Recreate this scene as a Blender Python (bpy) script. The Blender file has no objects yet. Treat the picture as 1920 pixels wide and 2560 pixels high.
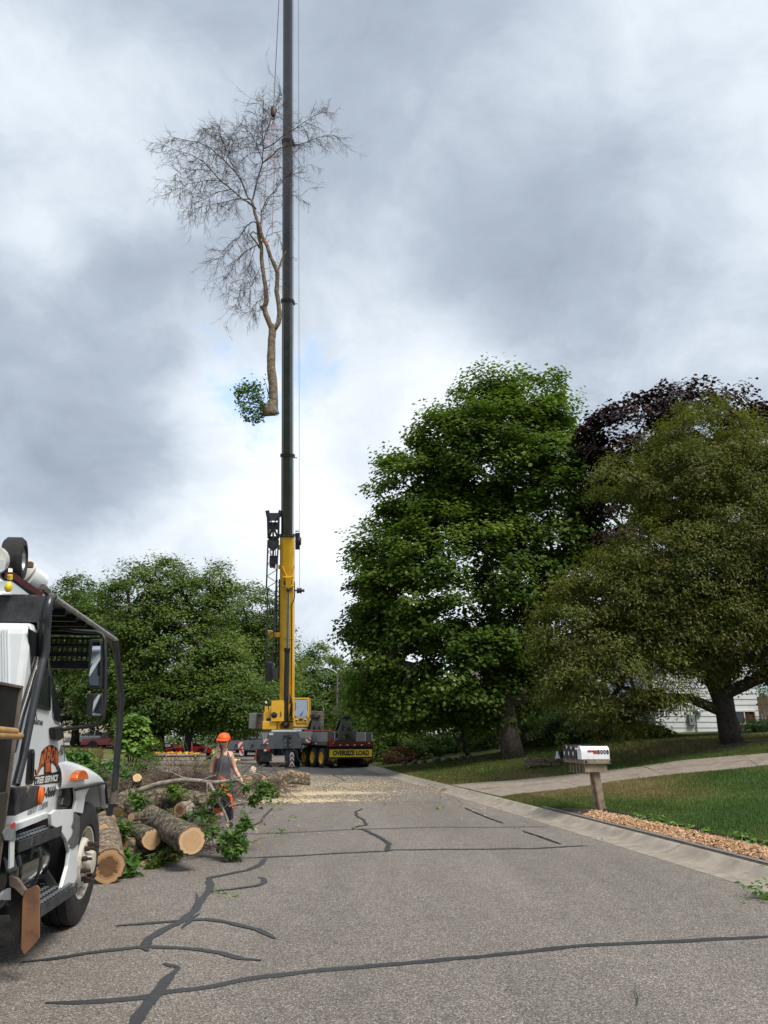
import bpy, math, random
import numpy as np
from mathutils import Vector, Matrix, noise as mn
random.seed(7); rng = np.random.default_rng(7)
R = math.radians
sc = bpy.context.scene
# ---------------------------------------------------------------- camera
CH = 1.6; PITCH = R(16.4); FPX = 1923.0
CP, SP = math.cos(PITCH), math.sin(PITCH)
cam = bpy.data.cameras.new('camera'); cam_o = bpy.data.objects.new('camera', cam)
sc.collection.objects.link(cam_o); sc.camera = cam_o
cam.sensor_fit = 'VERTICAL'; cam.sensor_height = 24.0; cam.lens = 24.0*FPX/2560
cam.clip_end = 3000; cam.clip_start = 0.05
cam_o.location = (0, 0, CH); cam_o.rotation_euler = (R(90)+PITCH, 0, 0)
# ---------------------------------------------------------------- sun
SUN_EL, SUN_AZ = 56, 135          # azimuth measured clockwise from +Y
sun = bpy.data.lights.new('sun', 'SUN'); sun.energy = 1.5; sun.angle = R(25); sun.color = (1, .93, .83)
sun_o = bpy.data.objects.new('sun', sun); sc.collection.objects.link(sun_o)
sd = Vector((math.sin(R(SUN_AZ))*math.cos(R(SUN_EL)), math.cos(R(SUN_AZ))*math.cos(R(SUN_EL)), math.sin(R(SUN_EL))))
sun_o.rotation_euler = sd.to_track_quat('Z', 'Y').to_euler()
# ---------------------------------------------------------------- exposure
sc.view_settings.view_transform = 'Standard'; sc.view_settings.look = 'None'
sc.view_settings.gamma = 1; sc.view_settings.exposure = 1.5
sc.view_settings.use_curve_mapping = False

def ray(px, py):
    x = (px-960)/FPX; v = (1280-py)/FPX
    return Vector((x, CP-v*SP, SP+v*CP))
# ---------------------------------------------------------------- world: broken overcast over a Nishita sky
w = bpy.data.worlds.new('World'); sc.world = w; w.use_nodes = True
nt = w.node_tree; nt.nodes.clear()
class NT:
    def __init__(s, t): s.t = t
    def n(s, typ, **kw):
        x = s.t.nodes.new(typ)
        for k, v in kw.items():
            if k == 'ins':
                for a, b in v.items():
                    if isinstance(b, bpy.types.NodeSocket): s.t.links.new(b, x.inputs[a])
                    else: x.inputs[a].default_value = b
            else: setattr(x, k, v)
        return x
    def l(s, a, b): s.t.links.new(a, b)
    def m(s, op, a, b=0.5, c=0.5, clamp=False):
        return s.n('ShaderNodeMath', operation=op, use_clamp=clamp, ins={0: a, 1: b, 2: c}).outputs[0]
    def vm(s, op, a, b=None):
        x = s.n('ShaderNodeVectorMath', operation=op, ins={0: a} if b is None else {0: a, 1: b})
        return x.outputs['Value'] if op in ('DOT_PRODUCT', 'LENGTH') else x.outputs[0]
    def ramp(s, f, stops, interp='LINEAR'):
        r = s.n('ShaderNodeValToRGB', ins={0: f}); r.color_ramp.interpolation = interp
        e = r.color_ramp.elements
        while len(e) < len(stops): e.new(0.5)
        for i, (p, c) in enumerate(stops): e[i].position = p; e[i].color = (*c, 1) if len(c) == 3 else c
        return r.outputs[0]
    def mix(s, f, a, b, mode='MIX'):
        x = s.n('ShaderNodeMix', data_type='RGBA', blend_type=mode)
        for i, v in ((0, f), (6, a), (7, b)):
            if isinstance(v, bpy.types.NodeSocket): s.l(v, x.inputs[i])
            else: x.inputs[i].default_value = (*v, 1) if i > 0 and len(v) == 3 else v
        return x.outputs[2]
    def noise(s, vec, scale, detail=4, rough=.5, dist=0):
        return s.n('ShaderNodeTexNoise', ins={'Vector': vec, 'Scale': scale, 'Detail': detail, 'Roughness': rough, 'Distortion': dist}).outputs[0]
W = NT(nt)
sky = W.n('ShaderNodeTexSky', sky_type='NISHITA', sun_disc=False, sun_elevation=R(SUN_EL), sun_rotation=R(SUN_AZ))
tc = W.n('ShaderNodeTexCoord').outputs['Generated']
d = W.vm('NORMALIZE', tc)
sx = W.n('ShaderNodeSeparateXYZ', ins={0: d})
zc = W.m('ADD', W.m('MAXIMUM', sx.outputs[2], 0.0), 0.62)
cp = W.n('ShaderNodeCombineXYZ', ins={0: W.m('DIVIDE', sx.outputs[0], zc), 1: W.m('DIVIDE', sx.outputs[1], zc), 2: 0.0}).outputs[0]
warp = W.n('ShaderNodeTexNoise', ins={'Vector': cp, 'Scale': 2.6, 'Detail': 5.0})
wv = W.vm('MULTIPLY', W.vm('SUBTRACT', warp.outputs[1], (.5, .5, .5)), (.24, .24, 0))
cw = W.vm('ADD', cp, wv)
n1 = W.noise(W.vm('ADD', cw, (3.1, 7.7, 0)), 2.3, 8, .52)
n2 = W.noise(W.vm('ADD', cw, (13.1, 2.7, 0)), 5.2, 10, .6)
n3 = W.noise(cw, 1.0, 3, .5)
br = W.m('ADD', W.m('MULTIPLY', n1, .55), W.m('ADD', W.m('MULTIPLY', n2, .33), W.m('MULTIPLY', n3, .12)))
cov = None
# large cloud masses: (px, py, angular radius in deg, brightness change)
for px, py, rad, db in [(640, 1120, 13, .2), (560, 1020, 5, .08), (1180, 930, 5, .08), (60, 640, 4, .07), (1100, 1060, 7, .07), (160, 1060, 13, -.13), (1500, 330, 8, -.04), (120, 800, 6, .09), (230, 1250, 4, -.07), (560, 1290, 6, .08), (1700, 60, 12, .16), (1000, 620, 18, -.05),
                        (1300, 820, 9, -.05), (150, 330, 13, .03), (1550, 560, 9, .02), (900, 1600, 6, .13), (1000, 180, 9, -.03), (200, 1360, 6, .09), (480, 640, 9, -.06), (1900, 700, 8, .03),
                        (1400, 1000, 6, -.05), (380, 420, 6, .03)]:
    c = ray(px, py).normalized()
    dist = W.m('SUBTRACT', 1.0, W.vm('DOT_PRODUCT', W.vm('NORMALIZE', W.vm('ADD', d, W.vm('MULTIPLY', wv, (.42, .42, .42)))), tuple(c)))
    g = W.m('MULTIPLY', W.m('POWER', 2.718, W.m('MULTIPLY', dist, -1.0/(1-math.cos(R(rad))))), db)
    br = W.m('ADD', br, g)
br = W.m('ADD', W.m('MULTIPLY', W.m('SUBTRACT', br, .5), 1.55), .49)
cloud = W.ramp(br, [(.22, (1.2, 1.42, 1.74)), (.41, (1.72, 1.98, 2.34)), (.50, (2.2, 2.48, 2.84)), (.61, (2.85, 3.12, 3.44)), (.86, (3.95, 4.1, 4.25))])
hole = None
for px, py, rad, amt in [(565, 950, 4.6, .72), (790, 945, 3.2, .5), (670, 965, 4.0, .42)]:
    c = ray(px, py).normalized()
    dist = W.m('SUBTRACT', 1.0, W.vm('DOT_PRODUCT', W.vm('NORMALIZE', W.vm('ADD', d, W.vm('MULTIPLY', wv, (.3, .3, .3)))), tuple(c)))
    g = W.m('MULTIPLY', W.m('POWER', 2.718, W.m('MULTIPLY', dist, -1.0/(1-math.cos(R(rad))))), amt)
    hole = g if hole is None else W.m('ADD', hole, g)
hole = W.m('ADD', hole, W.m('MULTIPLY', W.m('SUBTRACT', W.noise(cw, 9.0, 9, .62), .5), 2.6))
hole = W.m('MAXIMUM', hole, W.m('MULTIPLY', W.m('SUBTRACT', n3, .68), 3.0))
hm = W.n('ShaderNodeMapRange', interpolation_type='SMOOTHSTEP', ins={0: hole, 1: .45, 2: 1.3, 3: 0.0, 4: .85}).outputs[0]
skyc = W.mix(.72, (2.3, 4.4, 8.2), sky.outputs[0])
skyc = W.mix(.75, sky.outputs[0], (1.7, 2.9, 5.1))
col = W.mix(hm, cloud, skyc)
bg = W.n('ShaderNodeBackground', ins={'Color': col, 'Strength': 0.1})
wo = W.n('ShaderNodeOutputWorld', ins={'Surface': bg.outputs[0]})

# ---------------------------------------------------------------- geometry helpers
def at(px, py, y):
    r = ray(px, py); t = y/r.y
    return Vector((r.x*t, y, r.z*t+CH))
def ground(px, py, z=0.0):
    r = ray(px, py); t = (z-CH)/r.z
    return Vector((r.x*t, r.y*t, z))
KX = [(6.2, -3), (4.61, 10.07), (3.7, 16.5), (2.95, 21.5), (2.1, 27), (1.05, 33.5), (-.6, 46), (-3.5, 60), (-9, 80), (-20, 110), (-60, 200)]
def kerb_x(y):
    y = max(-3, min(199.9, y))
    for i in range(len(KX)-1):
        if KX[i][1] <= y <= KX[i+1][1]:
            t = (y-KX[i][1])/(KX[i+1][1]-KX[i][1])
            return KX[i][0]+(KX[i+1][0]-KX[i][0])*t
RW = 8.9
def interp(x, pts):
    if x <= pts[0][0]: return pts[0][1]
    for (a, b), (c, e) in zip(pts, pts[1:]):
        if x <= c: return b+(e-b)*(x-a)/(c-a)
    return pts[-1][1]
def smooth(t): t = max(0, min(1, t)); return t*t*(3-2*t)
def H(x, y):
    s = x-kerb_x(y)
    if s >= 0: 
        f = 1-.45*smooth((y-50)/40)
        return interp(s, [(0, .12), (.6, .19), (2, .3), (5.6, .8), (9.4, 1.45), (17, 1.95), (60, 2.4)])*f
    if s <= -RW:
        t = -s-RW
        z = interp(t, [(0, .12), (1, .15), (3, .3), (8, .85), (14, .98), (30, 1.25), (80, 1.5)])
        return z
    return 0.0
def terra(px, py, dz=0.0):
    r = ray(px, py); t = 2.0; prev = t
    while t < 400:
        p = r*t; z = p.z+CH
        if z < H(p.x, p.y)+dz:
            a, b = prev, t
            for _ in range(18):
                m = (a+b)/2; p = r*m
                if p.z+CH < H(p.x, p.y)+dz: b = m
                else: a = m
            p = r*b; return Vector((p.x, p.y, H(p.x, p.y)+dz))
        prev = t; t += .25
    return Vector((r.x*60, r.y*60, 0))

COL = sc.collection
class MB:
    def __init__(s): s.v = []; s.f = []; s.m = []; s.cm = 0
    def add(s, vs, fs, M=None):
        o = len(s.v)
        s.v += [tuple(M @ Vector(p)) if M else tuple(p) for p in vs]
        s.f += [tuple(i+o for i in f) for f in fs]; s.m += [s.cm]*len(fs)
        return s
    def box(s, c, sz, rz=0, M=None, taper=1.0, bev=0.0):
        x, y, z = sz[0]/2, sz[1]/2, sz[2]/2; c = Vector(c); q = Matrix.Rotation(rz, 3, 'Z')
        if bev > 0:
            b = bev
            pts = []
            for zz, ins in ((-z, b), (-z+b, 0), (z-b, 0), (z, b)):
                X, Y = x-ins, y-ins
                k = b if ins == 0 else b*.6
                for a, e in ((-X+k, -Y), (X-k, -Y), (X, -Y+k), (X, Y-k), (X-k, Y), (-X+k, Y), (-X, Y-k), (-X, -Y+k)):
                    pts.append(c+q @ Vector((a, e, zz)))
            fs = [tuple(range(7, -1, -1)), tuple(range(24, 32))]
            for r in range(3):
                for i in range(8): fs.append((r*8+i, r*8+(i+1) % 8, r*8+8+(i+1) % 8, r*8+8+i))
            return s.add(pts, fs, M)
        vs = [c+q @ Vector((i*x*(taper if k > 0 else 1), j*y*(taper if k > 0 else 1), k*z)) for k in (-1, 1) for j in (-1, 1) for i in (-1, 1)]
        return s.add(vs, [(0, 2, 3, 1), (4, 5, 7, 6), (0, 1, 5, 4), (2, 6, 7, 3), (0, 4, 6, 2), (1, 3, 7, 5)], M)
    def tube(s, path, r, n=8, caps=True, M=None, squash=None, up=None):
        path = [Vector(p) for p in path]; rs = r if isinstance(r, (list, tuple)) else [r]*len(path)
        vs = []; fs = []; ref = None
        for i, p in enumerate(path):
            t = (path[min(i+1, len(path)-1)]-path[max(i-1, 0)])
            if t.length < 1e-9: t = Vector((0, 0, 1))
            t.normalize()
            if ref is None:
                ref = Vector(up) if up is not None else (Vector((0, 0, 1)) if abs(t.z) < .9 else Vector((1, 0, 0)))
            u = ref-t*ref.dot(t)
            if u.length < 1e-6: u = t.orthogonal()
            u.normalize(); v = t.cross(u); ref = u
            for k in range(n):
                a = 2*math.pi*k/n+(math.pi/n if n == 4 else 0)
                q = u*math.cos(a)*rs[i]*(squash or 1)+v*math.sin(a)*rs[i]
                vs.append(p+q)
        for i in range(len(path)-1):
            for k in range(n):
                a = i*n+k; b = i*n+(k+1) % n
                fs.append((a, b, b+n, a+n))
        if caps: fs += [tuple(range(n-1, -1, -1)), tuple(range((len(path)-1)*n, len(path)*n))]
        return s.add(vs, fs, M)
    def beam(s, p, q, w, h=None, up=(0, 0, 1), M=None):
        p, q = Vector(p), Vector(q); t = (q-p).normalized(); u = Vector(up)
        a = t.cross(u)
        if a.length < 1e-4: a = t.cross(Vector((1, 0, 0)))
        a.normalize(); b = a.cross(t); h = h or w
        vs = [e+a*i*w/2+b*j*h/2 for e in (p, q) for (i, j) in ((-1, -1), (1, -1), (1, 1), (-1, 1))]
        return s.add(vs, [(3, 2, 1, 0), (4, 5, 6, 7), (0, 1, 5, 4), (1, 2, 6, 5), (2, 3, 7, 6), (3, 0, 4, 7)], M)
    def prism(s, pts, dirv, M=None):
        """polygon in 3D extruded along dirv"""
        n = len(pts); dirv = Vector(dirv)
        vs = [Vector(p) for p in pts]+[Vector(p)+dirv for p in pts]
        fs = [tuple(range(n-1, -1, -1)), tuple(range(n, 2*n))]+[(i, (i+1) % n, (i+1) % n+n, i+n) for i in range(n)]
        return s.add(vs, fs, M)
    def lathe(s, prof, origin, axis, n=24, M=None, ref=None):
        axis = Vector(axis).normalized(); u = Vector(ref) if ref else axis.orthogonal().normalized(); v = axis.cross(u); o = Vector(origin)
        vs = []; fs = []
        for (h, r) in prof:
            for k in range(n):
                a = 2*math.pi*k/n; vs.append(o+axis*h+(u*math.cos(a)+v*math.sin(a))*r)
        for i in range(len(prof)-1):
            for k in range(n):
                a = i*n+k; b = i*n+(k+1) % n; fs.append((a, b, b+n, a+n))
        return s.add(vs, fs, M)
    def cyl(s, p, q, r, n=12, M=None): return s.tube([p, q], r, n, True, M)
    def ell(s, c, rad, nu=12, nv=8, M=None):
        c = Vector(c); vs = [c+Vector((0, 0, -rad[2]))]
        for j in range(1, nv):
            a = -math.pi/2+math.pi*j/nv
            for i in range(nu):
                b = 2*math.pi*i/nu; vs.append(c+Vector((rad[0]*math.cos(a)*math.cos(b), rad[1]*math.cos(a)*math.sin(b), rad[2]*math.sin(a))))
        vs.append(c+Vector((0, 0, rad[2]))); fs = []
        for i in range(nu): fs.append((0, 1+(i+1) % nu, 1+i))
        for j in range(nv-2):
            for i in range(nu): a = 1+j*nu+i; b = 1+j*nu+(i+1) % nu; fs.append((a, b, b+nu, a+nu))
        L = len(vs)-1
        for i in range(nu): fs.append((1+(nv-2)*nu+i, 1+(nv-2)*nu+(i+1) % nu, L))
        return s.add(vs, fs, M)
    def mesh(s, name, mats, smoothang=None):
        me = bpy.data.meshes.new(name); me.from_pydata(s.v, [], s.f)
        for mm in (mats if isinstance(mats, (list, tuple)) else [mats]): me.materials.append(mm)
        if s.cm or any(s.m): me.polygons.foreach_set('material_index', s.m)
        if smoothang is not None:
            me.polygons.foreach_set('use_smooth', [True]*len(me.polygons))
            if smoothang < 180: me.set_sharp_from_angle(angle=R(smoothang))
        me.update(); return me
    def build(s, name, mats, parent=None, sm=None, bevel=0, **kw):
        o = bpy.data.objects.new(name, s.mesh(name, mats, sm)); COL.objects.link(o); o.parent = parent
        if bevel:
            b = o.modifiers.new('bevel', 'BEVEL'); b.width = bevel; b.segments = 2; b.limit_method = 'ANGLE'; b.angle_limit = R(40)
        for k, v in kw.items(): o[k] = v
        return o
def empty(name, loc, rz=0, **kw):
    o = bpy.data.objects.new(name, None); COL.objects.link(o); o.location = loc; o.rotation_euler = (0, 0, rz); o.empty_display_size = .2
    for k, v in kw.items(): o[k] = v
    return o
def copy_tree(o, parent=None, **kw):
    c = o.copy(); COL.objects.link(c); c.parent = parent
    for ch in list(o.children): copy_tree(ch, c)
    for k, v in kw.items(): c[k] = v
    return c
def npmesh(name, V, F, mats, tint=None, smooth_=False, matidx=None):
    """V (n,3); F (m,k) all faces with k corners; tint per face"""
    me = bpy.data.meshes.new(name); n, (m, k) = len(V), F.shape
    me.vertices.add(n); me.vertices.foreach_set('co', np.asarray(V, dtype=np.float32).ravel())
    me.loops.add(m*k); me.loops.foreach_set('vertex_index', F.astype(np.int32).ravel())
    me.polygons.add(m); me.polygons.foreach_set('loop_start', np.arange(0, m*k, k, dtype=np.int32))
    for mm in (mats if isinstance(mats, (list, tuple)) else [mats]): me.materials.append(mm)
    if matidx is not None: me.polygons.foreach_set('material_index', matidx.astype(np.int32))
    me.update(calc_edges=True)
    if smooth_: me.polygons.foreach_set('use_smooth', np.ones(m, dtype=bool))
    if tint is not None:
        a = me.attributes.new('tint', 'FLOAT', 'FACE'); a.data.foreach_set('value', tint.astype(np.float32))
    return me
def link(name, me, parent=None, **kw):
    o = bpy.data.objects.new(name, me); COL.objects.link(o); o.parent = parent
    for k, v in kw.items(): o[k] = v
    return o
FONT = None
def text_obj(name, s, size, mat, M, parent=None, depth=.002, bold=.0, sx=1.0, shear=0, weight=0.0):
    cu = bpy.data.curves.new(name, 'FONT'); cu.body = s; cu.size = size; cu.extrude = depth; cu.align_x = 'CENTER'; cu.align_y = 'CENTER'
    cu.offset = weight; cu.shear = shear; cu.resolution_u = 3
    t = bpy.data.objects.new(name, cu); COL.objects.link(t)
    dg = bpy.context.evaluated_depsgraph_get(); me = bpy.data.meshes.new_from_object(t.evaluated_get(dg))
    bpy.data.objects.remove(t)
    me.transform(M @ Matrix.Diagonal((sx, 1, 1, 1)))
    me.materials.clear(); me.materials.append(mat)
    return link(name, me, parent)
def frame(o, xa, ya):
    xa = Vector(xa).normalized(); ya = Vector(ya); ya = (ya-xa*ya.dot(xa)).normalized(); za = xa.cross(ya)
    return Matrix(((xa.x, ya.x, za.x, o[0]), (xa.y, ya.y, za.y, o[1]), (xa.z, ya.z, za.z, o[2]), (0, 0, 0, 1)))

# ---------------------------------------------------------------- materials
MATS = {}
def mat(name, col, rough=.6, metal=0, var=.12, scale=8, bump=0, bscale=40, spec=.5, dirt=None, dscale=3, dlo=.5, dhi=.62, coat=0, hue2=None, trans=0, alpha=1):
    m = bpy.data.materials.new(name); m.use_nodes = True; t = NT(m.node_tree); m.node_tree.nodes.clear()
    p = t.n('ShaderNodeBsdfPrincipled'); o = t.n('ShaderNodeOutputMaterial', ins={0: p.outputs[0]})
    oc = t.n('ShaderNodeTexCoord').outputs['Object']
    c2 = hue2 or tuple(max(0, c*(1-var*2.2)) for c in col); c1 = tuple(min(1, c*(1+var)) for c in col) if not hue2 else col
    nz = t.noise(oc, scale, 5, .6)
    c = t.mix(t.n('ShaderNodeMapRange', ins={0: nz, 1: .32, 2: .68}).outputs[0], c2, c1)
    if dirt:
        dn = t.noise(oc, dscale, 7, .65)
        c = t.mix(t.n('ShaderNodeMapRange', ins={0: dn, 1: dlo, 2: dhi}).outputs[0], c, dirt)
    t.l(c, p.inputs['Base Color'])
    rr = t.m('MULTIPLY_ADD', t.noise(oc, scale*2.3, 4), .3, rough-.15, clamp=True); t.l(rr, p.inputs['Roughness'])
    p.inputs['Metallic'].default_value = metal
    p.inputs['Specular IOR Level'].default_value = spec
    if coat: p.inputs['Coat Weight'].default_value = coat; p.inputs['Coat Roughness'].default_value = .1
    if bump:
        b = t.n('ShaderNodeBump', ins={'Height': t.noise(oc, bscale, 6, .6), 'Strength': 1.0, 'Distance': bump}); t.l(b.outputs[0], p.inputs['Normal'])
    MATS[name] = m; return m
def leafmat(name, c1, c2, c3, trans=.35, rough=.55):
    m = bpy.data.materials.new(name); m.use_nodes = True; t = NT(m.node_tree); m.node_tree.nodes.clear()
    a = t.n('ShaderNodeAttribute', attribute_name='tint').outputs['Fac']
    c = t.ramp(a, [(0, c1), (.5, c2), (1, c3)])
    p = t.n('ShaderNodeBsdfPrincipled', ins={'Base Color': c, 'Roughness': rough, 'Specular IOR Level': .35})
    tr = t.n('ShaderNodeBsdfTranslucent', ins={'Color': t.mix(.5, c, (c2[0]*1.6, c2[1]*1.5, c2[2]*.6))})
    mx = t.n('ShaderNodeMixShader', ins={0: trans, 1: p.outputs[0], 2: tr.outputs[0]})
    t.n('ShaderNodeOutputMaterial', ins={0: mx.outputs[0]}); m.use_backface_culling = False
    return m
# ================================================================ GROUND AND ROAD
def tintmat(name, stops, rough=.8, bump=0, bscale=60, noise_amt=.25, nscale=12, fine=None):
    m = bpy.data.materials.new(name); m.use_nodes = True; t = NT(m.node_tree); m.node_tree.nodes.clear()
    a = t.n('ShaderNodeAttribute', attribute_name='tint').outputs['Fac']
    oc = t.n('ShaderNodeTexCoord').outputs['Object']
    f = t.m('ADD', a, t.m('MULTIPLY', t.m('SUBTRACT', t.noise(oc, nscale, 6, .65), .5), noise_amt*2))
    c = t.ramp(f, stops)
    p = t.n('ShaderNodeBsdfPrincipled', ins={'Base Color': c, 'Roughness': rough, 'Specular IOR Level': .25})
    if bump: t.l(t.n('ShaderNodeBump', ins={'Height': t.noise(oc, bscale, 5, .7), 'Distance': bump, 'Strength': 1.0}).outputs[0], p.inputs['Normal'])
    t.n('ShaderNodeOutputMaterial', ins={0: p.outputs[0]}); return m
def asphalt():
    m = bpy.data.materials.new('asphalt'); m.use_nodes = True; t = NT(m.node_tree); m.node_tree.nodes.clear()
    oc = t.n('ShaderNodeTexCoord').outputs['Object']
    v1 = t.n('ShaderNodeTexVoronoi', ins={'Vector': oc, 'Scale': 120.0, 'Randomness': 1.0})
    v2 = t.n('ShaderNodeTexVoronoi', ins={'Vector': oc, 'Scale': 60.0, 'Randomness': 1.0})
    stone = t.n('ShaderNodeSeparateColor', ins={0: v1.outputs['Color']})
    base = t.ramp(stone.outputs[0], [(0, (.09, .078, .068)), (.35, (.205, .178, .155)), (.75, (.275, .243, .216)), (.9, (.38, .345, .31)), (1, (.60, .56, .51))])
    s2 = t.n('ShaderNodeSeparateColor', ins={0: v2.outputs['Color']})
    base = t.mix(t.n('ShaderNodeMapRange', ins={0: s2.outputs[1], 1: .9, 2: 1.0, 3: 0.0, 4: .6}).outputs[0], base, (.46, .43, .38))
    pit = t.n('ShaderNodeMapRange', ins={0: v1.outputs['Distance'], 1: .35, 2: .62, 3: 1.0, 4: .55}).outputs[0]
    big = t.n('ShaderNodeMapRange', ins={0: t.noise(t.n('ShaderNodeMapping', ins={'Vector': oc, 'Rotation': (0, 0, R(-8.8)), 'Scale': (.7, .09, 1)}).outputs[0], 1.0, 7, .62), 1: .32, 2: .68, 3: .80, 4: 1.14}).outputs[0]
    mid = t.n('ShaderNodeMapRange', ins={0: t.noise(oc, 3.1, 5, .7), 1: .3, 2: .7, 3: .88, 4: 1.08}).outputs[0]
    k = t.m('MULTIPLY', t.m('MULTIPLY', big, mid), pit)
    kk = t.n('ShaderNodeCombineColor', ins={0: k, 1: k, 2: k}).outputs[0]
    c = t.mix(1.0, base, kk, 'MULTIPLY')
    oil = t.n('ShaderNodeMapRange', ins={0: t.noise(oc, 1.1, 4, .5), 1: .68, 2: .8, 3: 0.0, 4: .35}).outputs[0]
    c = t.mix(oil, c, (.07, .065, .06))
    h = t.m('ADD', t.m('MULTIPLY', v1.outputs['Distance'], -1.0), t.m('MULTIPLY', v2.outputs['Distance'], -.5))
    b = t.n('ShaderNodeBump', ins={'Height': h, 'Distance': .006, 'Strength': .8})
    p = t.n('ShaderNodeBsdfPrincipled', ins={'Base Color': c, 'Roughness': .82, 'Specular IOR Level': .35, 'Normal': b.outputs[0]})
    t.n('ShaderNodeOutputMaterial', ins={0: p.outputs[0]}); return m
M_ASPH = asphalt()
M_TAR = mat('tar_seam', (.035, .036, .038), .55, var=.2, scale=30, bump=.002, bscale=60)
M_CONC = mat('concrete', (.31, .272, .222), .85, var=.14, scale=3, bump=.003, bscale=120, dirt=(.2, .17, .135), dscale=5, dlo=.46, dhi=.72)
M_DRIVE = mat('driveway_concrete', (.27, .225, .185), .9, var=.16, scale=6, bump=.004, bscale=90, dirt=(.17, .14, .11), dscale=1.6, dlo=.5, dhi=.7)
M_PAVE = mat('grey_paver', (.17, .165, .155), .85, var=.12, scale=20, bump=.003)
M_SOIL = mat('soil', (.075, .055, .042), .95, var=.3, scale=14, bump=.02, bscale=25)
LAWN_STOPS = [(0, (.04, .085, .016)), (.35, (.072, .115, .022)), (.6, (.135, .125, .04)), (.8, (.2, .155, .07)), (1, (.26, .195, .105))]
M_LAWN = tintmat('lawn', LAWN_STOPS, .9, bump=.03, bscale=22, noise_amt=.2, nscale=5)
M_FLAKE = tintmat('wood_flake', [(0, (.10, .13, .04)), (.3, (.25, .2, .1)), (.6, (.48, .37, .22)), (1, (.7, .57, .38))], .85, noise_amt=.1)
M_CHIP = tintmat('mulch_chip', [(0, (.09, .05, .03)), (.4, (.3, .16, .085)), (.7, (.45, .27, .15)), (1, (.66, .48, .32))], .85, noise_amt=.1)

def grid_strip(ys, ss, zf, xoff=0):
    V = []; nx = len(ss)
    for y in ys:
        for s_ in ss: x = kerb_x(y)+s_+xoff; V.append((x, y, zf(x, y)))
    F = [(j*nx+i, j*nx+i+1, (j+1)*nx+i+1, (j+1)*nx+i) for j in range(len(ys)-1) for i in range(nx-1)]
    return V, F
yl = [-3+i*1.0 for i in range(60)]+[57+i*3 for i in range(48)]
V, F = grid_strip(yl, [-RW+.02, -6.5, -4.4, -2.2, -.6], lambda x, y: 0.0)
mb = MB(); mb.add(V, F); road = mb.build('road', M_ASPH, kind='structure')
# base sheet to the horizon
mb = MB(); mb.box((0, 600, -.5), (3600, 3600, .8)); mb.build('ground', M_LAWN, kind='structure')

def dryness(x, y):
    """natural colour of the turf: 0 lush, 1 straw"""
    s = x-kerb_x(y)
    v = .28+.5*(mn.noise(Vector((x*.55, y*.4, 1)))*.5+mn.noise(Vector((x*1.7, y*1.2, 4)))*.3)
    if s > 0:
        v += .62*math.exp(-((y-21.0-.25*s)/2.0)**2)*math.exp(-((s-2.6)/2.8)**2)      # scorched band beside the drive
        v += .4*math.exp(-((y-18.5)/1.4)**2)*math.exp(-((s-3.2)/1.3)**2)
        if y > 26: v += .16+.14*math.exp(-((y-27.5)/2.0)**2)
        if y < 19.5 and s > 1: v -= .12
        if s > 7 and 23 < y < 36: v += .1
    else: v += .22
    return v
def terrain(name, ys, ss):
    V, F = grid_strip(ys, ss, H)
    V = np.array(V); F = np.array(F)
    tint = np.array([dryness(*V[f].mean(0)[:2]) for f in F])
    link(name, npmesh(name, V, F, M_LAWN, tint, True), None, kind='structure')
ssr = [.0, .12, .3, .6]+[.6+.35*i for i in range(1, 40)]+[15+i*2 for i in range(8)]+[35, 45, 60, 90, 140]
terrain('lawn_right', [-3+i*.5 for i in range(100)]+[47+i*2.5 for i in range(60)], ssr)
terrain('lawn_left', [-3+i*1.0 for i in range(90)]+[87+i*3 for i in range(36)], [-RW-s for s in [140, 90, 60, 45, 35, 30, 26, 22, 19, 16, 14, 12, 10, 9, 8, 7, 6, 5, 4, 3, 2, 1, .5, 0]])
# kerbs, cast in sections with open joints
kr = empty('kerb', (kerb_x(10), 10, 0), kind='structure'); bpy.context.view_layer.update()
def kerb(parent, y0, y1, mirror=False, step=3.0):
    prof = [(-.6, -.08), (-.6, .004), (-.28, .022), (-.16, .075), (-.08, .12), (-.02, .135), (.0, .13), (.0, -.08)]
    y = y0
    while y < y1:
        vs = []; n = len(prof); k = 4
        for i in range(k+1):
            yy = y+.012+(step-.024)*i/k
            for s_, z in prof:
                s2 = s_ if not mirror else -RW-s_
                vs.append((kerb_x(yy)+s2-parent.location.x, yy-parent.location.y, z-parent.location.z))
        fs = [(i*n+j, i*n+(j+1) % n, (i+1)*n+(j+1) % n, (i+1)*n+j) for i in range(k) for j in range(n)]
        fs += [tuple(range(n)), tuple(range(k*n, (k+1)*n))]
        mb = MB(); mb.add(vs, fs); mb.build('kerb_section', M_CONC, parent, 30); y += step
kerb(kr, -3, 60)
kl = empty('kerb_opposite', (kerb_x(10)-RW, 10, 0), kind='structure'); kerb(kl, 6, 66, True)
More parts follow.
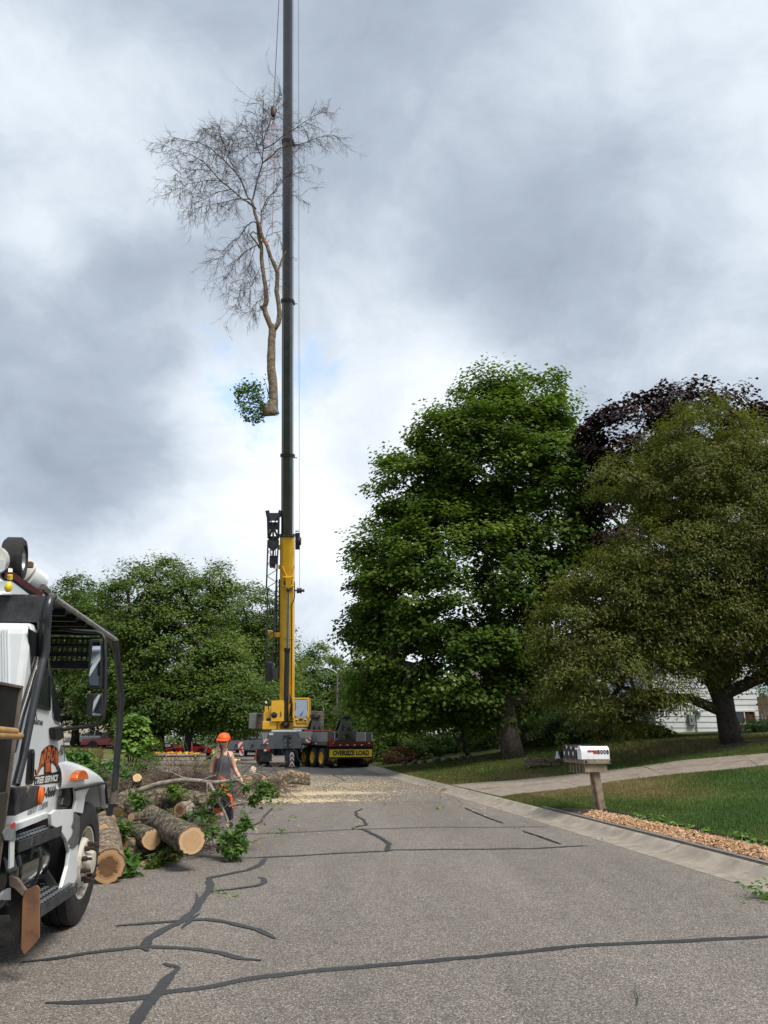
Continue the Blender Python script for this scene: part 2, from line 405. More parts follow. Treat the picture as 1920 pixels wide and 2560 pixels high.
# tar seams, traced where they lie on the asphalt
A = lambda pts: [(x/1.659, 1900+y/1.659) for x, y in pts]
B = lambda pts: [(900+x/1.6265, 1860+y/1.6265) for x, y in pts]
seams = [
 (A([(185,1010),(330,1007),(450,1000),(600,985),(690,965),(850,942),(1000,915),(1180,892),(1350,872),(1492,860)])+B([(250,888),(500,865),(640,850),(800,830),(950,818),(1100,812),(1300,803),(1440,795),(1720,780)]), .085),
 (A([(535,1140),(565,1095),(600,1030),(640,985),(680,930),(720,880),(735,862)]), .085), (A([(735,862),(705,856),(680,845)]), .09),
 (A([(85,842),(200,830),(350,805),(480,788),(600,775),(750,782),(850,792),(930,805),(1000,828),(1085,832)]), .075),
 (A([(615,795),(590,780),(620,745),(680,705),(740,675),(790,645),(830,590),(870,540),(870,490),(930,478),(1030,458),(1070,440),(1105,408)]), .085),
 (A([(480,690),(600,680),(750,668),(850,662),(930,672),(1010,692),(1070,705),(1110,725),(1140,742)]), .075),
 (A([(870,545),(960,538),(1060,525),(1095,510),(1095,492),(1070,488)]), .07), (A([(755,700),(790,662),(830,640)]), .05), (A([(800,620),(822,590),(815,555)]), .03),
 (A([(1020,408),(1250,398),(1400,388),(1600,380)])+B([(130,432),(400,430),(700,427),(930,414)]), .06),
 (A([(1600,380),(1615,350),(1580,325),(1510,290),(1460,288)]), .075), (A([(1460,288),(1470,280),(1520,270),(1510,250),(1480,235),(1475,215),(1505,203)]), .06),
 (A([(1000,310),(1250,300),(1450,290)])+B([(0,348),(300,340),(550,340),(775,337)]), .05),
 (B([(425,260),(480,285),(530,305),(585,324)]), .05), (B([(660,355),(730,378),(820,410)]), .05),
 (A([(1130,200),(1100,230),(1080,260),(1030,280),(1000,300)]), .05), (B([(-400,250),(0,237),(350,240)]), .03), (B([(1115,1000),(1125,1040),(1122,1075)]), .012),
 (A([(1090,215),(900,240),(700,262)]), .03), (B([(-120,120),(-60,150),(-150,180),(-130,200)]), .05)]
for si, (pts, wd) in enumerate(seams):
    P = [ground(*p) for p in pts]; z = .004+si*.0007
    Q = []
    for a, b in zip(P, P[1:]):
        n_ = max(2, int((b-a).length/.04)); Q += [a.lerp(b, i/n_) for i in range(n_)]
    Q.append(P[-1]); vs = []
    for i, q in enumerate(Q):
        t = (Q[min(i+4, len(Q)-1)]-Q[max(i-4, 0)]).normalized(); n_ = Vector((-t.y, t.x, 0))
        q = q+n_*.018*mn.noise(q*3.0)
        e = min(1, .35+min(i, len(Q)-1-i)*.12)
        for sg in (-1, 1):
            ww = wd*.5*e*(1+.35*mn.noise(q*4+Vector((sg, 0, 0)))+.22*mn.noise(q*22+Vector((sg*3, 0, 0))))
            vs.append((*(q+n_*sg*ww)[:2], z))
    mb = MB(); mb.add(vs, [(i*2, i*2+1, i*2+3, i*2+2) for i in range(len(Q)-1)]); mb.build('tar_seam', M_TAR, road)
# driveway of concrete slabs laid on the slope
dw = empty('driveway', terra(1500, 1950), kind='structure')
TOPL = [(1128, 1966), (1300, 1951), (1500, 1929), (1700, 1903), (1920, 1884), (2150, 1862)]
BOTL = [(1252, 1993), (1400, 1975), (1530, 1955), (1700, 1935), (1920, 1914), (2150, 1893)]
tp = [terra(*p) for p in TOPL]; bp = [terra(*p) for p in BOTL]
def pl_at(P, t):
    L = [0]
    for a, b in zip(P, P[1:]): L.append(L[-1]+(b-a).length)
    x = t*L[-1]
    for i in range(len(P)-1):
        if x <= L[i+1]+1e-6: return P[i].lerp(P[i+1], (x-L[i])/(L[i+1]-L[i]))
    return P[-1]
nsl = 4
for row, (a0, a1) in enumerate(((0.0, .497), (.503, 1.0))):
    for k in range(nsl):
        t0, t1 = k/nsl+.0008, (k+1)/nsl-.0008; vs = []; nu, nv = 12, 5
        for j in range(nv+1):
            for i in range(nu+1):
                t = t0+(t1-t0)*i/nu; a = a0+(a1-a0)*j/nv
                p = pl_at(bp, t).lerp(pl_at(tp, t), a)
                vs.append(Vector((p.x, p.y, max(H(p.x, p.y), .13)+.018+.006*math.sin(k*3+row)))-dw.location)
        base = len(vs); vs += [v-Vector((0, 0, .06)) for v in vs]
        fs = [(j*(nu+1)+i, j*(nu+1)+i+1, (j+1)*(nu+1)+i+1, (j+1)*(nu+1)+i) for j in range(nv) for i in range(nu)]
        edge = [i for i in range(nu+1)]+[(j+1)*(nu+1)-1 for j in range(1, nv+1)]+[nv*(nu+1)+i for i in range(nu-1, -1, -1)]+[j*(nu+1) for j in range(nv-1, 0, -1)]
        fs += [(a, b, b+base, a+base) for a, b in zip(edge, edge[1:]+edge[:1])]
        mb = MB(); mb.add(vs, fs); mb.build('concrete_slab', M_DRIVE, dw, 40)
def on_drive(x, y):
    # inside the driveway polygon (plan)
    poly = [(p.x, p.y) for p in bp]+[(p.x, p.y) for p in reversed(tp)]; c = False; j = len(poly)-1
    for i in range(len(poly)):
        xi, yi = poly[i]; xj, yj = poly[j]
        if (yi > y) != (yj > y) and x < (xj-xi)*(y-yi)/(yj-yi)+xi: c = not c
        j = i
    return c
# mulch bed, pavers, edging
V, F = grid_strip([4+.25*i for i in range(54)], [.0, .2, .4, .62], lambda x, y: H(x, y)+.012+.01*mn.noise(Vector((x*3, y*3, 0))))
mb = MB(); mb.add(V, F); mb.build('mulch_bed_soil', M_SOIL, kind='structure')
pe = empty('paver_edging', (kerb_x(13), 13, .13), label='low grey paver strip edging the mulch bed behind the kerb', category='paver edging')
y = 4.74
while y < 17.0:
    vs = []; L = 1.22
    for yy in (y+.006, y+L/2, y+L-.006):
        for s_, z in ((.045, .08), (.045, .155), (.13, .16), (.13, .08)):
            vs.append(Vector((kerb_x(yy)+s_, yy, z+.003*math.sin(y*9)))-pe.location)
    fs = [(0, 1, 2, 3), (8, 11, 10, 9)]+[(i*4+j, (i+1)*4+j, (i+1)*4+(j+1) % 4, i*4+(j+1) % 4) for i in range(2) for j in range(4)]
    mb = MB(); mb.add(vs, fs); mb.build('paver', M_PAVE, pe); y += L
M_BLKP = mat('black_plastic', (.012, .012, .013), .45, var=.2)
path = []
for i in range(95):
    y = 4.2+i*.132; s_ = .66+.03*math.sin(y*1.9)+.02*math.sin(y*5); x = kerb_x(y)+s_; path.append((x, y, H(x, y)+.035+.008*math.sin(y*4)))
mb = MB(); mb.tube(path, .032, 8); mb.build('lawn_edging', M_BLKP, None, 60, label='black plastic lawn edging between mulch and green grass', category='lawn edging')
# chips
def rand_rot(n, tilt):
    a = rng.uniform(0, 2*np.pi, n); b = rng.normal(0, tilt, n); c = rng.normal(0, tilt, n)
    ca, sa, cb, sb, cc, s_ = np.cos(a), np.sin(a), np.cos(b), np.sin(b), np.cos(c), np.sin(c)
    Rz = np.stack([np.stack([ca, -sa, 0*a], 1), np.stack([sa, ca, 0*a], 1), np.stack([0*a, 0*a, 1+0*a], 1)], 1)
    Rx = np.stack([np.stack([1+0*a, 0*a, 0*a], 1), np.stack([0*a, cb, -sb], 1), np.stack([0*a, sb, cb], 1)], 1)
    Ry = np.stack([np.stack([cc, 0*a, s_], 1), np.stack([0*a, 1+0*a, 0*a], 1), np.stack([-s_, 0*a, cc], 1)], 1)
    return Rz @ Rx @ Ry
def scatter_boxes(name, P, size, tilt, tint, m, **kw):
    n = len(P); bx = np.array([(-1, -1, -1), (1, -1, -1), (1, 1, -1), (-1, 1, -1), (-.8, -.7, 1), (.9, -.8, 1), (.7, .9, 1), (-.9, .8, 1)])*.5
    V = bx[None]*size[:, None, :]; V = V+rng.normal(0, .08, V.shape)*size[:, None, :]
    V = np.einsum('nij,nkj->nki', rand_rot(n, tilt), V)+P[:, None, :]
    f = np.array([(0, 1, 5, 4), (1, 2, 6, 5), (2, 3, 7, 6), (3, 0, 4, 7), (4, 5, 6, 7)])
    F = (f[None]+8*np.arange(n)[:, None, None]).reshape(-1, 4)
    return link(name, npmesh(name, V.reshape(-1, 3), F, m, np.repeat(tint, 5)), None, **kw)
n = 15000; yy = rng.uniform(5, 16.9, n)**1; ss = rng.uniform(.14, .64, n)
P = np.array([(kerb_x(a)+b, a, 0) for a, b in zip(yy, ss)]); P[:, 2] = [H(p[0], p[1])+.02+.035*rng.random()*math.exp(-((b-.38)/.2)**2) for p, b in zip(P, ss)]
keep = yy < 16.0+.9*ss
sz = np.stack([rng.uniform(.025, .075, n), rng.uniform(.015, .035, n), rng.uniform(.005, .014, n)], 1)
scatter_boxes('mulch_chips', P[keep], sz[keep], .45, np.clip(rng.normal(.62, .22, n), 0, 1)[keep], M_CHIP, kind='stuff', label='reddish tan wood mulch chips in the strip behind the kerb', category='mulch')
# turf blades
def blades(name, N, yr, sr, h, wd, side=1, power=1.0, **kw):
    y = yr[0]+(yr[1]-yr[0])*rng.random(N)**power; s_ = sr[0]+(sr[1]-sr[0])*rng.random(N)
    k = np.array([kerb_x(a) for a in y]); x = k+s_
    ok = np.array([not (on_drive(a, b) or (4 < b < 17 and 0 < c < .7) or (c*side < .05)) for a, b, c in zip(x, y, s_)])
    x, y = x[ok], y[ok]; n = len(x)
    z = np.array([H(a, b) for a, b in zip(x, y)]); t = np.array([dryness(a, b) for a, b in zip(x, y)])+rng.normal(0, .12, n)
    hh = h*rng.uniform(.5, 1.25, n)*(1+.2*np.sin(x*2.1)*np.cos(y*1.7)); ang = rng.uniform(0, 2*np.pi, n); ln = rng.normal(0, .4, n)
    d_ = np.stack([np.cos(ang), np.sin(ang), 0*ang], 1); e = np.stack([-np.sin(ang), np.cos(ang), 0*ang], 1); base = np.stack([x, y, z-.005], 1)
    ww = wd*(.7+y/30)
    V = np.stack([base-d_*ww[:, None], base+d_*ww[:, None], base+e*(ln*hh)[:, None]+np.stack([0*x, 0*x, hh], 1)], 1)
    link(name, npmesh(name, V.reshape(-1, 3), np.arange(3*n).reshape(-1, 3), M_LAWN, t), None, **kw)
blades('grass_near', 215000, (6.5, 24), (.68, 9), .055, .0035, kind='stuff', label='short green grass on the slope behind the mailboxes', category='grass')
blades('grass_verge', 45000, (16.9, 26), (.02, .75), .045, .0035, kind='stuff', label='thin grass fringe growing against the kerb', category='grass')
blades('grass_far', 110000, (23, 42), (.02, 14), .075, .006, kind='stuff', label='dry patchy grass beyond the sloping driveway', category='grass')
# sawdust and chips on the road
def mound(name, c, rx, ry, rz, h, m, seed, **kw):
    n = 90; vs = []; c = Vector((c.x, c.y, 0)); q = Matrix.Rotation(rz, 2)
    for j in range(n+1):
        for i in range(n+1):
            u = -1+2*i/n; v = -1+2*j/n; p = q @ Vector((u*rx, v*ry)); r2 = u*u+v*v
            hh = h*(math.exp(-2.0*r2)-.42)+h*.75*mn.fractal(Vector((p.x*2.2+seed, p.y*3.4, 0)), .9, 2.1, 5)
            if r2 > .93: hh = -.02
            vs.append((p.x, p.y, H(c.x+p.x, c.y+p.y)+max(-.02, hh)+(.004 if hh > 0 else 0)))
    mb = MB(); mb.add(vs, [(j*(n+1)+i, j*(n+1)+i+1, (j+1)*(n+1)+i+1, (j+1)*(n+1)+i) for j in range(n) for i in range(n)])
    o = mb.build(name, m, None, 180, **kw); o.location = c; return o
M_SAW = mat('sawdust', (.52, .43, .31), .95, var=.15, scale=12, bump=.01, bscale=60, dirt=(.36, .3, .2), dscale=4, dlo=.52, dhi=.7)
mound('sawdust', ground(700, 2003), 2.2, .8, R(6), .045, M_SAW, 1, kind='stuff', label='pale sawdust spread on the asphalt near the worker', category='sawdust')
mound('sawdust', ground(655, 1985), 2.4, 1.2, R(-4), .045, M_SAW, 5, kind='stuff', label='pale sawdust swath beside the cut logs', category='sawdust')
mound('sawdust', ground(760, 1983), 2.6, .8, R(3), .035, M_SAW, 9, kind='stuff', label='thin sawdust streak toward the middle of the road', category='sawdust')
def flakes(name, N, spots, tmean, tsd, m, s0, s1, **kw):
    P = []; ws = np.array([q[4] for q in spots]); ids = rng.choice(len(spots), N, p=ws/ws.sum())
    for i in ids:
        c, rx, ry, rz, _ = spots[i]; a, b = rng.normal(0, .55, 2)
        x = c.x+a*rx*math.cos(rz)-b*ry*math.sin(rz); y_ = c.y+a*rx*math.sin(rz)+b*ry*math.cos(rz)
        P.append((x, y_, H(x, y_)+.012+.03*rng.random()**2))
    P = np.array(P); n = len(P); sz = np.stack([rng.uniform(s0, s1, n), rng.uniform(s0*.4, s1*.4, n), rng.uniform(.004, .01, n)], 1)
    return scatter_boxes(name, P, sz, .25, np.clip(rng.normal(tmean, tsd, n), 0, 1), m, **kw)
spots = [(ground(700, 2000), 2.4, 1.1, .1, 3), (ground(660, 1983), 2.8, 1.6, 0, 3), (ground(800, 1972), 3.2, 1.5, 0, 2), (ground(850, 1958), 3.8, 2.2, 0, 2), (ground(780, 1945), 4.2, 3.0, 0, 2), (ground(980, 1965), 1.2, 1.0, 0, .4), (ground(640, 1965), 2.4, 2.4, 0, 2)]
flakes('wood_debris', 6500, spots, .5, .3, M_FLAKE, .012, .06, kind='stuff', label='wood chips and bark litter strewn across the road', category='wood debris')
wide = [(ground(900, 2030), 3, 4, 0, 1), (ground(1050, 1985), 1.3, 5, .2, 1.4), (ground(700, 2060), 2.5, 2, 0, .6), (ground(1150, 2010), .5, 3.5, .15, .8)]
flakes('wood_debris', 260, wide, .35, .3, M_FLAKE, .02, .07, kind='stuff', label='thin scatter of leaves and twigs over the open road and gutter', category='wood debris')
sp2 = [(ground(700, 2003), 2.6, .9, .06, 3), (ground(655, 1985), 3.2, 1.6, -.05, 3), (ground(770, 1983), 3.2, 1.2, 0, 3), (ground(840, 1962), 3.0, 1.6, 0, 2), (ground(600, 2005), 1.5, 1.2, 0, 1)]
flakes('sawdust_grains', 9000, sp2, .88, .1, M_FLAKE, .008, .026, kind='stuff', label='fine pale sawdust thinning out over the asphalt', category='sawdust')
# bare dark soil by the mail post
mound('bare_soil', terra(1400, 2026)+Vector((0, 0, .0)), .8, .45, R(-80), .03, M_SOIL, 3, kind='stuff', label='bare dark soil patch at the kerb left of the mail post', category='soil')
# dark earth under the crab apple
mound('bare_soil', terra(1850, 1862)+Vector((0, 0, .02)), 2.6, 1.0, 0, .06, M_SOIL, 8, kind='stuff', label='dark bare earth round the olive tree trunk', category='soil')
# ================================================================ FOLIAGE
SH = {'diamond': np.array([(0, 0, 0), (.45, .27, .04), (1, 0, -.12), (.45, -.27, .04)]),
      'long': np.array([(0, 0, 0), (.4, .17, .03), (1, 0, -.15), (.4, -.17, .03)]),
      'maple': np.array([(0, 0, 0), (.12, .5, -.03), (.5, .34, .02), (1, 0, -.14), (.5, -.34, .02), (.12, -.5, -.03)])}
def leafmesh(name, P, N, size, shape, m, tint, droop=.0):
    """P positions, N normals; one face per leaf"""
    n = len(P); N = N/np.linalg.norm(N, axis=1, keepdims=True)
    r = rng.normal(0, 1, (n, 3)); r[:, 2] -= droop; T = r-N*(r*N).sum(1, keepdims=True); T /= np.linalg.norm(T, axis=1, keepdims=True); B = np.cross(N, T)
    s = SH[shape]; k = len(s)
    V = P[:, None, :]+size[:, None, None]*(T[:, None, :]*s[None, :, 0:1]+B[:, None, :]*s[None, :, 1:2]+N[:, None, :]*s[None, :, 2:3])
    return npmesh(name, V.reshape(-1, 3), np.arange(n*k).reshape(-1, k), m, np.clip(tint, 0, 1))
def sample_shell(ells, n, inner=.5, seed=0):
    C = np.array([e[0] for e in ells]); Rr = np.array([e[1] for e in ells])
    a = (Rr[:, 0]*Rr[:, 2]); a = a/a.sum(); out = []; O = []
    while len(out) < n:
        i = rng.choice(len(ells), p=a); d_ = rng.normal(0, 1, 3); d_ /= np.linalg.norm(d_)
        rr = inner+(1-inner)*rng.random()**.45
        p = C[i]+Rr[i]*d_*rr
        q = (((p-C)/Rr)**2).sum(1); q[i] = 9
        if q.min() < .45 and rng.random() < .75: continue
        out.append(p); O.append(d_/Rr[i])
    O = np.array(O); return np.array(out), O/np.linalg.norm(O, axis=1, keepdims=True)
def skeleton(base, top, targets, r0, seed=0, tn=9, wig=.25):
    """grow limbs from a trunk to the targets; returns nodes, parents, radii"""
    nodes = []; par = []
    for i in range(tn):
        t = i/(tn-1); p = base.lerp(top, t)
        if i: p = p+Vector((random.gauss(0, wig*.4), random.gauss(0, wig*.4), 0))
        nodes.append(np.array(p)); par.append(i-1)
    first = max(1, int(tn*.25)); order = np.argsort(((targets-np.array(base))**2).sum(1))
    tips = []
    for ti in order:
        t = targets[ti]; A_ = np.array(nodes); dd = np.linalg.norm(A_-t, axis=1)+np.maximum(0, A_[:, 2]-t[2]+.3)*1.2
        dd[:first] += 99; j = int(np.argmin(dd)); L = np.linalg.norm(t-nodes[j]); ns = max(1, min(5, int(L/1.2)))
        prev = j; s0 = nodes[j]
        for k in range(1, ns+1):
            f = k/ns; p = s0+(t-s0)*f+np.array([0, 0, L*.10*math.sin(math.pi*f)])
            if k < ns: p = p+rng.normal(0, wig*.25, 3)
            nodes.append(p); par.append(prev); prev = len(nodes)-1
        tips.append(prev)
    n = len(nodes); w_ = np.zeros(n)
    for t in tips: w_[t] += 1
    for i in range(n-1, 0, -1):
        if par[i] >= 0: w_[par[i]] += w_[i] if w_[i] > 0 else .3
    rad = r0*(np.maximum(w_, .5)/max(w_[0], 1))**.5
    for i in range(tn): rad[i] = max(rad[i], r0*(1-.75*i/(tn-1)))
    return nodes, par, rad
def limbs_mesh(nodes, par, rad, ntrunk=9, flare=1.35, sides=6):
    mb = MB()
    mb.tube([nodes[i] for i in range(ntrunk)], [rad[i]*(flare if i == 0 else 1) for i in range(ntrunk)], 12)
    for i in range(ntrunk, len(nodes)):
        j = par[i]; mb.tube([nodes[j], nodes[i]], [min(rad[j], rad[i]*1.25), rad[i]], sides if rad[i] > .03 else 4, False)
    return mb
def clumps(C, O, per, cr, size, shape, m, name, flat=.4, up=1.0, out=.5, tvar=.17, tmean=.45, szvar=.25, droop=0.0, hang=.35, crvar=.3):
    n = len(C); idx = np.repeat(np.arange(n), per); N_ = len(idx)
    scl = rng.uniform(1-crvar, 1+crvar, n)*cr
    a = rng.uniform(0, 2*np.pi, N_); r = np.sqrt(rng.random(N_)); dz = rng.normal(0, 1, N_)*flat
    # each spray: a tilted disc leaning outwards, rim hanging down
    off = np.stack([np.cos(a)*r, np.sin(a)*r, dz*.5-hang*r**2], 1)*scl[idx, None]+O[idx]*(rng.random(N_)[:, None]*.6*scl[idx, None])
    P = C[idx]+off
    nrm = np.stack([rng.normal(0, .45, N_), rng.normal(0, .45, N_), np.full(N_, up)], 1)+O[idx]*out+off*.25
    ct = rng.normal(tmean, tvar, n); t = ct[idx]+rng.normal(0, .13, N_)
    return leafmesh(name, P, nrm, size*rng.uniform(1-szvar, 1+szvar, N_), shape, m, t, droop)
L_MAPLE = leafmat('leaf_maple', (.042, .09, .011), (.095, .17, .02), (.19, .27, .035), .45)
L_DARK = leafmat('leaf_dark', (.034, .072, .012), (.07, .128, .018), (.13, .19, .032), .38)
L_MID = leafmat('leaf_mid', (.05, .10, .018), (.10, .165, .03), (.18, .245, .05), .38)
L_OLIVE = leafmat('leaf_olive', (.046, .075, .010), (.11, .14, .02), (.19, .15, .04), .36)
L_PURPLE = leafmat('leaf_purple', (.012, .006, .008), (.03, .013, .017), (.07, .03, .032), .2)
L_LIME = leafmat('leaf_lime', (.08, .18, .03), (.16, .28, .05), (.3, .4, .09), .3)
L_ASH = leafmat('leaf_ash', (.03, .09, .012), (.07, .16, .025), (.15, .25, .05), .32)
L_STRAW = leafmat('leaf_straw', (.2, .16, .07), (.32, .24, .11), (.45, .35, .18), .2)
L_RUST = leafmat('leaf_rust', (.06, .04, .015), (.15, .06, .02), (.26, .12, .04), .2)
M_BARK = mat('bark', (.085, .07, .055), .95, var=.3, scale=9, bump=.03, bscale=14, dirt=(.04, .033, .027), dscale=5)
M_BARKD = mat('bark_dark', (.05, .04, .033), .95, var=.3, scale=9, bump=.03, bscale=14)

def ells_px(lst, y, kd=.85, ymul=1.0):
    out = []
    for e in lst:
        px, py, rx, ry = e[:4]; dy = e[4] if len(e) > 4 else 0
        c = at(px, py, y+dy); k = (at(px+10, py, y+dy)-c).length/10
        out.append((np.array(c), np.array([rx*k, max(rx, ry)*k*kd, ry*k*1.0])))
    return out
def tree(name, base, topz, ells, nc, per, cr, size, shape, lm, bm, r0, label, cat='tree', group=None, nbr=None, inner=.5, **kw):
    root = empty(name, base, label=label, category=cat)
    if group: root['group'] = group
    C, O = sample_shell(ells, nc, inner); off = np.array(base)
    me = clumps(C-off, O, per, cr, size, shape, lm, 'crown', **kw); link('crown', me, root)
    sel = rng.choice(len(C), min(nbr or nc//2, len(C)), replace=False)
    cc = np.mean([e[0] for e in ells], axis=0); top = Vector((base.x*.6+cc[0]*.4, base.y*.6+cc[1]*.4, topz))
    nd, pa, ra = skeleton(Vector((0, 0, -.1)), top-base, C[sel]-off, r0)
    limbs_mesh(nd, pa, ra).build('trunk', bm, root, 180)
    return root
# --- the big maple
eM = ells_px([(1150, 1470, 270, 230), (1230, 1170, 195, 190), (1320, 1020, 105, 85), (1215, 985, 62, 55), (1005, 1400, 112, 105), (1120, 1650, 240, 150), (1350, 1300, 140, 240), (985, 1600, 85, 70),
              (1055, 1210, 115, 110), (1390, 1120, 70, 110), (905, 1550, 50, 42), (1000, 1740, 110, 70), (1250, 1730, 110, 70), (1130, 1085, 70, 60)], 37.5, .8)
tree('maple_tree', terra(1283, 1897), 11, eM, 1200, 140, .80, .17, 'maple', L_MAPLE, M_BARK, .42, 'tall bright green maple with a thick straight trunk beyond the mailboxes', nbr=420, flat=.5, up=1.05, out=.5, hang=.2, crvar=.38, tvar=.2, inner=.45)
# --- purple maple
eP = ells_px([(1600, 1105, 120, 130), (1780, 1065, 135, 115), (1910, 1150, 120, 150), (1560, 1300, 90, 220), (1660, 1010, 60, 45), (1505, 1095, 60, 60), (1640, 1520, 140, 120), (1520, 1540, 80, 110), (1790, 1430, 120, 130), (1730, 1240, 160, 170), (1840, 1580, 190, 105), (1555, 1145, 60, 60), (2040, 1350, 140, 260)], 34, .7)
tree('purple_maple_tree', Vector((at(1836, 1830, 34).x, 34, H(at(1836, 1830, 34).x, 34))), 9, eP, 740, 105, .68, .17, 'maple', L_PURPLE, M_BARKD, .3, 'dark purple leaved maple rising behind the olive tree', nbr=160, flat=.35, up=.8)
# --- crab apple in front of the white house
eC = ells_px([(1775, 1120, 135, 125), (1535, 1190, 75, 42), (1690, 1200, 105, 115), (1850, 1290, 180, 190), (1690, 1430, 175, 180), (1450, 1560, 105, 120), (1560, 1690, 170, 85), (1850, 1545, 190, 105), (2010, 1380, 190, 300),
              (1455, 1690, 105, 85), (1545, 1790, 50, 45), (1645, 1700, 45, 50), (1400, 1660, 60, 60), (1500, 1600, 120, 110), (1620, 1590, 120, 90), (1560, 1480, 130, 110), (1780, 1420, 160, 130), (1700, 1560, 130, 90), (1880, 1668, 90, 28)], 25.5, .85)
cb = terra(1832, 1858)
tree('crabapple_tree', cb, 5.6, eC, 1850, 125, .50, .125, 'long', L_OLIVE, M_BARKD, .31, 'wide olive brown tree with a short dark trunk in front of the white house', nbr=520, flat=.5, up=.85, out=.5, droop=.9, tmean=.52, tvar=.17, hang=.5, crvar=.45)
# --- trees left of the road
tl = [([(175, 1560, 90, 120), (250, 1660, 125, 150), (130, 1680, 110, 140), (280, 1570, 70, 60), (200, 1490, 60, 50), (30, 1640, 130, 150)], 68, 190, L_DARK, .3, 'dark green tree farthest left behind the truck roof guard'),
      ([(385, 1480, 110, 85), (340, 1560, 110, 110), (470, 1510, 95, 90), (430, 1620, 165, 150), (330, 1710, 130, 110), (500, 1700, 130, 110), (540, 1450, 40, 40)], 63, 395, L_MID, .55, 'broad pale topped tree above the parked red cars'),
      ([(625, 1530, 60, 75), (600, 1650, 90, 120), (660, 1700, 70, 120), (560, 1750, 110, 85), (690, 1610, 30, 60)], 74, 560, L_MID, .3, 'leafy tree left of the yellow crane boom'),
      ([(470, 1750, 130, 52), (600, 1760, 90, 52), (360, 1760, 90, 50)], 60.5, 470, L_DARK, .3, 'low dark tree whose skirt hangs over the parked sports car'),
      ([(555, 1650, 120, 115), (690, 1710, 60, 100), (255, 1640, 120, 110), (640, 1600, 50, 60)], 92, 600, L_MID, .3, 'distant pale green tree filling the gap left of the crane'),
      ([(90, 1600, 120, 110), (200, 1560, 90, 90), (290, 1640, 80, 110)], 84, 150, L_MID, .3, 'tall pale tree behind the dark one at the far left')]
for i, (e, y, tx, lm, r0, lab) in enumerate(tl):
    x = at(tx, 1846, y).x; E_ = ells_px(e, y, .75); top = max(c[2]+r[2] for c, r in E_)
    tree('shade_tree', Vector((x, y, H(x, y))), top*.72, E_, [420, 800, 430, 240, 420, 330][i], 100, [.95, .95, .95, .95, 1.2, 1.1][i], [.26, .26, .27, .26, .32, .3][i], 'diamond', lm, M_BARKD, r0, lab, nbr=150, up=.95, flat=.45, tmean=.55, crvar=.5)
tr_ = [([(800, 1680, 62, 70), (755, 1745, 55, 80), (860, 1740, 45, 80), (700, 1740, 60, 80), (800, 1780, 90, 50)], 108, 800, L_MID, 'rounded tree with sky gaps behind the street lamp'),
       ([(905, 1720, 50, 60), (880, 1790, 60, 60)], 88, 895, L_DARK, 'small tree between the street lamp and the trailer end'),
       ([(930, 1770, 75, 80), (880, 1830, 45, 50), (990, 1810, 75, 70), (960, 1700, 60, 60)], 52, 950, L_MID, 'feathery understorey tree hanging beside the trailer end')]
for i, (e, y, tx, lm, lab) in enumerate(tr_):
    x = at(tx, 1846, y).x; E_ = ells_px(e, y, .7); top = max(c[2]+r[2] for c, r in E_)
    tree('roadside_tree', Vector((x, y, H(x, y))), top*.7, E_, [420, 180, 300][i], 95, [1.3, 1.0, .6][i], [.36, .3, .17][i], ['diamond', 'diamond', 'long'][i], lm, M_BARKD, .22, lab, nbr=90, up=.6)
# leaning thin trees under the maple
for px, py, tx, ty, y, r0, lab in [(1172, 1893, 1100, 1800, 43, .13, 'thin dark tree leaning left at the bed under the maple'), (1248, 1880, 1235, 1790, 45, .08, 'thin upright stem just left of the maple trunk'),
                                   (1140, 1885, 1160, 1795, 47, .07, 'thin forked tree between the leaning stem and the maple')]:
    b = at(px, py, y); b.z = H(b.x, b.y); t = at(tx, ty, y)
    E_ = ells_px([(tx, ty-25, 55, 32)], y, 1.2); 
    tree('understory_tree', b, t.z, E_, 60, 60, .5, .15, 'diamond', L_DARK, M_BARKD, r0, lab, nbr=30)
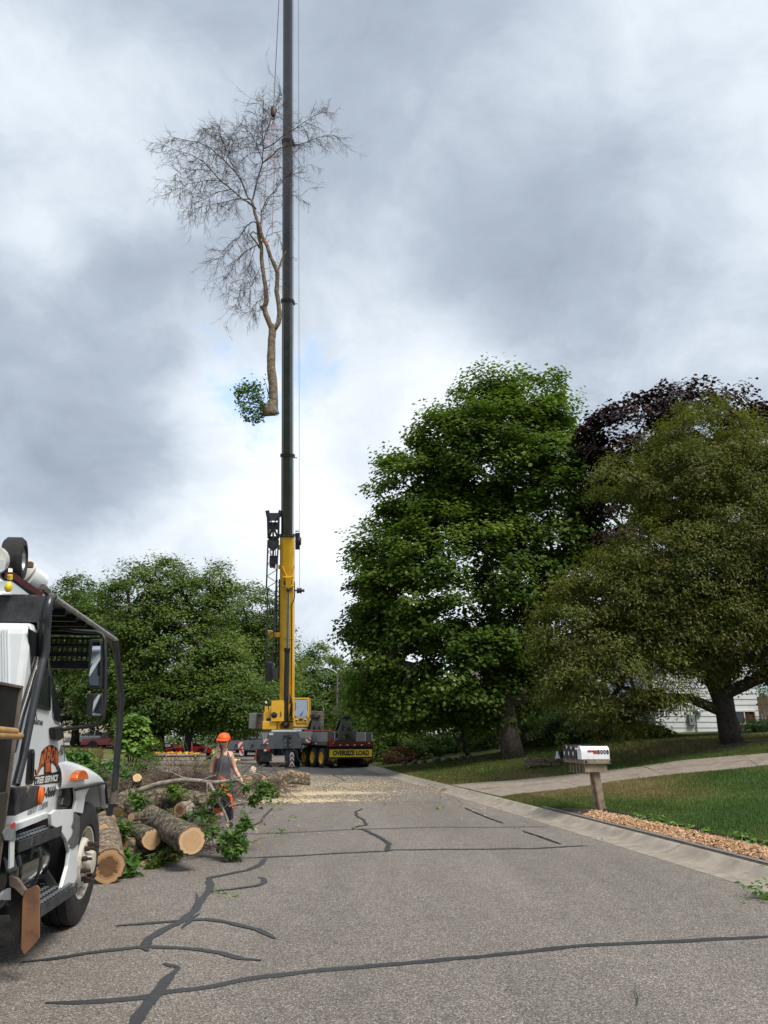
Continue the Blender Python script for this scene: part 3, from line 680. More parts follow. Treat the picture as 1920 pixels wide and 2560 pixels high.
# --- bushes
def bush(name, px, py, rx, ry, y, lm, size, per, nc, cr, label, shape='diamond', cat='bush', group=None, **kw):
    c = at(px, py, y); k = (at(px+10, py, y)-c).length/10; base = Vector((c.x, y, H(c.x, y)))
    e = [(np.array((c.x, y, max(c.z, base.z+ry*k*.5))), np.array([rx*k, rx*k*.7, ry*k]))]
    C, O = sample_shell(e, nc, .35); C[:, 2] = np.maximum(C[:, 2], base.z+.1)
    root = empty(name, base, label=label, category=cat)
    if group: root['group'] = group
    link('foliage', clumps(C-np.array(base), O, per, cr, size, shape, lm, 'foliage', **kw), root)
    mb = MB()
    for i in range(7):
        t = C[int(rng.integers(len(C)))]-np.array(base); mb.tube([(0, 0, -.05), Vector(t)*.5+Vector((0, 0, .1)), t], [.03, .02, .01], 5, False)
    mb.build('stems', M_BARKD, root); return root
for a in [(965, 1868, 30, 42, 50, L_MID, .15, 60, 70, .45, 'green shrub at the kerb right behind the trailer corner'),
          (1000, 1893, 36, 24, 46, L_RUST, .12, 60, 60, .35, 'rusty orange bush beside the kerb past the trailer'),
          (1060, 1878, 45, 38, 47, L_DARK, .14, 70, 90, .4, 'dark rounded bush between the rusty bush and leaning tree'),
          (1120, 1880, 40, 30, 49, L_DARK, .14, 60, 70, .4, 'dark bush behind the base of the leaning tree'),
          (1205, 1868, 42, 34, 47, L_MID, .14, 60, 80, .4, 'mid green bush left of the maple trunk'),
          (1345, 1850, 60, 48, 42, L_DARK, .14, 70, 120, .45, 'dark shrub right of the maple trunk'),
          (1440, 1835, 70, 50, 40, L_DARK, .14, 70, 130, .45, 'dark shrub mass behind the mailboxes'),
          (1540, 1830, 70, 45, 38, L_DARK, .16, 70, 130, .45, 'dark broadleaf shrub right of the mailboxes'),
          (1400, 1770, 90, 60, 47, L_DARK, .17, 70, 140, .6, 'tall dark thicket below the olive tree edge'),
          (1250, 1790, 100, 60, 52, L_DARK, .17, 70, 150, .6, 'tall dark thicket behind the maple trunk'),
          (1100, 1800, 110, 60, 54, L_DARK, .17, 70, 160, .6, 'tall dark thicket behind the leaning tree')]:
    bush('shrub', *a)
bush('ground_cover_bed', 1610, 1832, 60, 16, 36, L_MID, .16, 60, 60, .35, 'leafy ground cover bed at the foot of the white wall', 'maple', 'ground cover')
bush('sumac_shrub', 1892, 1816, 34, 18, 36, L_LIME, .14, 45, 40, .4, 'light green feathery shrub below the basement window', 'long', 'shrub')
bush('garden_shrub', 336, 1838, 31, 44, 28, L_LIME, .14, 32, 80, .27, 'bright lime green maple sapling left of the flower planter', 'maple', 'shrub')
bush('garden_shrub', 365, 1870, 34, 22, 56, L_DARK, .16, 60, 50, .4, 'dark clipped bush in front of the black sedan', 'diamond', 'bush')
bush('hydrangea', 262, 1942, 50, 30, 20, L_ASH, .12, 45, 100, .28, 'broad leaved garden plant seen just past the truck fender', 'diamond', 'garden plant')
bush('hydrangea', 190, 1902, 40, 16, 24, L_ASH, .12, 45, 70, .28, 'broad leaved garden plant seen over the truck cowl', 'diamond', 'garden plant')
bush('hydrangea', 300, 1972, 48, 38, 17, L_ASH, .11, 45, 90, .25, 'tall green garden plant above the log pile', 'diamond', 'garden plant')
bush('hydrangea', 360, 1905, 45, 22, 31, L_MID, .1, 45, 60, .25, 'grey green perennials at the left end of the planter', 'long', 'garden plant')
# ornamental grass
def grass_tuft(px, py, y, h, r, n, lm, label):
    b = at(px, py, y); b.z = H(b.x, y); root = empty('ornamental_grass', b, label=label, category='grass clump')
    a = rng.uniform(0, 2*np.pi, n); rr = r*np.sqrt(rng.random(n)); hh = h*rng.uniform(.6, 1.05, n); d_ = np.stack([np.cos(a), np.sin(a), 0*a], 1); e = np.stack([-np.sin(a), np.cos(a), 0*a], 1)
    base = d_*rr[:, None]*.3; mid = d_*(rr*.6)[:, None]+np.stack([0*a, 0*a, hh*.7], 1); tip = d_*(rr*1.3)[:, None]+np.stack([0*a, 0*a, hh], 1); w_ = .008
    V = np.stack([base-e*w_, base+e*w_, mid+e*w_, tip, mid-e*w_], 1)
    link('blades', npmesh('blades', V.reshape(-1, 3), np.arange(5*n).reshape(-1, 5), lm, rng.random(n)), root)
grass_tuft(222, 1900, 26, 1.05, .36, 420, L_STRAW, 'tan plumed ornamental grass in front of the red pickup')
grass_tuft(283, 1905, 23, .7, .4, 300, L_LIME, 'yellow green grass clump left of the black guard post')
# far wood closing the view
def far_wood():
    Cs = []; 
    for i in range(900):
        px = rng.uniform(-300, 2300); y = rng.uniform(125, 170); c = at(px, 1846, y); topz = 7+4*mn.noise(Vector((px*.01, 3, 0)))+(3 if px > 950 else 0)
        Cs.append((c.x, y, rng.uniform(.5, max(2, topz))))
    C = np.array(Cs); O = np.tile(np.array([[0, -.7, .7]]), (len(C), 1))
    link('far_wood', clumps(C, O, 60, 2.2, .7, 'diamond', L_DARK, 'far_wood', flat=.6), None, kind='stuff', label='dense dark woodland closing the view at the end of the street', category='woodland')
far_wood()
# low litter of fallen leaf sprigs on the street
def sprig(px, py, n, size, lm, label, z=None, spread=.12, name='fallen_leaves', up=.05):
    b = ground(px, py, .0) if z is None else terra(px, py); root = None
    P = rng.normal(0, spread, (n, 3)); P[:, 2] = np.abs(rng.normal(0, up, n))+.012; N_ = rng.normal(0, .5, (n, 3)); N_[:, 2] = 1
    o = link(name, leafmesh(name, P, N_, size*rng.uniform(.7, 1.3, n), 'diamond', lm, rng.random(n)), None, label=label, category='leaves'); o.location = b+Vector((0, 0, .004)); return o
sprig(1915, 2250, 60, .085, L_ASH, 'leafy green sprig lying in the gutter at the right edge of the photo', spread=.1, up=.12)
sprig(560, 2238, 10, .075, L_LIME, 'pale leaf cluster lying beside the wide tar loop', spread=.07, up=.01)
sprig(740, 2043, 4, .12, L_ASH, 'single dark green leaf lying past the log pile', spread=.04, up=.01)
sprig(1095, 2023, 12, .09, L_LIME, 'small leaf cluster on the road between the two short diagonal seams', spread=.06, up=.03)
sprig(1500, 2100, 3, .07, L_ASH, 'lone leaf in the gutter below the grey pavers', spread=.03, up=.01)
sprig(1125, 1978, 40, .1, L_RUST, 'brown leafy twig lying where the driveway meets the road', spread=.3, up=.03)
sprig(1090, 1970, 50, .1, L_STRAW, 'yellowed leaf litter in the gutter left of the driveway mouth', spread=.45, up=.03)
sprig(620, 2110, 14, .09, L_STRAW, 'dry curled leaf strip beside the leafy branch', spread=.12, up=.01)
sprig(690, 2026, 14, .1, L_ASH, 'green twig sprout standing on the sawdust edge', spread=.12, up=.12)
sprig(700, 2085, 16, .08, L_ASH, 'small green sprig on the long cross seam', spread=.1, up=.03)
sprig(720, 2175, 3, .03, L_STRAW, 'tiny dry leaf scrap below the middle cross seam', spread=.02, up=.01)
# weeds and small plants on the right verge
HOS = [(712, 775), (757, 790), (815, 800), (870, 808), (950, 830), (1010, 840), (1090, 862), (1220, 890), (1390, 922), (1470, 945), (1555, 962), (1648, 985)]
hl = ['nearest the mail post', 'second from the mail post', 'third from the mail post', 'fourth from the mail post', 'fifth from the mail post', 'sixth from the mail post, low and round', 'seventh from the mail post, wide and pale',
      'eighth from the mail post, tall and bright', 'ninth from the mail post, the widest and yellowest', 'tenth from the mail post, low', 'eleventh from the mail post, small', 'at the right edge of the photo']
for (zx, zy), lb in zip(HOS, hl):
    b = terra(1350+zx/2.91, 1780+zy/2.91+3); n = 46; P = rng.normal(0, .034, (n, 3)); P[:, 2] = np.abs(P[:, 2])*1.3+.015; N_ = P*6+rng.normal(0, .3, (n, 3))+np.array([0, 0, .5])
    o = link('edging_plant', leafmesh('edging_plant', P, N_, .075*rng.uniform(.7, 1.3, n), 'diamond', L_LIME, rng.random(n)*.8), None, label='lime bedding plant at the black edging, '+lb, category='plant', group='small plants along the mulch bed')
    o.location = b
for px, py, lb in [(1205, 1930, 'yellow green weed in the dry grass left of the small planter'), (1090, 1925, 'pale weed tuft near the far kerb')]:
    b = terra(px, py); n = 60; P = rng.normal(0, .2, (n, 3)); P[:, 2] = np.abs(rng.normal(0, .12, n)); N_ = rng.normal(0, .5, (n, 3)); N_[:, 2] = 1
    o = link('weed', leafmesh('weed', P, N_, .09*rng.uniform(.7, 1.3, n), 'long', L_LIME, rng.random(n)), None, label=lb, category='weed', kind='stuff'); o.location = b
# boulders edging the bed
M_ROCK = mat('rock', (.12, .115, .10), .95, var=.3, scale=7, bump=.02, bscale=18, dirt=(.06, .05, .04), dscale=4)
rk = [(1010, 1912, 12), (1035, 1910, 14), (1060, 1908, 13), (1092, 1905, 20), (1120, 1903, 15), (1140, 1902, 12), (1158, 1900, 16), (1178, 1899, 18), (1200, 1899, 11), (1222, 1898, 13)]
for i, (px, py, wpx) in enumerate(rk):
    b = terra(px, py); b = Vector((b.x, b.y, H(b.x, b.y))); r_ = wpx*.02*.62
    mb = MB(); mb.ell((0, 0, r_*.3), (r_, r_*.8, r_*.75), 10, 7); mb.v = [tuple(Vector(v)*(1+.25*mn.noise(Vector(v)*3+Vector((i*5, 0, 0))))) for v in mb.v]
    o = mb.build('boulder', M_ROCK, None, 60, label=('grey boulder edging the bed under the maple, %s' % ['nearest the road', 'second from the road', 'third from the road', 'the biggest, pale and upright', 'just right of the biggest one', 'small, sixth from the road', 'left of the leaning trunk', 'large, at the foot of the leaning trunk', 'small, right of the leaning trunk', 'nearest the maple trunk'][i]), category='boulder', group='boulders edging the bed'); o.location = b
# ================================================================ BUILDINGS, FENCE, LAMP, CARS
M_WSIDE = mat('white_siding', (.66, .69, .72), .7, var=.04, scale=2, bump=.002, bscale=40, dirt=(.55, .56, .56), dscale=1.2, dlo=.55, dhi=.8)
M_CREAM = mat('cream_siding', (.60, .55, .44), .8, var=.06, scale=2)
M_ROOF = mat('roof_shingle', (.10, .085, .075), .95, var=.25, scale=6, bump=.01)
M_TRIM = mat('white_trim', (.72, .73, .74), .6, var=.05, scale=3)
M_GLASS = mat('dark_glass', (.02, .024, .026), .08, var=.2, scale=2, spec=.9)
M_CURT = mat('red_curtain', (.10, .028, .02), .7, var=.2, scale=6)
M_WOODF = mat('weathered_fence', (.12, .085, .062), .9, var=.25, scale=8, bump=.006)
M_METG = mat('grey_metal', (.32, .33, .34), .45, metal=.6, var=.12)
M_REDW = mat('dark_red_wall', (.14, .035, .03), .85, var=.15)
M_BRICK = mat('tan_brick', (.33, .24, .18), .9, var=.25, scale=25, bump=.004)
def house(name, x0, x1, yf, depth, z0, zt, board, wallm, roofm, label, boards=True, over=.4):
    root = empty(name, ((x0+x1)/2, yf+depth/2, z0), label=label, category='house'); w_ = x1-x0; h = zt-z0
    mb = MB(); mb.box((0, .03, h/2-.2), (w_-.04, depth-.06, h+.4)); mb.build('wall', wallm, root)
    if boards:
        n = int(h/board); P_ = None
        for i in range(n):
            zb = i*board; mb = MB(); y = -depth/2
            mb.add([(-w_/2, y+.002, zb+.012), (w_/2, y+.002, zb+.012), (w_/2, y-.035, zb+.012), (-w_/2, y-.035, zb+.012), (-w_/2, y+.002, zb+board), (w_/2, y+.002, zb+board), (w_/2, y-.008, zb+board), (-w_/2, y-.008, zb+board)],
                   [(0, 1, 2, 3), (4, 7, 6, 5), (3, 2, 6, 7), (0, 3, 7, 4), (1, 5, 6, 2), (0, 4, 5, 1)])
            mb.build('siding_board', wallm, root)
    mb = MB(); rh = depth*.22
    mb.prism([(-w_/2-over, -depth/2-over, h), (-w_/2-over, 0, h+rh), (-w_/2-over, depth/2+over, h), (-w_/2-over, depth/2+over, h+.15), (-w_/2-over, 0, h+rh+.18), (-w_/2-over, -depth/2-over, h+.15)], (w_+2*over, 0, 0))
    mb.build('roof', roofm, root)
    return root
def window(root, wx, wz, ww, wh, y, framem, glassms, bars=1):
    mb = MB(); t = .07
    for a in (-1, 1): mb.box((wx+a*(ww/2-t/2), y-.05, wz), (t, .1, wh))
    for a in (-1, 1): mb.box((wx, y-.05, wz+a*(wh/2-t/2)), (ww-2*t, .1, t))
    for k in range(bars): mb.box((wx-ww/2+ww*(k+1)/(bars+1), y-.045, wz), (.05, .08, wh-2*t))
    f = mb.build('window', framem, root)
    for k in range(bars+1):
        pw = (ww-2*t)/(bars+1); mb = MB(); mb.box((wx-ww/2+t+pw*(k+.5), y-.02, wz), (pw-.06, .02, wh-2*t)); mb.build('pane', glassms[k % len(glassms)], f)
    return f
yh = 44; wx0, wx1 = at(1642, 1830, yh).x, at(1908, 1830, yh).x; z0 = at(1750, 1834, yh).z
hw = house('white_house', wx0, wx1, yh, 9, z0, z0+4.4, .305, M_WSIDE, M_ROOF, 'white clapboard house partly hidden behind the olive tree trunk')
a = at(1833, 1812, yh); b = at(1886, 1776, yh); o = hw.location
window(hw, (a.x+b.x)/2-o.x, (a.z+b.z)/2-o.z, b.x-a.x, b.z-a.z, -4.54, M_TRIM, [M_GLASS, M_CURT])
mb = MB(); a = at(1742, 1780, yh); mb.lathe([(0, .13), (.14, .13), (.18, .09), (.19, 0)], (a.x-o.x, -4.54-.05, a.z-o.z), (0, -1, 0), 14); mb.box((a.x-o.x, -4.56, a.z-o.z-.02), (.34, .12, .42)); mt = mb.build('electric_meter', M_METG, hw, 40)
mb = MB(); mb.cyl((a.x-o.x-.12, -4.58, a.z-o.z+.3), (a.x-o.x-.12, -4.58, .02), .035, 8); mb.build('conduit', M_METG, mt)
mb = MB(); a = at(1727, 1800, yh); mb.box((a.x-o.x, -4.6, a.z-o.z), (.35, .2, .6), bev=.03); mb.build('utility_box', M_METG, hw)
# brick house deeper behind the thicket
x0, x1 = at(1180, 1830, 58).x, at(1600, 1830, 58).x; hb = house('brick_house', x0, x1, 58, 9, 1.2, 5.4, .3, M_BRICK, M_ROOF, 'tan brick house glimpsed through gaps below the maple', boards=False)
a = at(1500, 1702, 58); window(hb, a.x-hb.location.x, a.z-1.2-.6, 1.6, 1.3, -4.48, M_TRIM, [M_GLASS])
a = at(1240, 1800, 58); window(hb, a.x-hb.location.x, 1.9, 1.8, 1.3, -4.48, M_TRIM, [M_TRIM, M_GLASS])
# cream house left
x0, x1 = at(60, 1830, 80).x, at(262, 1830, 80).x; hc = house('cream_house', x0, x1, 80, 9, .9, 4.3, .42, M_CREAM, M_ROOF, 'cream sided house behind the silver car, seen past the truck mirror')
mb = MB(); a = at(242, 1842, 80); 
for k in range(3): mb.box((a.x-hc.location.x-1.2+k*.9, -5.3, .55), (.05, .05, 1.1))
mb.box((a.x-hc.location.x-.3, -5.3, 1.1), (1.9, .06, .06)); mb.build('porch_rail', M_METG, hc)
x0, x1 = at(838, 1830, 92).x, at(905, 1830, 92).x; z = at(850, 1832, 92).z; he = house('far_white_house', x0, x1, 92, 8, z-1.2, at(850, 1797, 92).z, .5, M_TRIM, M_ROOF, 'small white gabled house behind the street lamp', boards=False)
x0, x1 = at(560, 1830, 112).x, at(660, 1830, 112).x; z = at(600, 1846, 112).z; house('dark_red_house', x0, x1, 112, 8, z-1.2, at(600, 1802, 112).z, .5, M_REDW, M_ROOF, 'dark red house behind the white pickup', boards=False)
# fence on the right
fx = at(1903, 1830, 43).x; fr = empty('wooden_fence', (fx, 43, H(fx, 43)), label='brown board fence joining the right end of the white house', category='fence'); zt = at(1910, 1742, 43).z-fr.location.z
for k in range(14):
    mb = MB(); mb.box((k*.17+.08, 0, zt/2), (.14, .025, zt+.05*math.sin(k*2.3))); mb.build('fence_board', M_WOODF, fr)
mb = MB(); mb.box((1.2, .05, .5), (2.5, .06, .09)); mb.box((1.2, .05, zt-.4), (2.5, .06, .09)); mb.build('rail', M_WOODF, fr)
# street lamp
lp = at(842, 1800, 86); lx = lp.x; root = empty('street_lamp', (lx, 86, H(lx, 86)), label='tall grey street lamp with a curved arm reaching left, behind the trailer', category='street lamp'); zb = H(lx, 86)
ztop = at(841, 1682, 86).z-zb; mb = MB(); mb.tube([(0, 0, 0), (0, 0, ztop)], [.14, .09], 8); mb.build('pole', mat('lamp_post', (.12, .11, .1), .8), root)
k = (at(841, 1690, 86)-at(801, 1690, 86)).length; M_ALU = mat('aluminium', (.6, .62, .63), .5, metal=.3)
mb = MB(); mb.tube([(0, 0, ztop-.1), (-k*.25, 0, ztop+.25), (-k*.65, 0, ztop+.55)], .06, 6); mb.build('arm', M_ALU, root)
mb = MB(); mb.tube([(-k*.62, 0, ztop+.55), (-k*.8, 0, ztop+.56), (-k, 0, ztop+.58)], [.1, .2, .12], 8, squash=.6); mb.build('lamp_head', M_ALU, root)
# small concrete walk and drive on the left
def slab_strip(name, x0, x1, y0, y1, m, dz=.015, nx=30, ny=6, **kw):
    vs = []
    for j in range(ny+1):
        for i in range(nx+1): x = x0+(x1-x0)*i/nx; y = y0+(y1-y0)*j/ny; vs.append((x, y, H(x, y)+dz))
    mb = MB(); mb.add(vs, [(j*(nx+1)+i, j*(nx+1)+i+1, (j+1)*(nx+1)+i+1, (j+1)*(nx+1)+i) for j in range(ny) for i in range(nx)]); return mb.build(name, m, None, **kw)
slab_strip('driveway_opposite', -34, -8.6, 33.6, 41.2, M_DRIVE, kind='structure')
slab_strip('sidewalk_opposite', -34, -13.2, 61.6, 63.0, M_CONC, .03, kind='structure')
slab_strip('car_park', -40, -14.5, 65.0, 78, M_ASPH, .02, kind='structure')
# ---------------- cars
M_TYRE = mat('tyre', (.018, .018, .019), .8, var=.25, scale=12, bump=.002)
M_RIM = mat('alloy', (.35, .36, .37), .35, metal=.8)
M_BLK = mat('black_trim', (.012, .012, .014), .5, var=.2)
M_TAIL = mat('tail_lamp', (.35, .012, .01), .25, var=.1)
M_WLAMP = mat('head_lamp', (.7, .7, .68), .15, var=.05)
def wheel_parts(parent, c, r, wd, rimm, side=1, rr=.62, n=26, name='wheel', dish=.35):
    """axle along local x; side +1 shows outside at +x"""
    root = bpy.data.objects.new(name, None)
    prof = [(-wd/2, r*rr), (-wd/2, r*.93), (-wd*.38, r), (-wd*.14, r), (-wd*.12, r*.985), (-wd*.1, r), (wd*.1, r), (wd*.12, r*.985), (wd*.14, r), (wd*.38, r), (wd/2, r*.93), (wd/2, r*rr)]
    mb = MB(); mb.lathe(prof+[(wd*.3, r*rr*.97), (-wd*.3, r*rr*.97), (-wd/2, r*rr)], c, (side, 0, 0), n); t = mb.build(name, M_TYRE, parent, 35)
    mb = MB(); mb.lathe([(wd*.49, r*rr), (wd*.49, r*rr*.93), (wd*.38, r*rr*.86), (wd*dish, r*rr*.8), (wd*(dish-.12), r*rr*.4), (wd*(dish+.05), r*rr*.36), (wd*(dish+.08), r*rr*.15), (wd*(dish+.08), 0)], c, (side, 0, 0), n); mb.build('rim', rimm, t, 35)
    return t
def car(name, pos, rz, L, Wd, body, cabin, paint, r, label, cat, glassm=None, wb=(.2, .8), group=None, extra=None):
    """body, cabin: side profiles (x along, z); x forward; local frame y across"""
    root = empty(name, pos, rz, label=label, category=cat)
    if group: root['group'] = group
    mb = MB(); mb.prism([(x, -Wd/2, z) for x, z in body], (0, Wd, 0)); mb.build('body', paint, root, 30, bevel=.05)
    # cabin narrows upward
    zb = min(z for x, z in cabin); zt = max(z for x, z in cabin)
    def yy(z, f=1): return (Wd/2-.04)-(z-zb)/(zt-zb)*.20
    n = len(cabin); vs = [(x, -yy(z), z) for x, z in cabin]+[(x, yy(z), z) for x, z in cabin]
    mb = MB(); mb.add(vs, [tuple(range(n-1, -1, -1)), tuple(range(n, 2*n))]+[(i, (i+1) % n, (i+1) % n+n, i+n) for i in range(n)]); mb.build('cabin', paint, root, 30, bevel=.03)
    gm = glassm or M_GLASS; cx = sum(x for x, z in cabin)/n
    for sg in (-1, 1):
        lo = [(cx+(x-cx)*.86, zb+(z-zb)*.82+.05) for x, z in cabin]
        lx_, hx = min(x for x, z in lo), max(x for x, z in lo)
        for q in (0, 1):
            P_ = []
            for x, z in lo: 
                x2 = min(x, cx-.04) if q == 0 else max(x, cx+.04); P_.append((x2, sg*(yy(z)+.006), z))
            mb = MB(); mb.prism(P_, (0, -sg*.02, 0)); mb.build('side_window', gm, root)
    # windscreens: on the sloping ends
    cs = sorted(cabin, key=lambda p: p[0]); top = [p for p in cabin if p[1] > zt-.06]
    for end, nm in ((0, 'rear_window'), (-1, 'windscreen')):
        p0 = cs[end]; p1 = (sorted(top, key=lambda p: p[0])[end])
        dx, dz = p1[0]-p0[0], p1[1]-p0[1]; nn = Vector((-dz, 0, dx)).normalized()*(.012 if end == 0 else .012)
        if nn.x*(-1 if end == 0 else 1) < 0: nn = -nn
        a = Vector((p0[0]+dx*.12, 0, p0[1]+dz*.12))+nn; b = Vector((p0[0]+dx*.88, 0, p0[1]+dz*.88))+nn
        ya, yb = yy(a.z)-.08, yy(b.z)-.08
        mb = MB(); mb.prism([a+Vector((0, -ya, 0)), a+Vector((0, ya, 0)), b+Vector((0, yb, 0)), b+Vector((0, -yb, 0))], nn*.4); mb.build(nm, gm, root)
    xs = [x for x, z in body]; x0, x1 = min(xs), max(xs)
    for fx in wb:
        for sg in (-1, 1):
            wp = MB(); wc = Vector((x0+L*fx, sg*(Wd/2-.10), r))
            wp.lathe([(-.1, r*.6), (-.1, r*.95), (-.07, r), (.07, r), (.1, r*.95), (.1, r*.6), (-.1, r*.6)], wc, (0, sg, 0), 20); t = wp.build('wheel', M_TYRE, root, 35)
            wp = MB(); wp.lathe([(.1, r*.62), (.06, r*.5), (.07, r*.15), (.09, 0)], wc, (0, sg, 0), 20); wp.build('rim', M_RIM, t, 30)
            wp = MB(); wp.lathe([(.015, r*1.16), (.02, 0)], Vector((wc.x, sg*(Wd/2-.01), r+.01)), (0, sg, 0), 20); wp.build('wheel_arch', M_BLK, root)
    zl = .62*zb+.2
    for sg in (-1, 1):
        mb = MB(); mb.box((x1-.03, sg*(Wd/2-.22), zl), (.08, .34, .16), bev=.02); mb.build('headlight', M_WLAMP, root)
        mb = MB(); mb.box((x0+.03, sg*(Wd/2-.2), zl+.08), (.08, .32, .14), bev=.02); mb.build('tail_light', M_TAIL, root)
    mb = MB(); mb.box((x1-.01, 0, .42), (.08, Wd*.9, .14), bev=.02); mb.build('front_bumper', M_BLK, root); mb = MB(); mb.box((x0+.01, 0, .42), (.08, Wd*.9, .14), bev=.02); mb.build('rear_bumper', M_BLK, root)
    return root
P_RED = mat('red_paint', (.52, .014, .02), .25, var=.06, coat=.8, spec=.6)
P_SIL = mat('silver_paint', (.42, .46, .48), .3, metal=.5, var=.05, coat=.6)
P_BLK = mat('dark_paint', (.03, .036, .05), .2, var=.05, coat=.8, spec=.6)
P_WHT = mat('white_paint', (.74, .76, .78), .35, var=.03, scale=2, coat=.5, dirt=(.55, .55, .53), dscale=2.5, dlo=.6, dhi=.85)
pick = [(0, .45), (0, .98), (1.7, 1.0), (2.9, 1.04), (4.3, .98), (5.1, .92), (5.15, .45)]; pcab = [(1.75, 1.0), (1.95, 1.68), (3.0, 1.72), (3.75, 1.03)]
sed = [(0, .4), (.02, .85), (.8, .93), (3.3, .92), (4.5, .75), (4.6, .38)]; scab = [(.45, .9), (1.3, 1.36), (2.4, 1.4), (3.35, .92)]
spo = [(0, .35), (0, .8), (.9, .86), (3.0, .84), (4.2, .66), (4.35, .34)]; spcab = [(.7, .84), (1.4, 1.18), (2.1, 1.2), (2.9, .84)]
def pos(px, y): x = at(px, 1846, y).x; return Vector((x, y, H(x, y)+.02))
car('parked_pickup', pos(366, 67), R(178), 5.15, 1.9, pick, pcab, P_RED, .38, 'red pickup truck parked facing left, behind the tan ornamental grass', 'pickup')
car('parked_car', pos(292, 76), R(182), 4.6, 1.8, sed, scab, P_SIL, .33, 'silver car parked at the far left in front of the cream house', 'car')
car('parked_car', pos(418, 69.5), R(172), 4.6, 1.8, sed, scab, P_BLK, .34, 'dark blue grey sedan parked tail to the right behind the lime sapling', 'car')
car('parked_car', pos(442, 76), R(175), 4.35, 1.8, spo, spcab, P_RED, .33, 'small red car mostly hidden behind the dark sedan tail', 'car')
car('parked_car', pos(536, 73), R(178), 4.35, 1.8, spo, spcab, P_RED, .34, 'low red sports car parked under the skirt of the low dark tree', 'car')
pk = car('parked_pickup', pos(640, 82), R(-88+6), 5.15, 1.95, pick, pcab, P_WHT, .38, 'white pickup with a ladder rack standing nose toward us left of the crane', 'pickup')
mb = MB()
for sg in (-1, 1):
    for x in (.4, 2.2): mb.beam((x, sg*.75, .98), (x, sg*.75, 2.15), .05)
    mb.beam((.3, sg*.75, 2.15), (3.4, sg*.75, 2.15), .05)
for x in (.4, 1.3, 2.2): mb.beam((x, -.75, 2.18), (x, .75, 2.18), .05)
mb.build('ladder_rack', M_ALU, pk)
car('parked_car', pos(850, 84), R(180), 4.6, 1.8, sed, scab, P_SIL, .33, 'grey car roof seen behind the trailer in front of the far white house', 'car')
# wheelie bin
b = terra(992, 1888); b = at(992, 1846, 51); b.z = H(b.x, 51)
root = empty('trash_bin', b, label='dark trash bin with a dull red lid between the shrubs past the trailer', category='trash bin')
mb = MB(); mb.box((0, 0, .5), (.6, .6, .95), taper=1.15, bev=0); mb.build('bin_body', M_BLK, root); mb = MB(); mb.box((0, 0, 1.02), (.74, .74, .09), bev=.02); mb.build('lid', mat('dull_red_plastic', (.16, .03, .03), .5), root)
# ---------------- planters
M_STN = mat('retaining_stone', (.36, .32, .26), .9, var=.2, scale=9, bump=.008, bscale=30)
pc = at(432, 1900, 44.0); pcx = pc.x; pz = H(pcx, 43)
root = empty('stone_planter', (pcx, 44.0, pz), label='curved planter of pale stacked stone blocks holding orange flowers', category='planter')
for course in range(3):
    n = 13; 
    for k in range(n):
        a = math.pi+math.pi*(k+.5*(course % 2))/n
        if a > 2*math.pi: continue
        r_x, r_y = 1.65, 1.1; cx, cy = r_x*math.cos(a), r_y*math.sin(a); t = math.atan2(r_y*math.cos(a), -r_x*math.sin(a))
        mb = MB(); cap = course == 2
        mb.box((cx, cy, .1+course*.2), (.39 if not cap else .43, .26 if not cap else .33, .185 if not cap else .09), rz=t, bev=.015); mb.build('stone', M_STN, root)
mb = MB(); mb.tube([(0, 0, 0), (0, 0, .42)], [1.0, 1.0], 20); mb.v = [(x*1.55, y*1.0, z) for x, y, z in mb.v]; mb.build('planting_soil', M_SOIL, root)
M_FLOW = leafmat('marigold', (.7, .16, .01), (.85, .33, .02), (.85, .55, .05), .15)
n = 420; P = np.stack([rng.uniform(-.9, 1.5, n), rng.uniform(-.9, .5, n), rng.uniform(.42, .6, n)], 1); N_ = rng.normal(0, .5, (n, 3)); N_[:, 2] = 1; N_[:, 1] -= .5
o = link('marigolds', leafmesh('marigolds', P, N_, .14*rng.uniform(.7, 1.2, n), 'maple', M_FLOW, rng.random(n)), None, kind='stuff', label='orange and yellow marigolds filling the stone planter', category='flowers'); o.location = (pcx, 44.0, pz)
n = 1500; P = np.stack([rng.uniform(-1.6, 1.6, n), rng.uniform(-1.0, .6, n), rng.uniform(.36, .6, n)], 1); N_ = rng.normal(0, .5, (n, 3)); N_[:, 2] = 1
o = link('planter_foliage', leafmesh('planter_foliage', P, N_, .12*rng.uniform(.7, 1.2, n), 'long', L_MID, rng.random(n)), None, kind='stuff', label='green foliage under the marigolds', category='foliage'); o.location = (pcx, 44.0, pz)
# right planter
b = terra(1382, 1914); b.z = H(b.x, b.y)
root = empty('timber_planter', b, label='low oval planter ring of brown blocks in the dry grass left of the mailboxes', category='planter')
M_PB = mat('brown_block', (.16, .115, .08), .9, var=.25, scale=10, bump=.008)
for c_ in range(2):
    for k in range(16):
        a = 2*math.pi*(k+.5*c_)/16; mb = MB(); mb.box((.95*math.cos(a), .55*math.sin(a), .07+c_*.13), (.33, .16, .12), rz=math.atan2(.55*math.cos(a), -.95*math.sin(a)), bev=.012); mb.build('block', M_PB, root)
pb = Vector((b.x+.35, b.y, b.z+.2))
root = empty('potted_plant', pb, label='leafy plant in a small dark pot standing on the brown block planter', category='plant')
mb = MB(); mb.lathe([(-.2, 0), (-.2, .1), (.1, .14), (.1, .12), (0, .1), (0, 0)], (0, 0, .2), (0, 0, 1), 14); mb.build('pot', M_BLK, root, 40)
n = 110; P = np.stack([rng.normal(0, .15, n), rng.normal(0, .15, n), rng.uniform(.3, 1.0, n)], 1); N_ = rng.normal(0, .5, (n, 3)); N_[:, 2] = 1
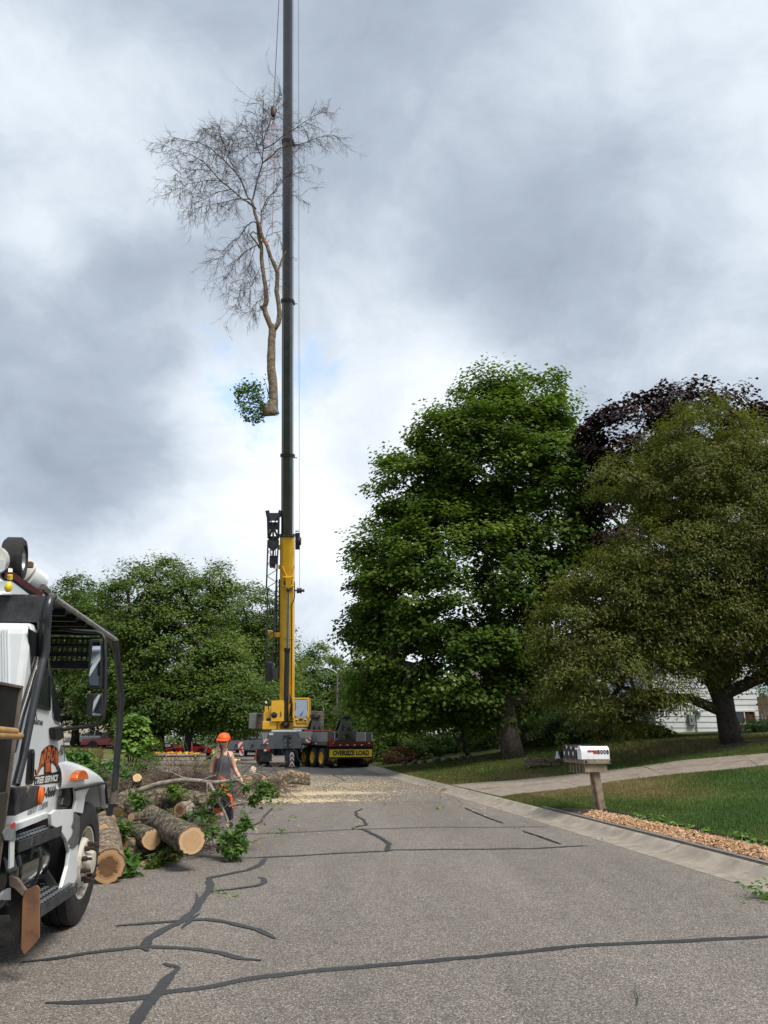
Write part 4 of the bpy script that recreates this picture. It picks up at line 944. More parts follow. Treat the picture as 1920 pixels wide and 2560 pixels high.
link('foliage', leafmesh('foliage', P, N_, .15*rng.uniform(.7, 1.2, n), 'diamond', L_MID, rng.random(n)), root)
mb = MB(); mb.tube([(0, 0, .1), (.02, 0, .5), (0, .01, .98)], [.015, .012, .006], 5); mb.build('stem', M_BARK, root)
root = empty('garden_ornament', Vector((b.x+.12, b.y-.35, b.z+.2)), label='small white garden ornament on the front edge of the brown planter', category='ornament')
mb = MB(); mb.lathe([(0, 0), (0, .08), (.08, .1), (.16, .07), (.2, .04), (.25, .05), (.3, .03), (.31, 0)], (0, 0, 0), (0, 0, 1), 12); mb.build('figure', M_TRIM, root, 60)
n = 260; P = np.stack([rng.uniform(-.9, .2, n), rng.uniform(-.4, .4, n), rng.uniform(.15, .45, n)], 1); N_ = rng.normal(0, .5, (n, 3)); N_[:, 2] = .6
o = link('planter_weeds', leafmesh('planter_weeds', P, N_, .12*rng.uniform(.7, 1.2, n), 'long', L_MID, rng.random(n)), None, label='scraggly green weeds growing in the left half of the brown planter', category='plant'); o.location = b
# ---------------- mailboxes
M_LUM = mat('weathered_lumber', (.27, .21, .145), .85, var=.2, scale=7, bump=.004, bscale=30, dirt=(.17, .14, .11), dscale=3, dlo=.5, dhi=.7)
M_WMB = mat('white_mailbox', (.78, .8, .82), .35, var=.03)
M_BMB = mat('black_mailbox', (.016, .02, .024), .4, var=.15)
M_RFL = mat('red_flag', (.5, .03, .03), .5)
M_NUM = mat('black_numeral', (.01, .01, .016), .6)
pm = terra(1508, 2030); mx, my = pm.x, pm.y; zmb = H(mx, my); hd = R(5)   # row runs down the road; boxes face the road
root = empty('mail_post', (mx, my, zmb), hd, label='weathered wooden mail post with a slatted shelf beside the mulch bed', category='mail post')
zs = at(1490, 1899, my).z-zmb       # shelf top
mb = MB(); mb.beam((.0, 0, -.1), (-.09, .02, zs-.2), .125, .10, up=(0, 1, 0)); mb.build('post', M_LUM, root, bevel=.006)
mb = MB(); mb.beam((-.085, .11, -.1), (-.15, .13, zs-.2), .05, .09, up=(0, 1, 0)); mb.build('brace_board', M_LUM, root, bevel=.004)
sx0, sx1 = -.36, .17
mb = MB(); mb.box(((sx0+sx1)/2-.02, -.08, zs-.15), (.46, .04, .18)); mb.build('apron', M_LUM, root, bevel=.004)
mb = MB(); mb.box(((sx0+sx1)/2, -.13, zs-.035), (sx1-sx0+.03, .04, .085)); mb.build('front_rail', M_LUM, root, bevel=.004)
mb = MB(); mb.box(((sx0+sx1)/2, 1.17, zs-.035), (sx1-sx0+.03, .04, .085)); mb.build('rear_rail', M_LUM, root, bevel=.004)
for sg, x in ((0, sx0), (1, sx1)):
    mb = MB(); mb.box((x+(.02 if sg == 0 else -.02), .52, zs-.035), (.04, 1.256, .085)); mb.build('side_rail', M_LUM, root, bevel=.004)
for k in range(5): mb = MB(); mb.box(((sx0+sx1)/2, -.02+k*.26, zs-.004-.02), (sx1-sx0-.09, .12, .025)); mb.build('slat', M_LUM, root)
for k in range(6): mb = MB(); mb.box((sx0+.09, .02+k*.2, zs-.18), (.03, .05, .2)); mb.build('picket', M_LUM, root)
for sx in (sx0+.03, sx1+.005):
    mb = MB(); mb.box((sx, -.153, zs-.035), (.035, .006, .05)); mb.build('bracket', M_BLK, root)
def mailbox(yo, m, label, white=False, xo=0, h=.25, L=.57, wd=.24):
    r_ = empty('mailbox', Vector((mx, my, zmb))+Matrix.Rotation(hd, 3, 'Z') @ Vector((-.11+xo, yo, zs+.012)), hd, label=label, category='mailbox', group='mailboxes on the shelf')
    def prof(g=0, z0=0):
        P_ = [(-wd/2-g, z0), (-wd/2-g, h-wd*.45)]
        for k in range(1, 10): a = math.pi-math.pi*k/10; P_.append(((wd/2+g)*math.cos(a), h-wd*.45+(wd*.45+g)*math.sin(a)))
        return P_+[(wd/2+g, h-wd*.45), (wd/2+g, z0)]
    mb = MB(); mb.prism([(-L/2+.02, y_, z_) for y_, z_ in prof()], (L-.03, 0, 0)); mb.build('shell', m, r_, 30)
    mb = MB(); mb.prism([(-L/2-.012, y_, z_) for y_, z_ in prof(.007, -.006)], (.03, 0, 0)); mb.build('door', m, r_, 30)
    mb = MB(); mb.prism([(L/2-.012, y_, z_) for y_, z_ in prof(.004)], (.012, 0, 0)); mb.build('back_rim', m, r_, 30)
    mb = MB(); mb.box((-L/2-.03, 0, h-.05), (.03, .05, .025), bev=.005); mb.build('latch', M_BLK if not white else m, r_)
    if white:
        y_ = -wd/2-.003
        mb = MB(); mb.prism([(-.17, y_, .155), (-.155, y_, .172), (.03, y_, .172), (.03, y_, .105), (-.035, y_, .105), (-.05, y_, .14), (-.115, y_, .142), (-.13, y_, .13), (-.145, y_, .14)], (0, -.005, 0)); mb.build('flag', M_RFL, r_)
        for k, ch in enumerate('8008'): text_obj('numeral', ch, .118, M_NUM, frame((.062+k*.062, y_-.002, .135), (1, 0, 0), (0, 0, 1)), r_, .001, sx=.88, weight=.004)
        mb = MB()
        for k in range(4): mb.box((-.16+k*.11, y_-.001, .008), (.006, .004, .016))
        mb.build('rivets', M_METG, r_)
    else:
        mb = MB(); mb.box((-L/2-.016, .02, .1), (.004, .06, .07)); mb.build('label_plate', M_TRIM, r_)
        mb = MB(); mb.box((.02, -wd/2-.004, .15), (.12, .006, .03)); mb.build('flag', M_BMB, r_)
mailbox(.0, M_WMB, 'white domed mailbox numbered 8008 with a red flag, nearest on the shelf', True)
mailbox(.30, M_BMB, 'black mailbox directly behind the white one', False, -.02)
mailbox(.62, M_BMB, 'black mailbox third along the shelf from the white one', False, -.01, h=.26)
mailbox(.94, M_BMB, 'black mailbox at the far end of the shelf', False, .0, h=.27)
# ================================================================ CRANE
M_YEL = mat('crane_yellow', (.72, .40, .018), .4, var=.05, scale=1.5, coat=.3, dirt=(.50, .27, .02), dscale=1.3, dlo=.55, dhi=.75)
M_BOOM = mat('boom_black', (.026, .026, .03), .22, var=.15, scale=.6, coat=.6, spec=.8, dirt=(.04, .04, .042), dscale=.5)
M_CGREY = mat('crane_grey', (.10, .11, .12), .5, var=.08, scale=2, dirt=(.05, .05, .052), dscale=1.5, dlo=.55, dhi=.75)
M_CLT = mat('crane_light_grey', (.23, .24, .235), .55, var=.08, scale=2)
M_CHROME = mat('chrome_rod', (.5, .52, .54), .18, metal=1.0, var=.05)
M_RUST = mat('rusty_steel', (.10, .075, .06), .8, var=.2, scale=4, dirt=(.16, .13, .11), dscale=1.5)
M_DK = mat('dark_steel', (.028, .03, .034), .5, var=.2, scale=4)
M_JIB = mat('jib_steel', (.05, .058, .068), .45, var=.15, scale=2)
M_CWHT = mat('crane_white', (.62, .63, .62), .5, var=.06)
M_SRED = mat('sign_red', (.5, .03, .03), .5, var=.05); M_SYEL = mat('sign_yellow', (.75, .55, .03), .5, var=.05, dirt=(.5, .36, .05), dscale=3, dlo=.6, dhi=.8); M_SBLK = mat('sign_black', (.012, .012, .014), .6)
M_CONE = mat('cone_orange', (.8, .13, .02), .5)
M_CABLE = mat('cable', (.10, .10, .11), .5, metal=.5)
ca = at(718, 1846, 51); CL = Vector((ca.x, 51, 0))
crane = empty('mobile_crane', CL, 0, label='yellow and grey mobile crane with a very tall black telescopic boom', category='crane')
A0 = 51.9/ray(718, 1812).y; MPX = A0/FPX
BT = (717.0, 1790.0, 721.5, -520.0)
def bx_(py): return BT[0]+(BT[2]-BT[0])*(BT[1]-py)/(BT[1]-BT[3])
def bl(px, py, n=0.0): return ray(px, py)*(A0-n)+Vector((0, 0, CH))-CL
def fb(name, m, x0, y0, x1, y1, y=50.5, dep=1.0, parent=None, bev=0, out=None):
    a = at(x0, y0, y)-CL; b = at(x1, y1, y)-CL; mb = out or MB(); mb.box(((a.x+b.x)/2, a.y+dep/2, (a.z+b.z)/2), (abs(b.x-a.x), dep, abs(a.z-b.z)), bev=bev)
    if out: return out
    return mb.build(name, m, parent or crane)
# boom
sec = [(1790, 1335, 33.5, M_YEL, 'boom_base'), (1345, 1135, 29.5, M_BOOM, 'boom_section'), (1150, 750, 28, M_BOOM, 'boom_section'), (765, 352, 26.3, M_BOOM, 'boom_section'), (365, -520, 24.6, M_BOOM, 'boom_section')]
parts = []
for i, (p0, p1, wpx, m, nm) in enumerate(sec):
    w_ = wpx*MPX; a, b = bl(bx_(p0), p0), bl(bx_(p1), p1); U = (b-a).normalized(); X = Vector((1, 0, 0)); X = (X-U*X.dot(U)).normalized(); N_ = X.cross(U)
    if N_.y > 0: N_ = -N_
    pr = [(-.5, .12), (-.47, .33), (-.28, .5), (.28, .5), (.47, .33), (.5, .12), (.5, -.62), (-.5, -.62)]
    if i == 0: pr = [(-.5, .3), (-.40, .42), (-.22, .5), (.22, .5), (.40, .42), (.5, .3), (.5, -.7), (-.5, -.7)]
    mb = MB(); mb.prism([a+X*u*w_+N_*v*w_ for u, v in pr], b-a); o = mb.build(nm, m, crane); parts.append(o)
    # collar at the top of the section
    if p1 > -100:
        c = bl(bx_(p1), p1); h = 8*MPX; g = 1.16
        if i == 0:
            mb = MB(); mb.prism([c-U*h*.9+X*u*w_*1.1+N_*v*w_*1.08 for u, v in pr], U*h*.9); mb.build('collar', M_DK, o)
            mb = MB()
            for k in (-.45, -.15, .15, .45): mb.cyl(c-U*h*.45+X*k*w_+N_*w_*.5, c-U*h*.45+X*k*w_+N_*w_*.62, .05, 8)
            mb.build('wear_pad_bolts', M_RUST, o)
        else:
            mb = MB(); mb.prism([c-U*h+X*u*w_*g+N_*v*w_*g for u, v in pr], U*h); mb.build('collar', M_BLK, o)
            mb = MB(); mb.cyl(c-U*h*1.2+X*w_*.55, c-U*h*1.2+X*w_*.85, .03, 6); mb.build('cable_guide', M_BLK, o)
UB, XB, NB = U, X, N_
bb = parts[0]
# lift cylinder
mb = MB(); mb.tube([bl(714, 1812, 1.5), bl(715.5, 1722, 1.28), bl(718, 1622, 1.0)], .165, 16); lc = mb.build('lift_cylinder', M_DK, crane, 40)
mb = MB(); mb.tube([bl(717.5, 1630, 1.02), bl(718, 1620, 1.0)], .2, 16); mb.build('gland', M_BLK, lc, 40)
mb = MB(); mb.tube([bl(718, 1622, 1.0), bl(720.5, 1482, .66)], .095, 14); mb.build('rod', M_CHROME, lc, 60)
mb = MB(); mb.ell(bl(720.5, 1474, .6), (.12, .12, .18)); mb.ell(bl(714, 1812, 1.5), (.24, .24, .2)); mb.build('rod_eye', M_DK, lc, 60)
# yoke on boom
mb = MB(); c = bl(721.5, 1456, .5); mb.beam(bl(721.5, 1469, .5), bl(721.5, 1443, .5), .26, .35, up=(1, 0, 0)); mb.beam(bl(708, 1443, .46), bl(735, 1443, .46), .14, .1); mb.beam(bl(706, 1464, .44), bl(716, 1465, .44), .14, .1); mb.beam(bl(727, 1465, .44), bl(736, 1464, .44), .14, .1)
for a, b in ((705, 717), (736, 725)): mb.beam(bl(a, 1415, .46), bl(b, 1441, .46), .05, .05)
yk = mb.build('cylinder_yoke', M_YEL, crane)
mb = MB(); mb.cyl(bl(710, 1457, .5), bl(713.5, 1457, .5), .13, 10); mb.cyl(bl(725, 1457, .5), bl(729, 1457, .5), .13, 10); mb.build('pin', M_BLK, yk)
mb = MB()
for x0, y0 in ((709, 1443), (714, 1443), (729, 1443), (733, 1443)): mb.ell(bl(x0, y0, .55), (.04, .04, .04), 6, 4)
mb.build('bolts', M_YEL, yk)
# folds along the yellow base and hoses
mb = MB(); mb.tube([bl(729, 1511, .55), bl(729, 1600, .55), bl(728, 1745, .55)], .035, 6); mb.tube([bl(733, 1505, .5), bl(736, 1494, .42), bl(737, 1480, .3), bl(736, 1455, .3)], .035, 6); mb.tube([bl(729, 1511, .55), bl(731.5, 1506, .52), bl(733, 1505, .5)], .035, 6); mb.build('hose', M_DK, bb, 60)
mb = MB(); mb.prism([bl(bx_(1598)+u*34*1.01, 1598, v*.9) for u, v in ((-.5, .3), (-.22, .5), (.22, .5), (.5, .3))], UB*.03); mb.build('weld_band', M_YEL, bb)
# reels on the right of the boom
mb = MB(); mb.beam(bl(744, 1332, .1), bl(744, 1374, .1), .09, .3, up=(1, 0, 0)); mb.cyl(bl(746, 1353, .1), bl(752.5, 1353, .1), .26, 16); mb.cyl(bl(738, 1353, .1), bl(746, 1353, .1), .06, 8); mb.cyl(bl(738, 1328, .1), bl(747, 1328, .1), .04, 8); mb.build('cable_reel', M_DK, bb, 40)
mb = MB(); mb.cyl(bl(743, 1476.5, .1), bl(753, 1476.5, .1), .17, 16); mb.cyl(bl(752.5, 1476.5, .1), bl(753.5, 1476.5, .1), .21, 16); mb.cyl(bl(742.5, 1476.5, .1), bl(743.5, 1476.5, .1), .21, 16); mb.cyl(bl(753, 1476.5, .1), bl(761, 1476.5, .1), .09, 12); mb.cyl(bl(735, 1476.5, .1), bl(743, 1476.5, .1), .05, 8); mb.build('cable_reel', M_DK, bb, 40)
mb = MB(); mb.cyl(bl(748.5, 1471, .1), bl(745.5, -500, .1), .013, 5); mb.build('switch_cable', M_CABLE, bb)
# brackets carrying the jib
mb = MB()
for y0, y1 in ((1362, 1374), (1412, 1422)): mb.prism([bl(697, y0, 0), bl(706, y0, 0), bl(706, y1, 0), bl(697, y1, 0)], NB*.3)
mb.prism([bl(692, 1490, 0), bl(704, 1487, 0), bl(704, 1494, 0)], NB*.2)
mb.prism([bl(669, 1575, 0), bl(685, 1576, 0), bl(686, 1581, 0), bl(703, 1579, 0), bl(703, 1590, 0), bl(670, 1592, 0)], NB*.35); mb.build('jib_bracket', M_YEL, crane, bevel=.02)
# lattice jib stowed along the boom
jb = empty('jib', (0, 0, 0)); jb.parent = crane
def lat(x0a, x0b, x1a, x1b, y0, y1, step, n0, n1, r=.05):
    """four chords between left line (x0a->x0b) and right line (x1a->x1b) from y0 (top) to y1 (bottom)"""
    mb = MB(); f = lambda s_, t, n: bl((x0a+(x0b-x0a)*t) if s_ == 0 else (x1a+(x1b-x1a)*t), y0+(y1-y0)*t, n)
    for s_ in (0, 1):
        for n in (n0, n1): mb.cyl(f(s_, 0, n), f(s_, 1, n), r, 6)
    k = int((y1-y0)/step)
    for i in range(k):
        a, b = i/k, (i+1)/k; s_ = i % 2
        for n in (n0, n1): mb.cyl(f(s_, a, n), f(1-s_, b, n), r*.5, 5)
        for q in (0, 1): mb.cyl(f(q, a, n0 if s_ else n1), f(q, b, n1 if s_ else n0), r*.5, 5)
    return mb
lat(670, 666, 696, 690, 1350, 1470, 15, 0, .55).build('lattice_upper', M_JIB, jb, 60)
lat(669.5, 666, 690, 681.5, 1470, 1655, 15, 0, .5).build('lattice_lower', M_JIB, jb, 60)
lat(692, 689, 698.5, 697, 1448, 1695, 12, -.2, .2, .045).build('lattice_inner', M_DK, jb, 60)
mb = MB()
for xa, xb in ((668, 671), (702, 697)): mb.beam(bl(xa, 1276, .2), bl(xb, 1292, .2), .09, .3); mb.beam(bl(xb, 1290, .2), bl(xb+(1.5 if xb < 680 else -1), 1346, .2), .1, .5)
mb.beam(bl(669, 1292, .2), bl(698, 1292, .2), .12, .5); mb.beam(bl(670, 1315, .2), bl(697, 1315, .2), .07, .5)
mb.beam(bl(683, 1318, .3), bl(671, 1346, .3), .1, .1); mb.beam(bl(683, 1318, .3), bl(696, 1346, .3), .1, .1); mb.beam(bl(683, 1314, .3), bl(674, 1295, .3), .05, .05); mb.beam(bl(683, 1314, .3), bl(692, 1295, .3), .05, .05)
mb.beam(bl(683, 1314, .35), bl(683, 1402, .35), .11, .11)
mb.build('jib_head', M_DK, jb)
mb = MB(); mb.beam(bl(671, 1352, .1), bl(696, 1352, .1), .1, .6); mb.prism([bl(671, 1352, .1), bl(696, 1352, .1), bl(695, 1368, .1), bl(688, 1376, .1), bl(680, 1376, .1), bl(673, 1368, .1)], NB*.35); mb.beam(bl(674, 1400, .1), bl(692, 1400, .1), .2, .55); mb.beam(bl(675, 1410, .1), bl(689, 1410, .1), .1, .5)
mb.beam(bl(677, 1376, .1), bl(677, 1398, .1), .05, .05); mb.beam(bl(689, 1376, .1), bl(689, 1398, .1), .05, .05); mb.build('jib_plate', M_JIB, jb)
mb = MB(); mb.prism([bl(667, 1654, 0), bl(681.5, 1654, 0), bl(681.5, 1699, 0), bl(665.5, 1699, 0)], NB*.5); mb.build('jib_foot', M_DK, jb)
mb = MB(); mb.prism([bl(682, 1668, 0), bl(697, 1668, 0), bl(697, 1698, 0), bl(682, 1698, 0)], NB*.25); mb.build('jib_foot_plate', M_CGREY, jb)
# superstructure
P = lambda x, y, d_=50.4: at(x, y, d_)-CL
mb = MB(); mb.prism([P(662, 1765), P(692, 1765), P(692, 1806), P(658, 1806), P(659, 1780), P(661, 1780)], (0, 2.6, 0)); eh = mb.build('engine_housing', M_YEL, crane, bevel=.03)
fb('side_box', M_YEL, 656, 1803, 691, 1824, 50.1, 1.4, crane, .03)
fb('slot', M_BLK, 666, 1795.5, 691, 1802, 50.37, .1, eh)
mb = MB(); mb.lathe([(0, .2), (.25, .2), (.3, .12), (.3, 0)], P(687, 1788, 50.2), (0, -1, 0), 16); mb.build('horn', M_BLK, eh, 40)
mb = MB(); mb.box(P(689, 1768, 50.2), (.2, .3, .6)); mb.box(P(687.5, 1760, 50.2), (.12, .2, .25)); mb.cyl(P(690, 1776, 50.1), P(690, 1802, 50.1), .04, 6); mb.build('filter', M_DK, eh)
mb = MB(); mb.cyl(P(666, 1759.5), P(686, 1758.5), .03, 6); mb.cyl(P(666, 1762.5), P(686, 1762.5), .02, 6)
for x in (667, 673, 680, 685): mb.cyl(P(x, 1758), P(x, 1766), .02, 6)
mb.cyl(P(671, 1762), P(671, 1773), .025, 6); mb.build('handrail', M_BLK, eh)
mb = MB(); mb.cyl(P(663.5, 1753), P(666, 1759), .07, 8); mb.build('work_light', M_CWHT, eh)
mb = MB(); mb.beam(P(695, 1751, 50), P(694, 1803, 50), .1, .8, up=(1, 0, 0)); mb.build('boom_cheek', M_YEL, crane)
mb = MB(); mb.beam(P(731, 1751, 50.6), P(731, 1803, 50.6), .1, 1.5, up=(1, 0, 0)); mb.build('boom_cheek', M_YEL, crane)
fb('slewing_frame', M_YEL, 691, 1805, 735, 1824, 50.6, 2.4, crane, .03)
fb('pivot_housing', M_DK, 697, 1768, 731, 1806, 51.3, 1.2)
mb = MB(); mb.ell(P(702, 1804, 50.2), (.13, .13, .13)); mb.cyl(P(702, 1804, 50.4), P(696, 1806, 50.4), .07, 8); mb.cyl(P(697, 1808, 50.3), P(697, 1823, 50.3), .12, 10); mb.build('swivel', M_YEL, crane, 60)
mb = MB()
for x, a, b, r in ((726, 1740, 1790, .04), (724, 1736, 1760, .03), (728.5, 1745, 1800, .045), (701, 1775, 1800, .03)): mb.tube([P(x, a, 50), P(x+1.5, (a+b)/2, 49.9), P(x-1, b, 50.1)], r, 6)
mb.build('hydraulic_hose', M_DK, crane, 60)
# operator's cab
cy = 49.7; P2 = lambda x, y, d_=cy: at(x, y, d_)-CL
mb = MB()
for x in (734.2, 770.5): mb.beam(P2(x, 1744), P2(x, 1796), .09, .12, up=(1, 0, 0))
mb.beam(P2(734, 1746.5), P2(771, 1746.5), .1, .08); mb.prism([P2(733.5, 1795), P2(771.5, 1795), P2(771.5, 1817), P2(733.5, 1816)], (0, 1.5, 0))
mb.prism([P2(733.5, 1746, cy+.05), P2(771.5, 1746, cy+.05), P2(771.5, 1744.5, cy+.05), P2(733.5, 1744.5, cy+.05)], (0, 1.45, 0))
cab = mb.build('cab', M_YEL, crane, bevel=.02)
mb = MB(); mb.prism([P2(770.8, 1744.5), P2(774, 1745, cy+.6), P2(774, 1816, cy+.6), P2(770.8, 1817)], (.01, .9, 0)); mb.build('cab_side', mat('cab_shaded_yellow', (.35, .22, .03), .5), cab)  # same cab yellow in a darker tone, shade painted into the side
M_WIND = bpy.data.materials.new('cab_glass'); M_WIND.use_nodes = True; t = NT(M_WIND.node_tree); M_WIND.node_tree.nodes.clear()
g = t.n('ShaderNodeBsdfGlossy', ins={'Color': (.8, .86, .9, 1), 'Roughness': .05}); tr = t.n('ShaderNodeBsdfTransparent', ins={'Color': (.8, .85, .85, 1)})
t.n('ShaderNodeOutputMaterial', ins={0: t.n('ShaderNodeMixShader', ins={0: .42, 1: tr.outputs[0], 2: g.outputs[0]}).outputs[0]})
pts = []
for i in range(9): 
    u = i/8; pts.append((736+34*u, 1795-(8 if i in (0, 8) else 3 if i in (1, 7) else 0)))
poly = [(736, 1748)]+pts+[(770, 1748)]
mb = MB(); mb.prism([P2(x, y, cy-.02+.10*max(0, (1790-y)/45)-.0) for x, y in poly], (0, .015, 0)); mb.build('windscreen', M_WIND, cab)
fb('cab_back_wall', M_CWHT, 735, 1748, 770.5, 1796, cy+1.3, .05, cab); fb('cab_blind', mat('cream_blind', (.6, .5, .35), .8), 744, 1760, 764, 1766, cy+1.2, .03, cab)
fb('seat', M_DK, 745, 1770, 762, 1795, cy+.95, .2, cab, .05)
for x in (742, 763.5):
    mb = MB(); mb.box(P2(x, 1798, cy-.04), (.1, .08, .07)); mb.build('cab_light', M_CWHT, cab)
    mb = MB(); mb.box(P2(x-.5, 1800.5, cy-.03), (.14, .07, .05)); mb.build('light_bracket', M_BLK, cab)
mb = MB(); mb.box(P2(752.5, 1799, cy-.02), (.24, .05, .1)); mb.build('badge', M_BLK, cab)
mb = MB(); mb.beam(P2(752, 1790, cy-.06), P2(759, 1778, cy), .02, .02); mb.beam(P2(749.5, 1790, cy-.06), P2(755, 1781, cy), .02, .02); mb.build('wiper', M_BLK, cab)
text_obj('maker_name', 'GROVE', .17, M_SBLK, frame(P2(753, 1809.5, cy-.012), (1, 0, 0), (0, 0, 1)), cab, .002, sx=1.25, weight=.003)
mb = MB(); a = P2(738, 1755, cy-.12); b = P2(738, 1775, cy-.1); mb.cyl(a, b, .012, 5); mb.cyl(P2(768, 1752, cy-.12), P2(768, 1778, cy-.1), .012, 5); mb.build('grab_rail', M_BLK, cab)
op = empty('person', P2(753, 1790, cy+.8)+CL, label='crane operator in a yellow hi vis vest sitting inside the crane cab', category='person')
fb('cab_step', M_CLT, 735, 1814, 764, 1822, cy+.1, 1.4, crane); fb('cab_floor', M_CWHT, 733, 1821.5, 768, 1823, cy-.1, 1.6, crane)
# counterweights
cw = fb('counterweight', M_CLT, 623, 1782.5, 641.5, 1821.5, 53.5, 1.6, crane, .03)
fb('counterweight', M_RUST, 641.5, 1782.5, 660, 1821.5, 53.45, 1.6, crane, .03); fb('counterweight', M_RUST, 773, 1778, 805, 1817, 53.4, 1.6, crane, .03)
for x in (645.5, 780):
    mb = MB(); mb.cyl(at(x, 1787, 53.3)-CL, at(x+6.5, 1787, 53.3)-CL, .06, 6); mb.cyl(at(x, 1786, 53.35)-CL, at(x, 1791, 53.35)-CL, .06, 6); mb.cyl(at(x+6.5, 1786, 53.35)-CL, at(x+6.5, 1791, 53.35)-CL, .06, 6); mb.build('lifting_lug', M_DK, cw)
fb('winch_frame', M_DK, 775, 1817, 806, 1824, 53.5, 1.2)
# deck row of white blocks
for k in range(7): fb('deck_panel', M_CWHT, 679+k*10.6, 1824.3, 679+k*10.6+10.1, 1831, 49.3, .5, crane)
# carrier
yc = 46.6; PC = lambda x, y, d_=yc: at(x, y, d_)-CL
mb = MB(); mb.prism([PC(673, 1829), PC(745, 1829), PC(746, 1847), PC(754, 1848), PC(754, 1871), PC(667, 1873), PC(667, 1850)], (-.35, 1.0, 0)); cbx = mb.build('outrigger_box', M_CGREY, crane, bevel=.02)
mb = MB(); mb.prism([PC(667, 1832, yc+1.2), PC(753, 1831, yc+1.2), PC(753, 1876, yc+1.2), PC(667, 1876, yc+1.2)], (-.6, 8, 0)); mb.build('carrier_chassis', M_CGREY, crane)
mb = MB(); mb.prism([PC(653, 1831), PC(672, 1831), PC(666, 1848), PC(658, 1848)], (-.3, .8, 0)); mb.build('corner_plate', M_CLT, crane)
mb = MB(); mb.prism([PC(746, 1828, yc+.3), PC(782, 1828, yc+.3), PC(777, 1845, yc+.3), PC(747, 1845, yc+.3)], (-.2, .7, 0)); mb.build('corner_plate', M_CLT, crane)
mb = MB(); mb.prism([PC(746, 1845.5, yc+.25), PC(780, 1846, yc+.25), PC(776, 1858, yc+.25), PC(746, 1858, yc+.25)], (-.2, .6, 0)); mb.build('side_beam', M_CGREY, crane)
fb('notice_plate', M_CWHT, 673, 1832, 683, 1838, yc-.03, .02, cbx)
mb = MB(); mb.box(PC(718.5, 1840, yc-.06), (.5, .1, .06)); mb.box(PC(720, 1855, yc-.05), (.07, .1, .8)); mb.cyl(PC(722, 1838, yc-.15), PC(722, 1872, yc-.15), .035, 8); mb.cyl(PC(722, 1842, yc-.15), PC(730, 1843, yc-.15), .035, 8); mb.build('hose_rack', M_DK, cbx)
mb = MB()
for x in (714, 724):
    for y in (1852, 1862): mb.box(PC(x, y, yc-.1), (.09, .06, .05))
mb.build('coupler', M_CHROME, cbx)
mb = MB(); mb.prism([PC(556, 1852, yc-.1), PC(668, 1851, yc), PC(668, 1873, yc), PC(556, 1875, yc-.1)], (0, .42, 0)); ob = mb.build('outrigger_beam', M_CGREY, crane, bevel=.015)
mb = MB()
for x in (590, 631): mb.cyl(PC(x, 1863, yc-.16), PC(x, 1863, yc), .055, 10)
mb.cyl(PC(653, 1862, yc-.1), PC(653, 1862, yc), .03, 8); mb.build('pin_hole', M_BLK, ob)
def chevron(parent, x0, y0, x1, y1, d_, fl=1):
    a, b = PC(x0, y1, d_), PC(x1, y0, d_); w_, h = b.x-a.x, b.z-a.z; mb = MB(); mb.prism([a, a+Vector((w_, 0, 0)), a+Vector((w_, 0, h)), a+Vector((0, 0, h))], (0, .02, 0)); pl = mb.build('warning_plate', M_CWHT, parent)
    def clip(P_):
        return P_
    for k in (-1, 0, 1):
        s0 = .33+k*.62; wd = .30; P_ = []
        # diagonal band x/w - z/h = s between s0-.. clipped to unit square
        sq = [(0, 0), (1, 0), (1, 1), (0, 1)]; f = lambda u, v: (u+fl*v-(0 if fl < 0 else 1))*.5+.33
        for (lo, sgn) in ((s0, 1), (s0+wd, -1)):
            out = []; src = sq if lo == s0 else P_
            for i in range(len(src)):
                p, q = src[i], src[(i+1) % len(src)]; fp, fq = sgn*(f(*p)-lo), sgn*(f(*q)-lo)
                if fp >= 0: out.append(p)
                if fp*fq < 0: t = fp/(fp-fq); out.append((p[0]+(q[0]-p[0])*t, p[1]+(q[1]-p[1])*t))
            P_ = out
            if not P_: break
        if len(P_) > 2: mb = MB(); mb.prism([a+Vector((u*w_, -.006, v*h)) for u, v in P_], (0, .004, 0)); mb.build('red_stripe', M_SRED, pl)
    return pl
chevron(ob, 595, 1855, 608, 1872, yc-.14, -1); chevron(ob, 598, 1874.5, 609, 1889, yc-.14, 1); chevron(cbx, 658, 1847, 671, 1860, yc-.1, -1); chevron(cbx, 764, 1845, 777, 1856, yc-.1, 1)
fb('wheel_housing', M_DK, 650, 1873.5, 685, 1886, yc+.2, 1.2); fb('tail_light', M_TAIL, 659, 1871.5, 675, 1878.5, yc-.1, .1, crane, .02); fb('tail_light_lens', M_CWHT, 659.5, 1874, 666, 1878, yc-.13, .03)
fb('mudflap', M_DK, 651, 1886.3, 679, 1904, yc+.25, .05)
for x in (664, 742):
    c = at(x, 1893, yc+1.6)-CL; c.z = .58; wp = MB(); wp.lathe([(-.2, .35), (-.2, .52), (-.14, .58), (.14, .58), (.2, .52), (.2, .35), (-.2, .35)], c, (1, 0, 0), 22); wp.build('wheel', M_TYRE, crane, 35)
    for k in range(1, 4): wp2 = MB(); c2 = c+Vector((-.26*k*1.4, 1.7*k, 0)); wp2.lathe([(-.2, .35), (-.2, .52), (-.14, .58), (.14, .58), (.2, .52), (.2, .35), (-.2, .35)], c2, (1, 0, 0), 22); wp2.build('wheel', M_TYRE, crane, 35)
fb('rear_axle', M_DK, 684, 1872, 745, 1889, yc+1.0, .6)
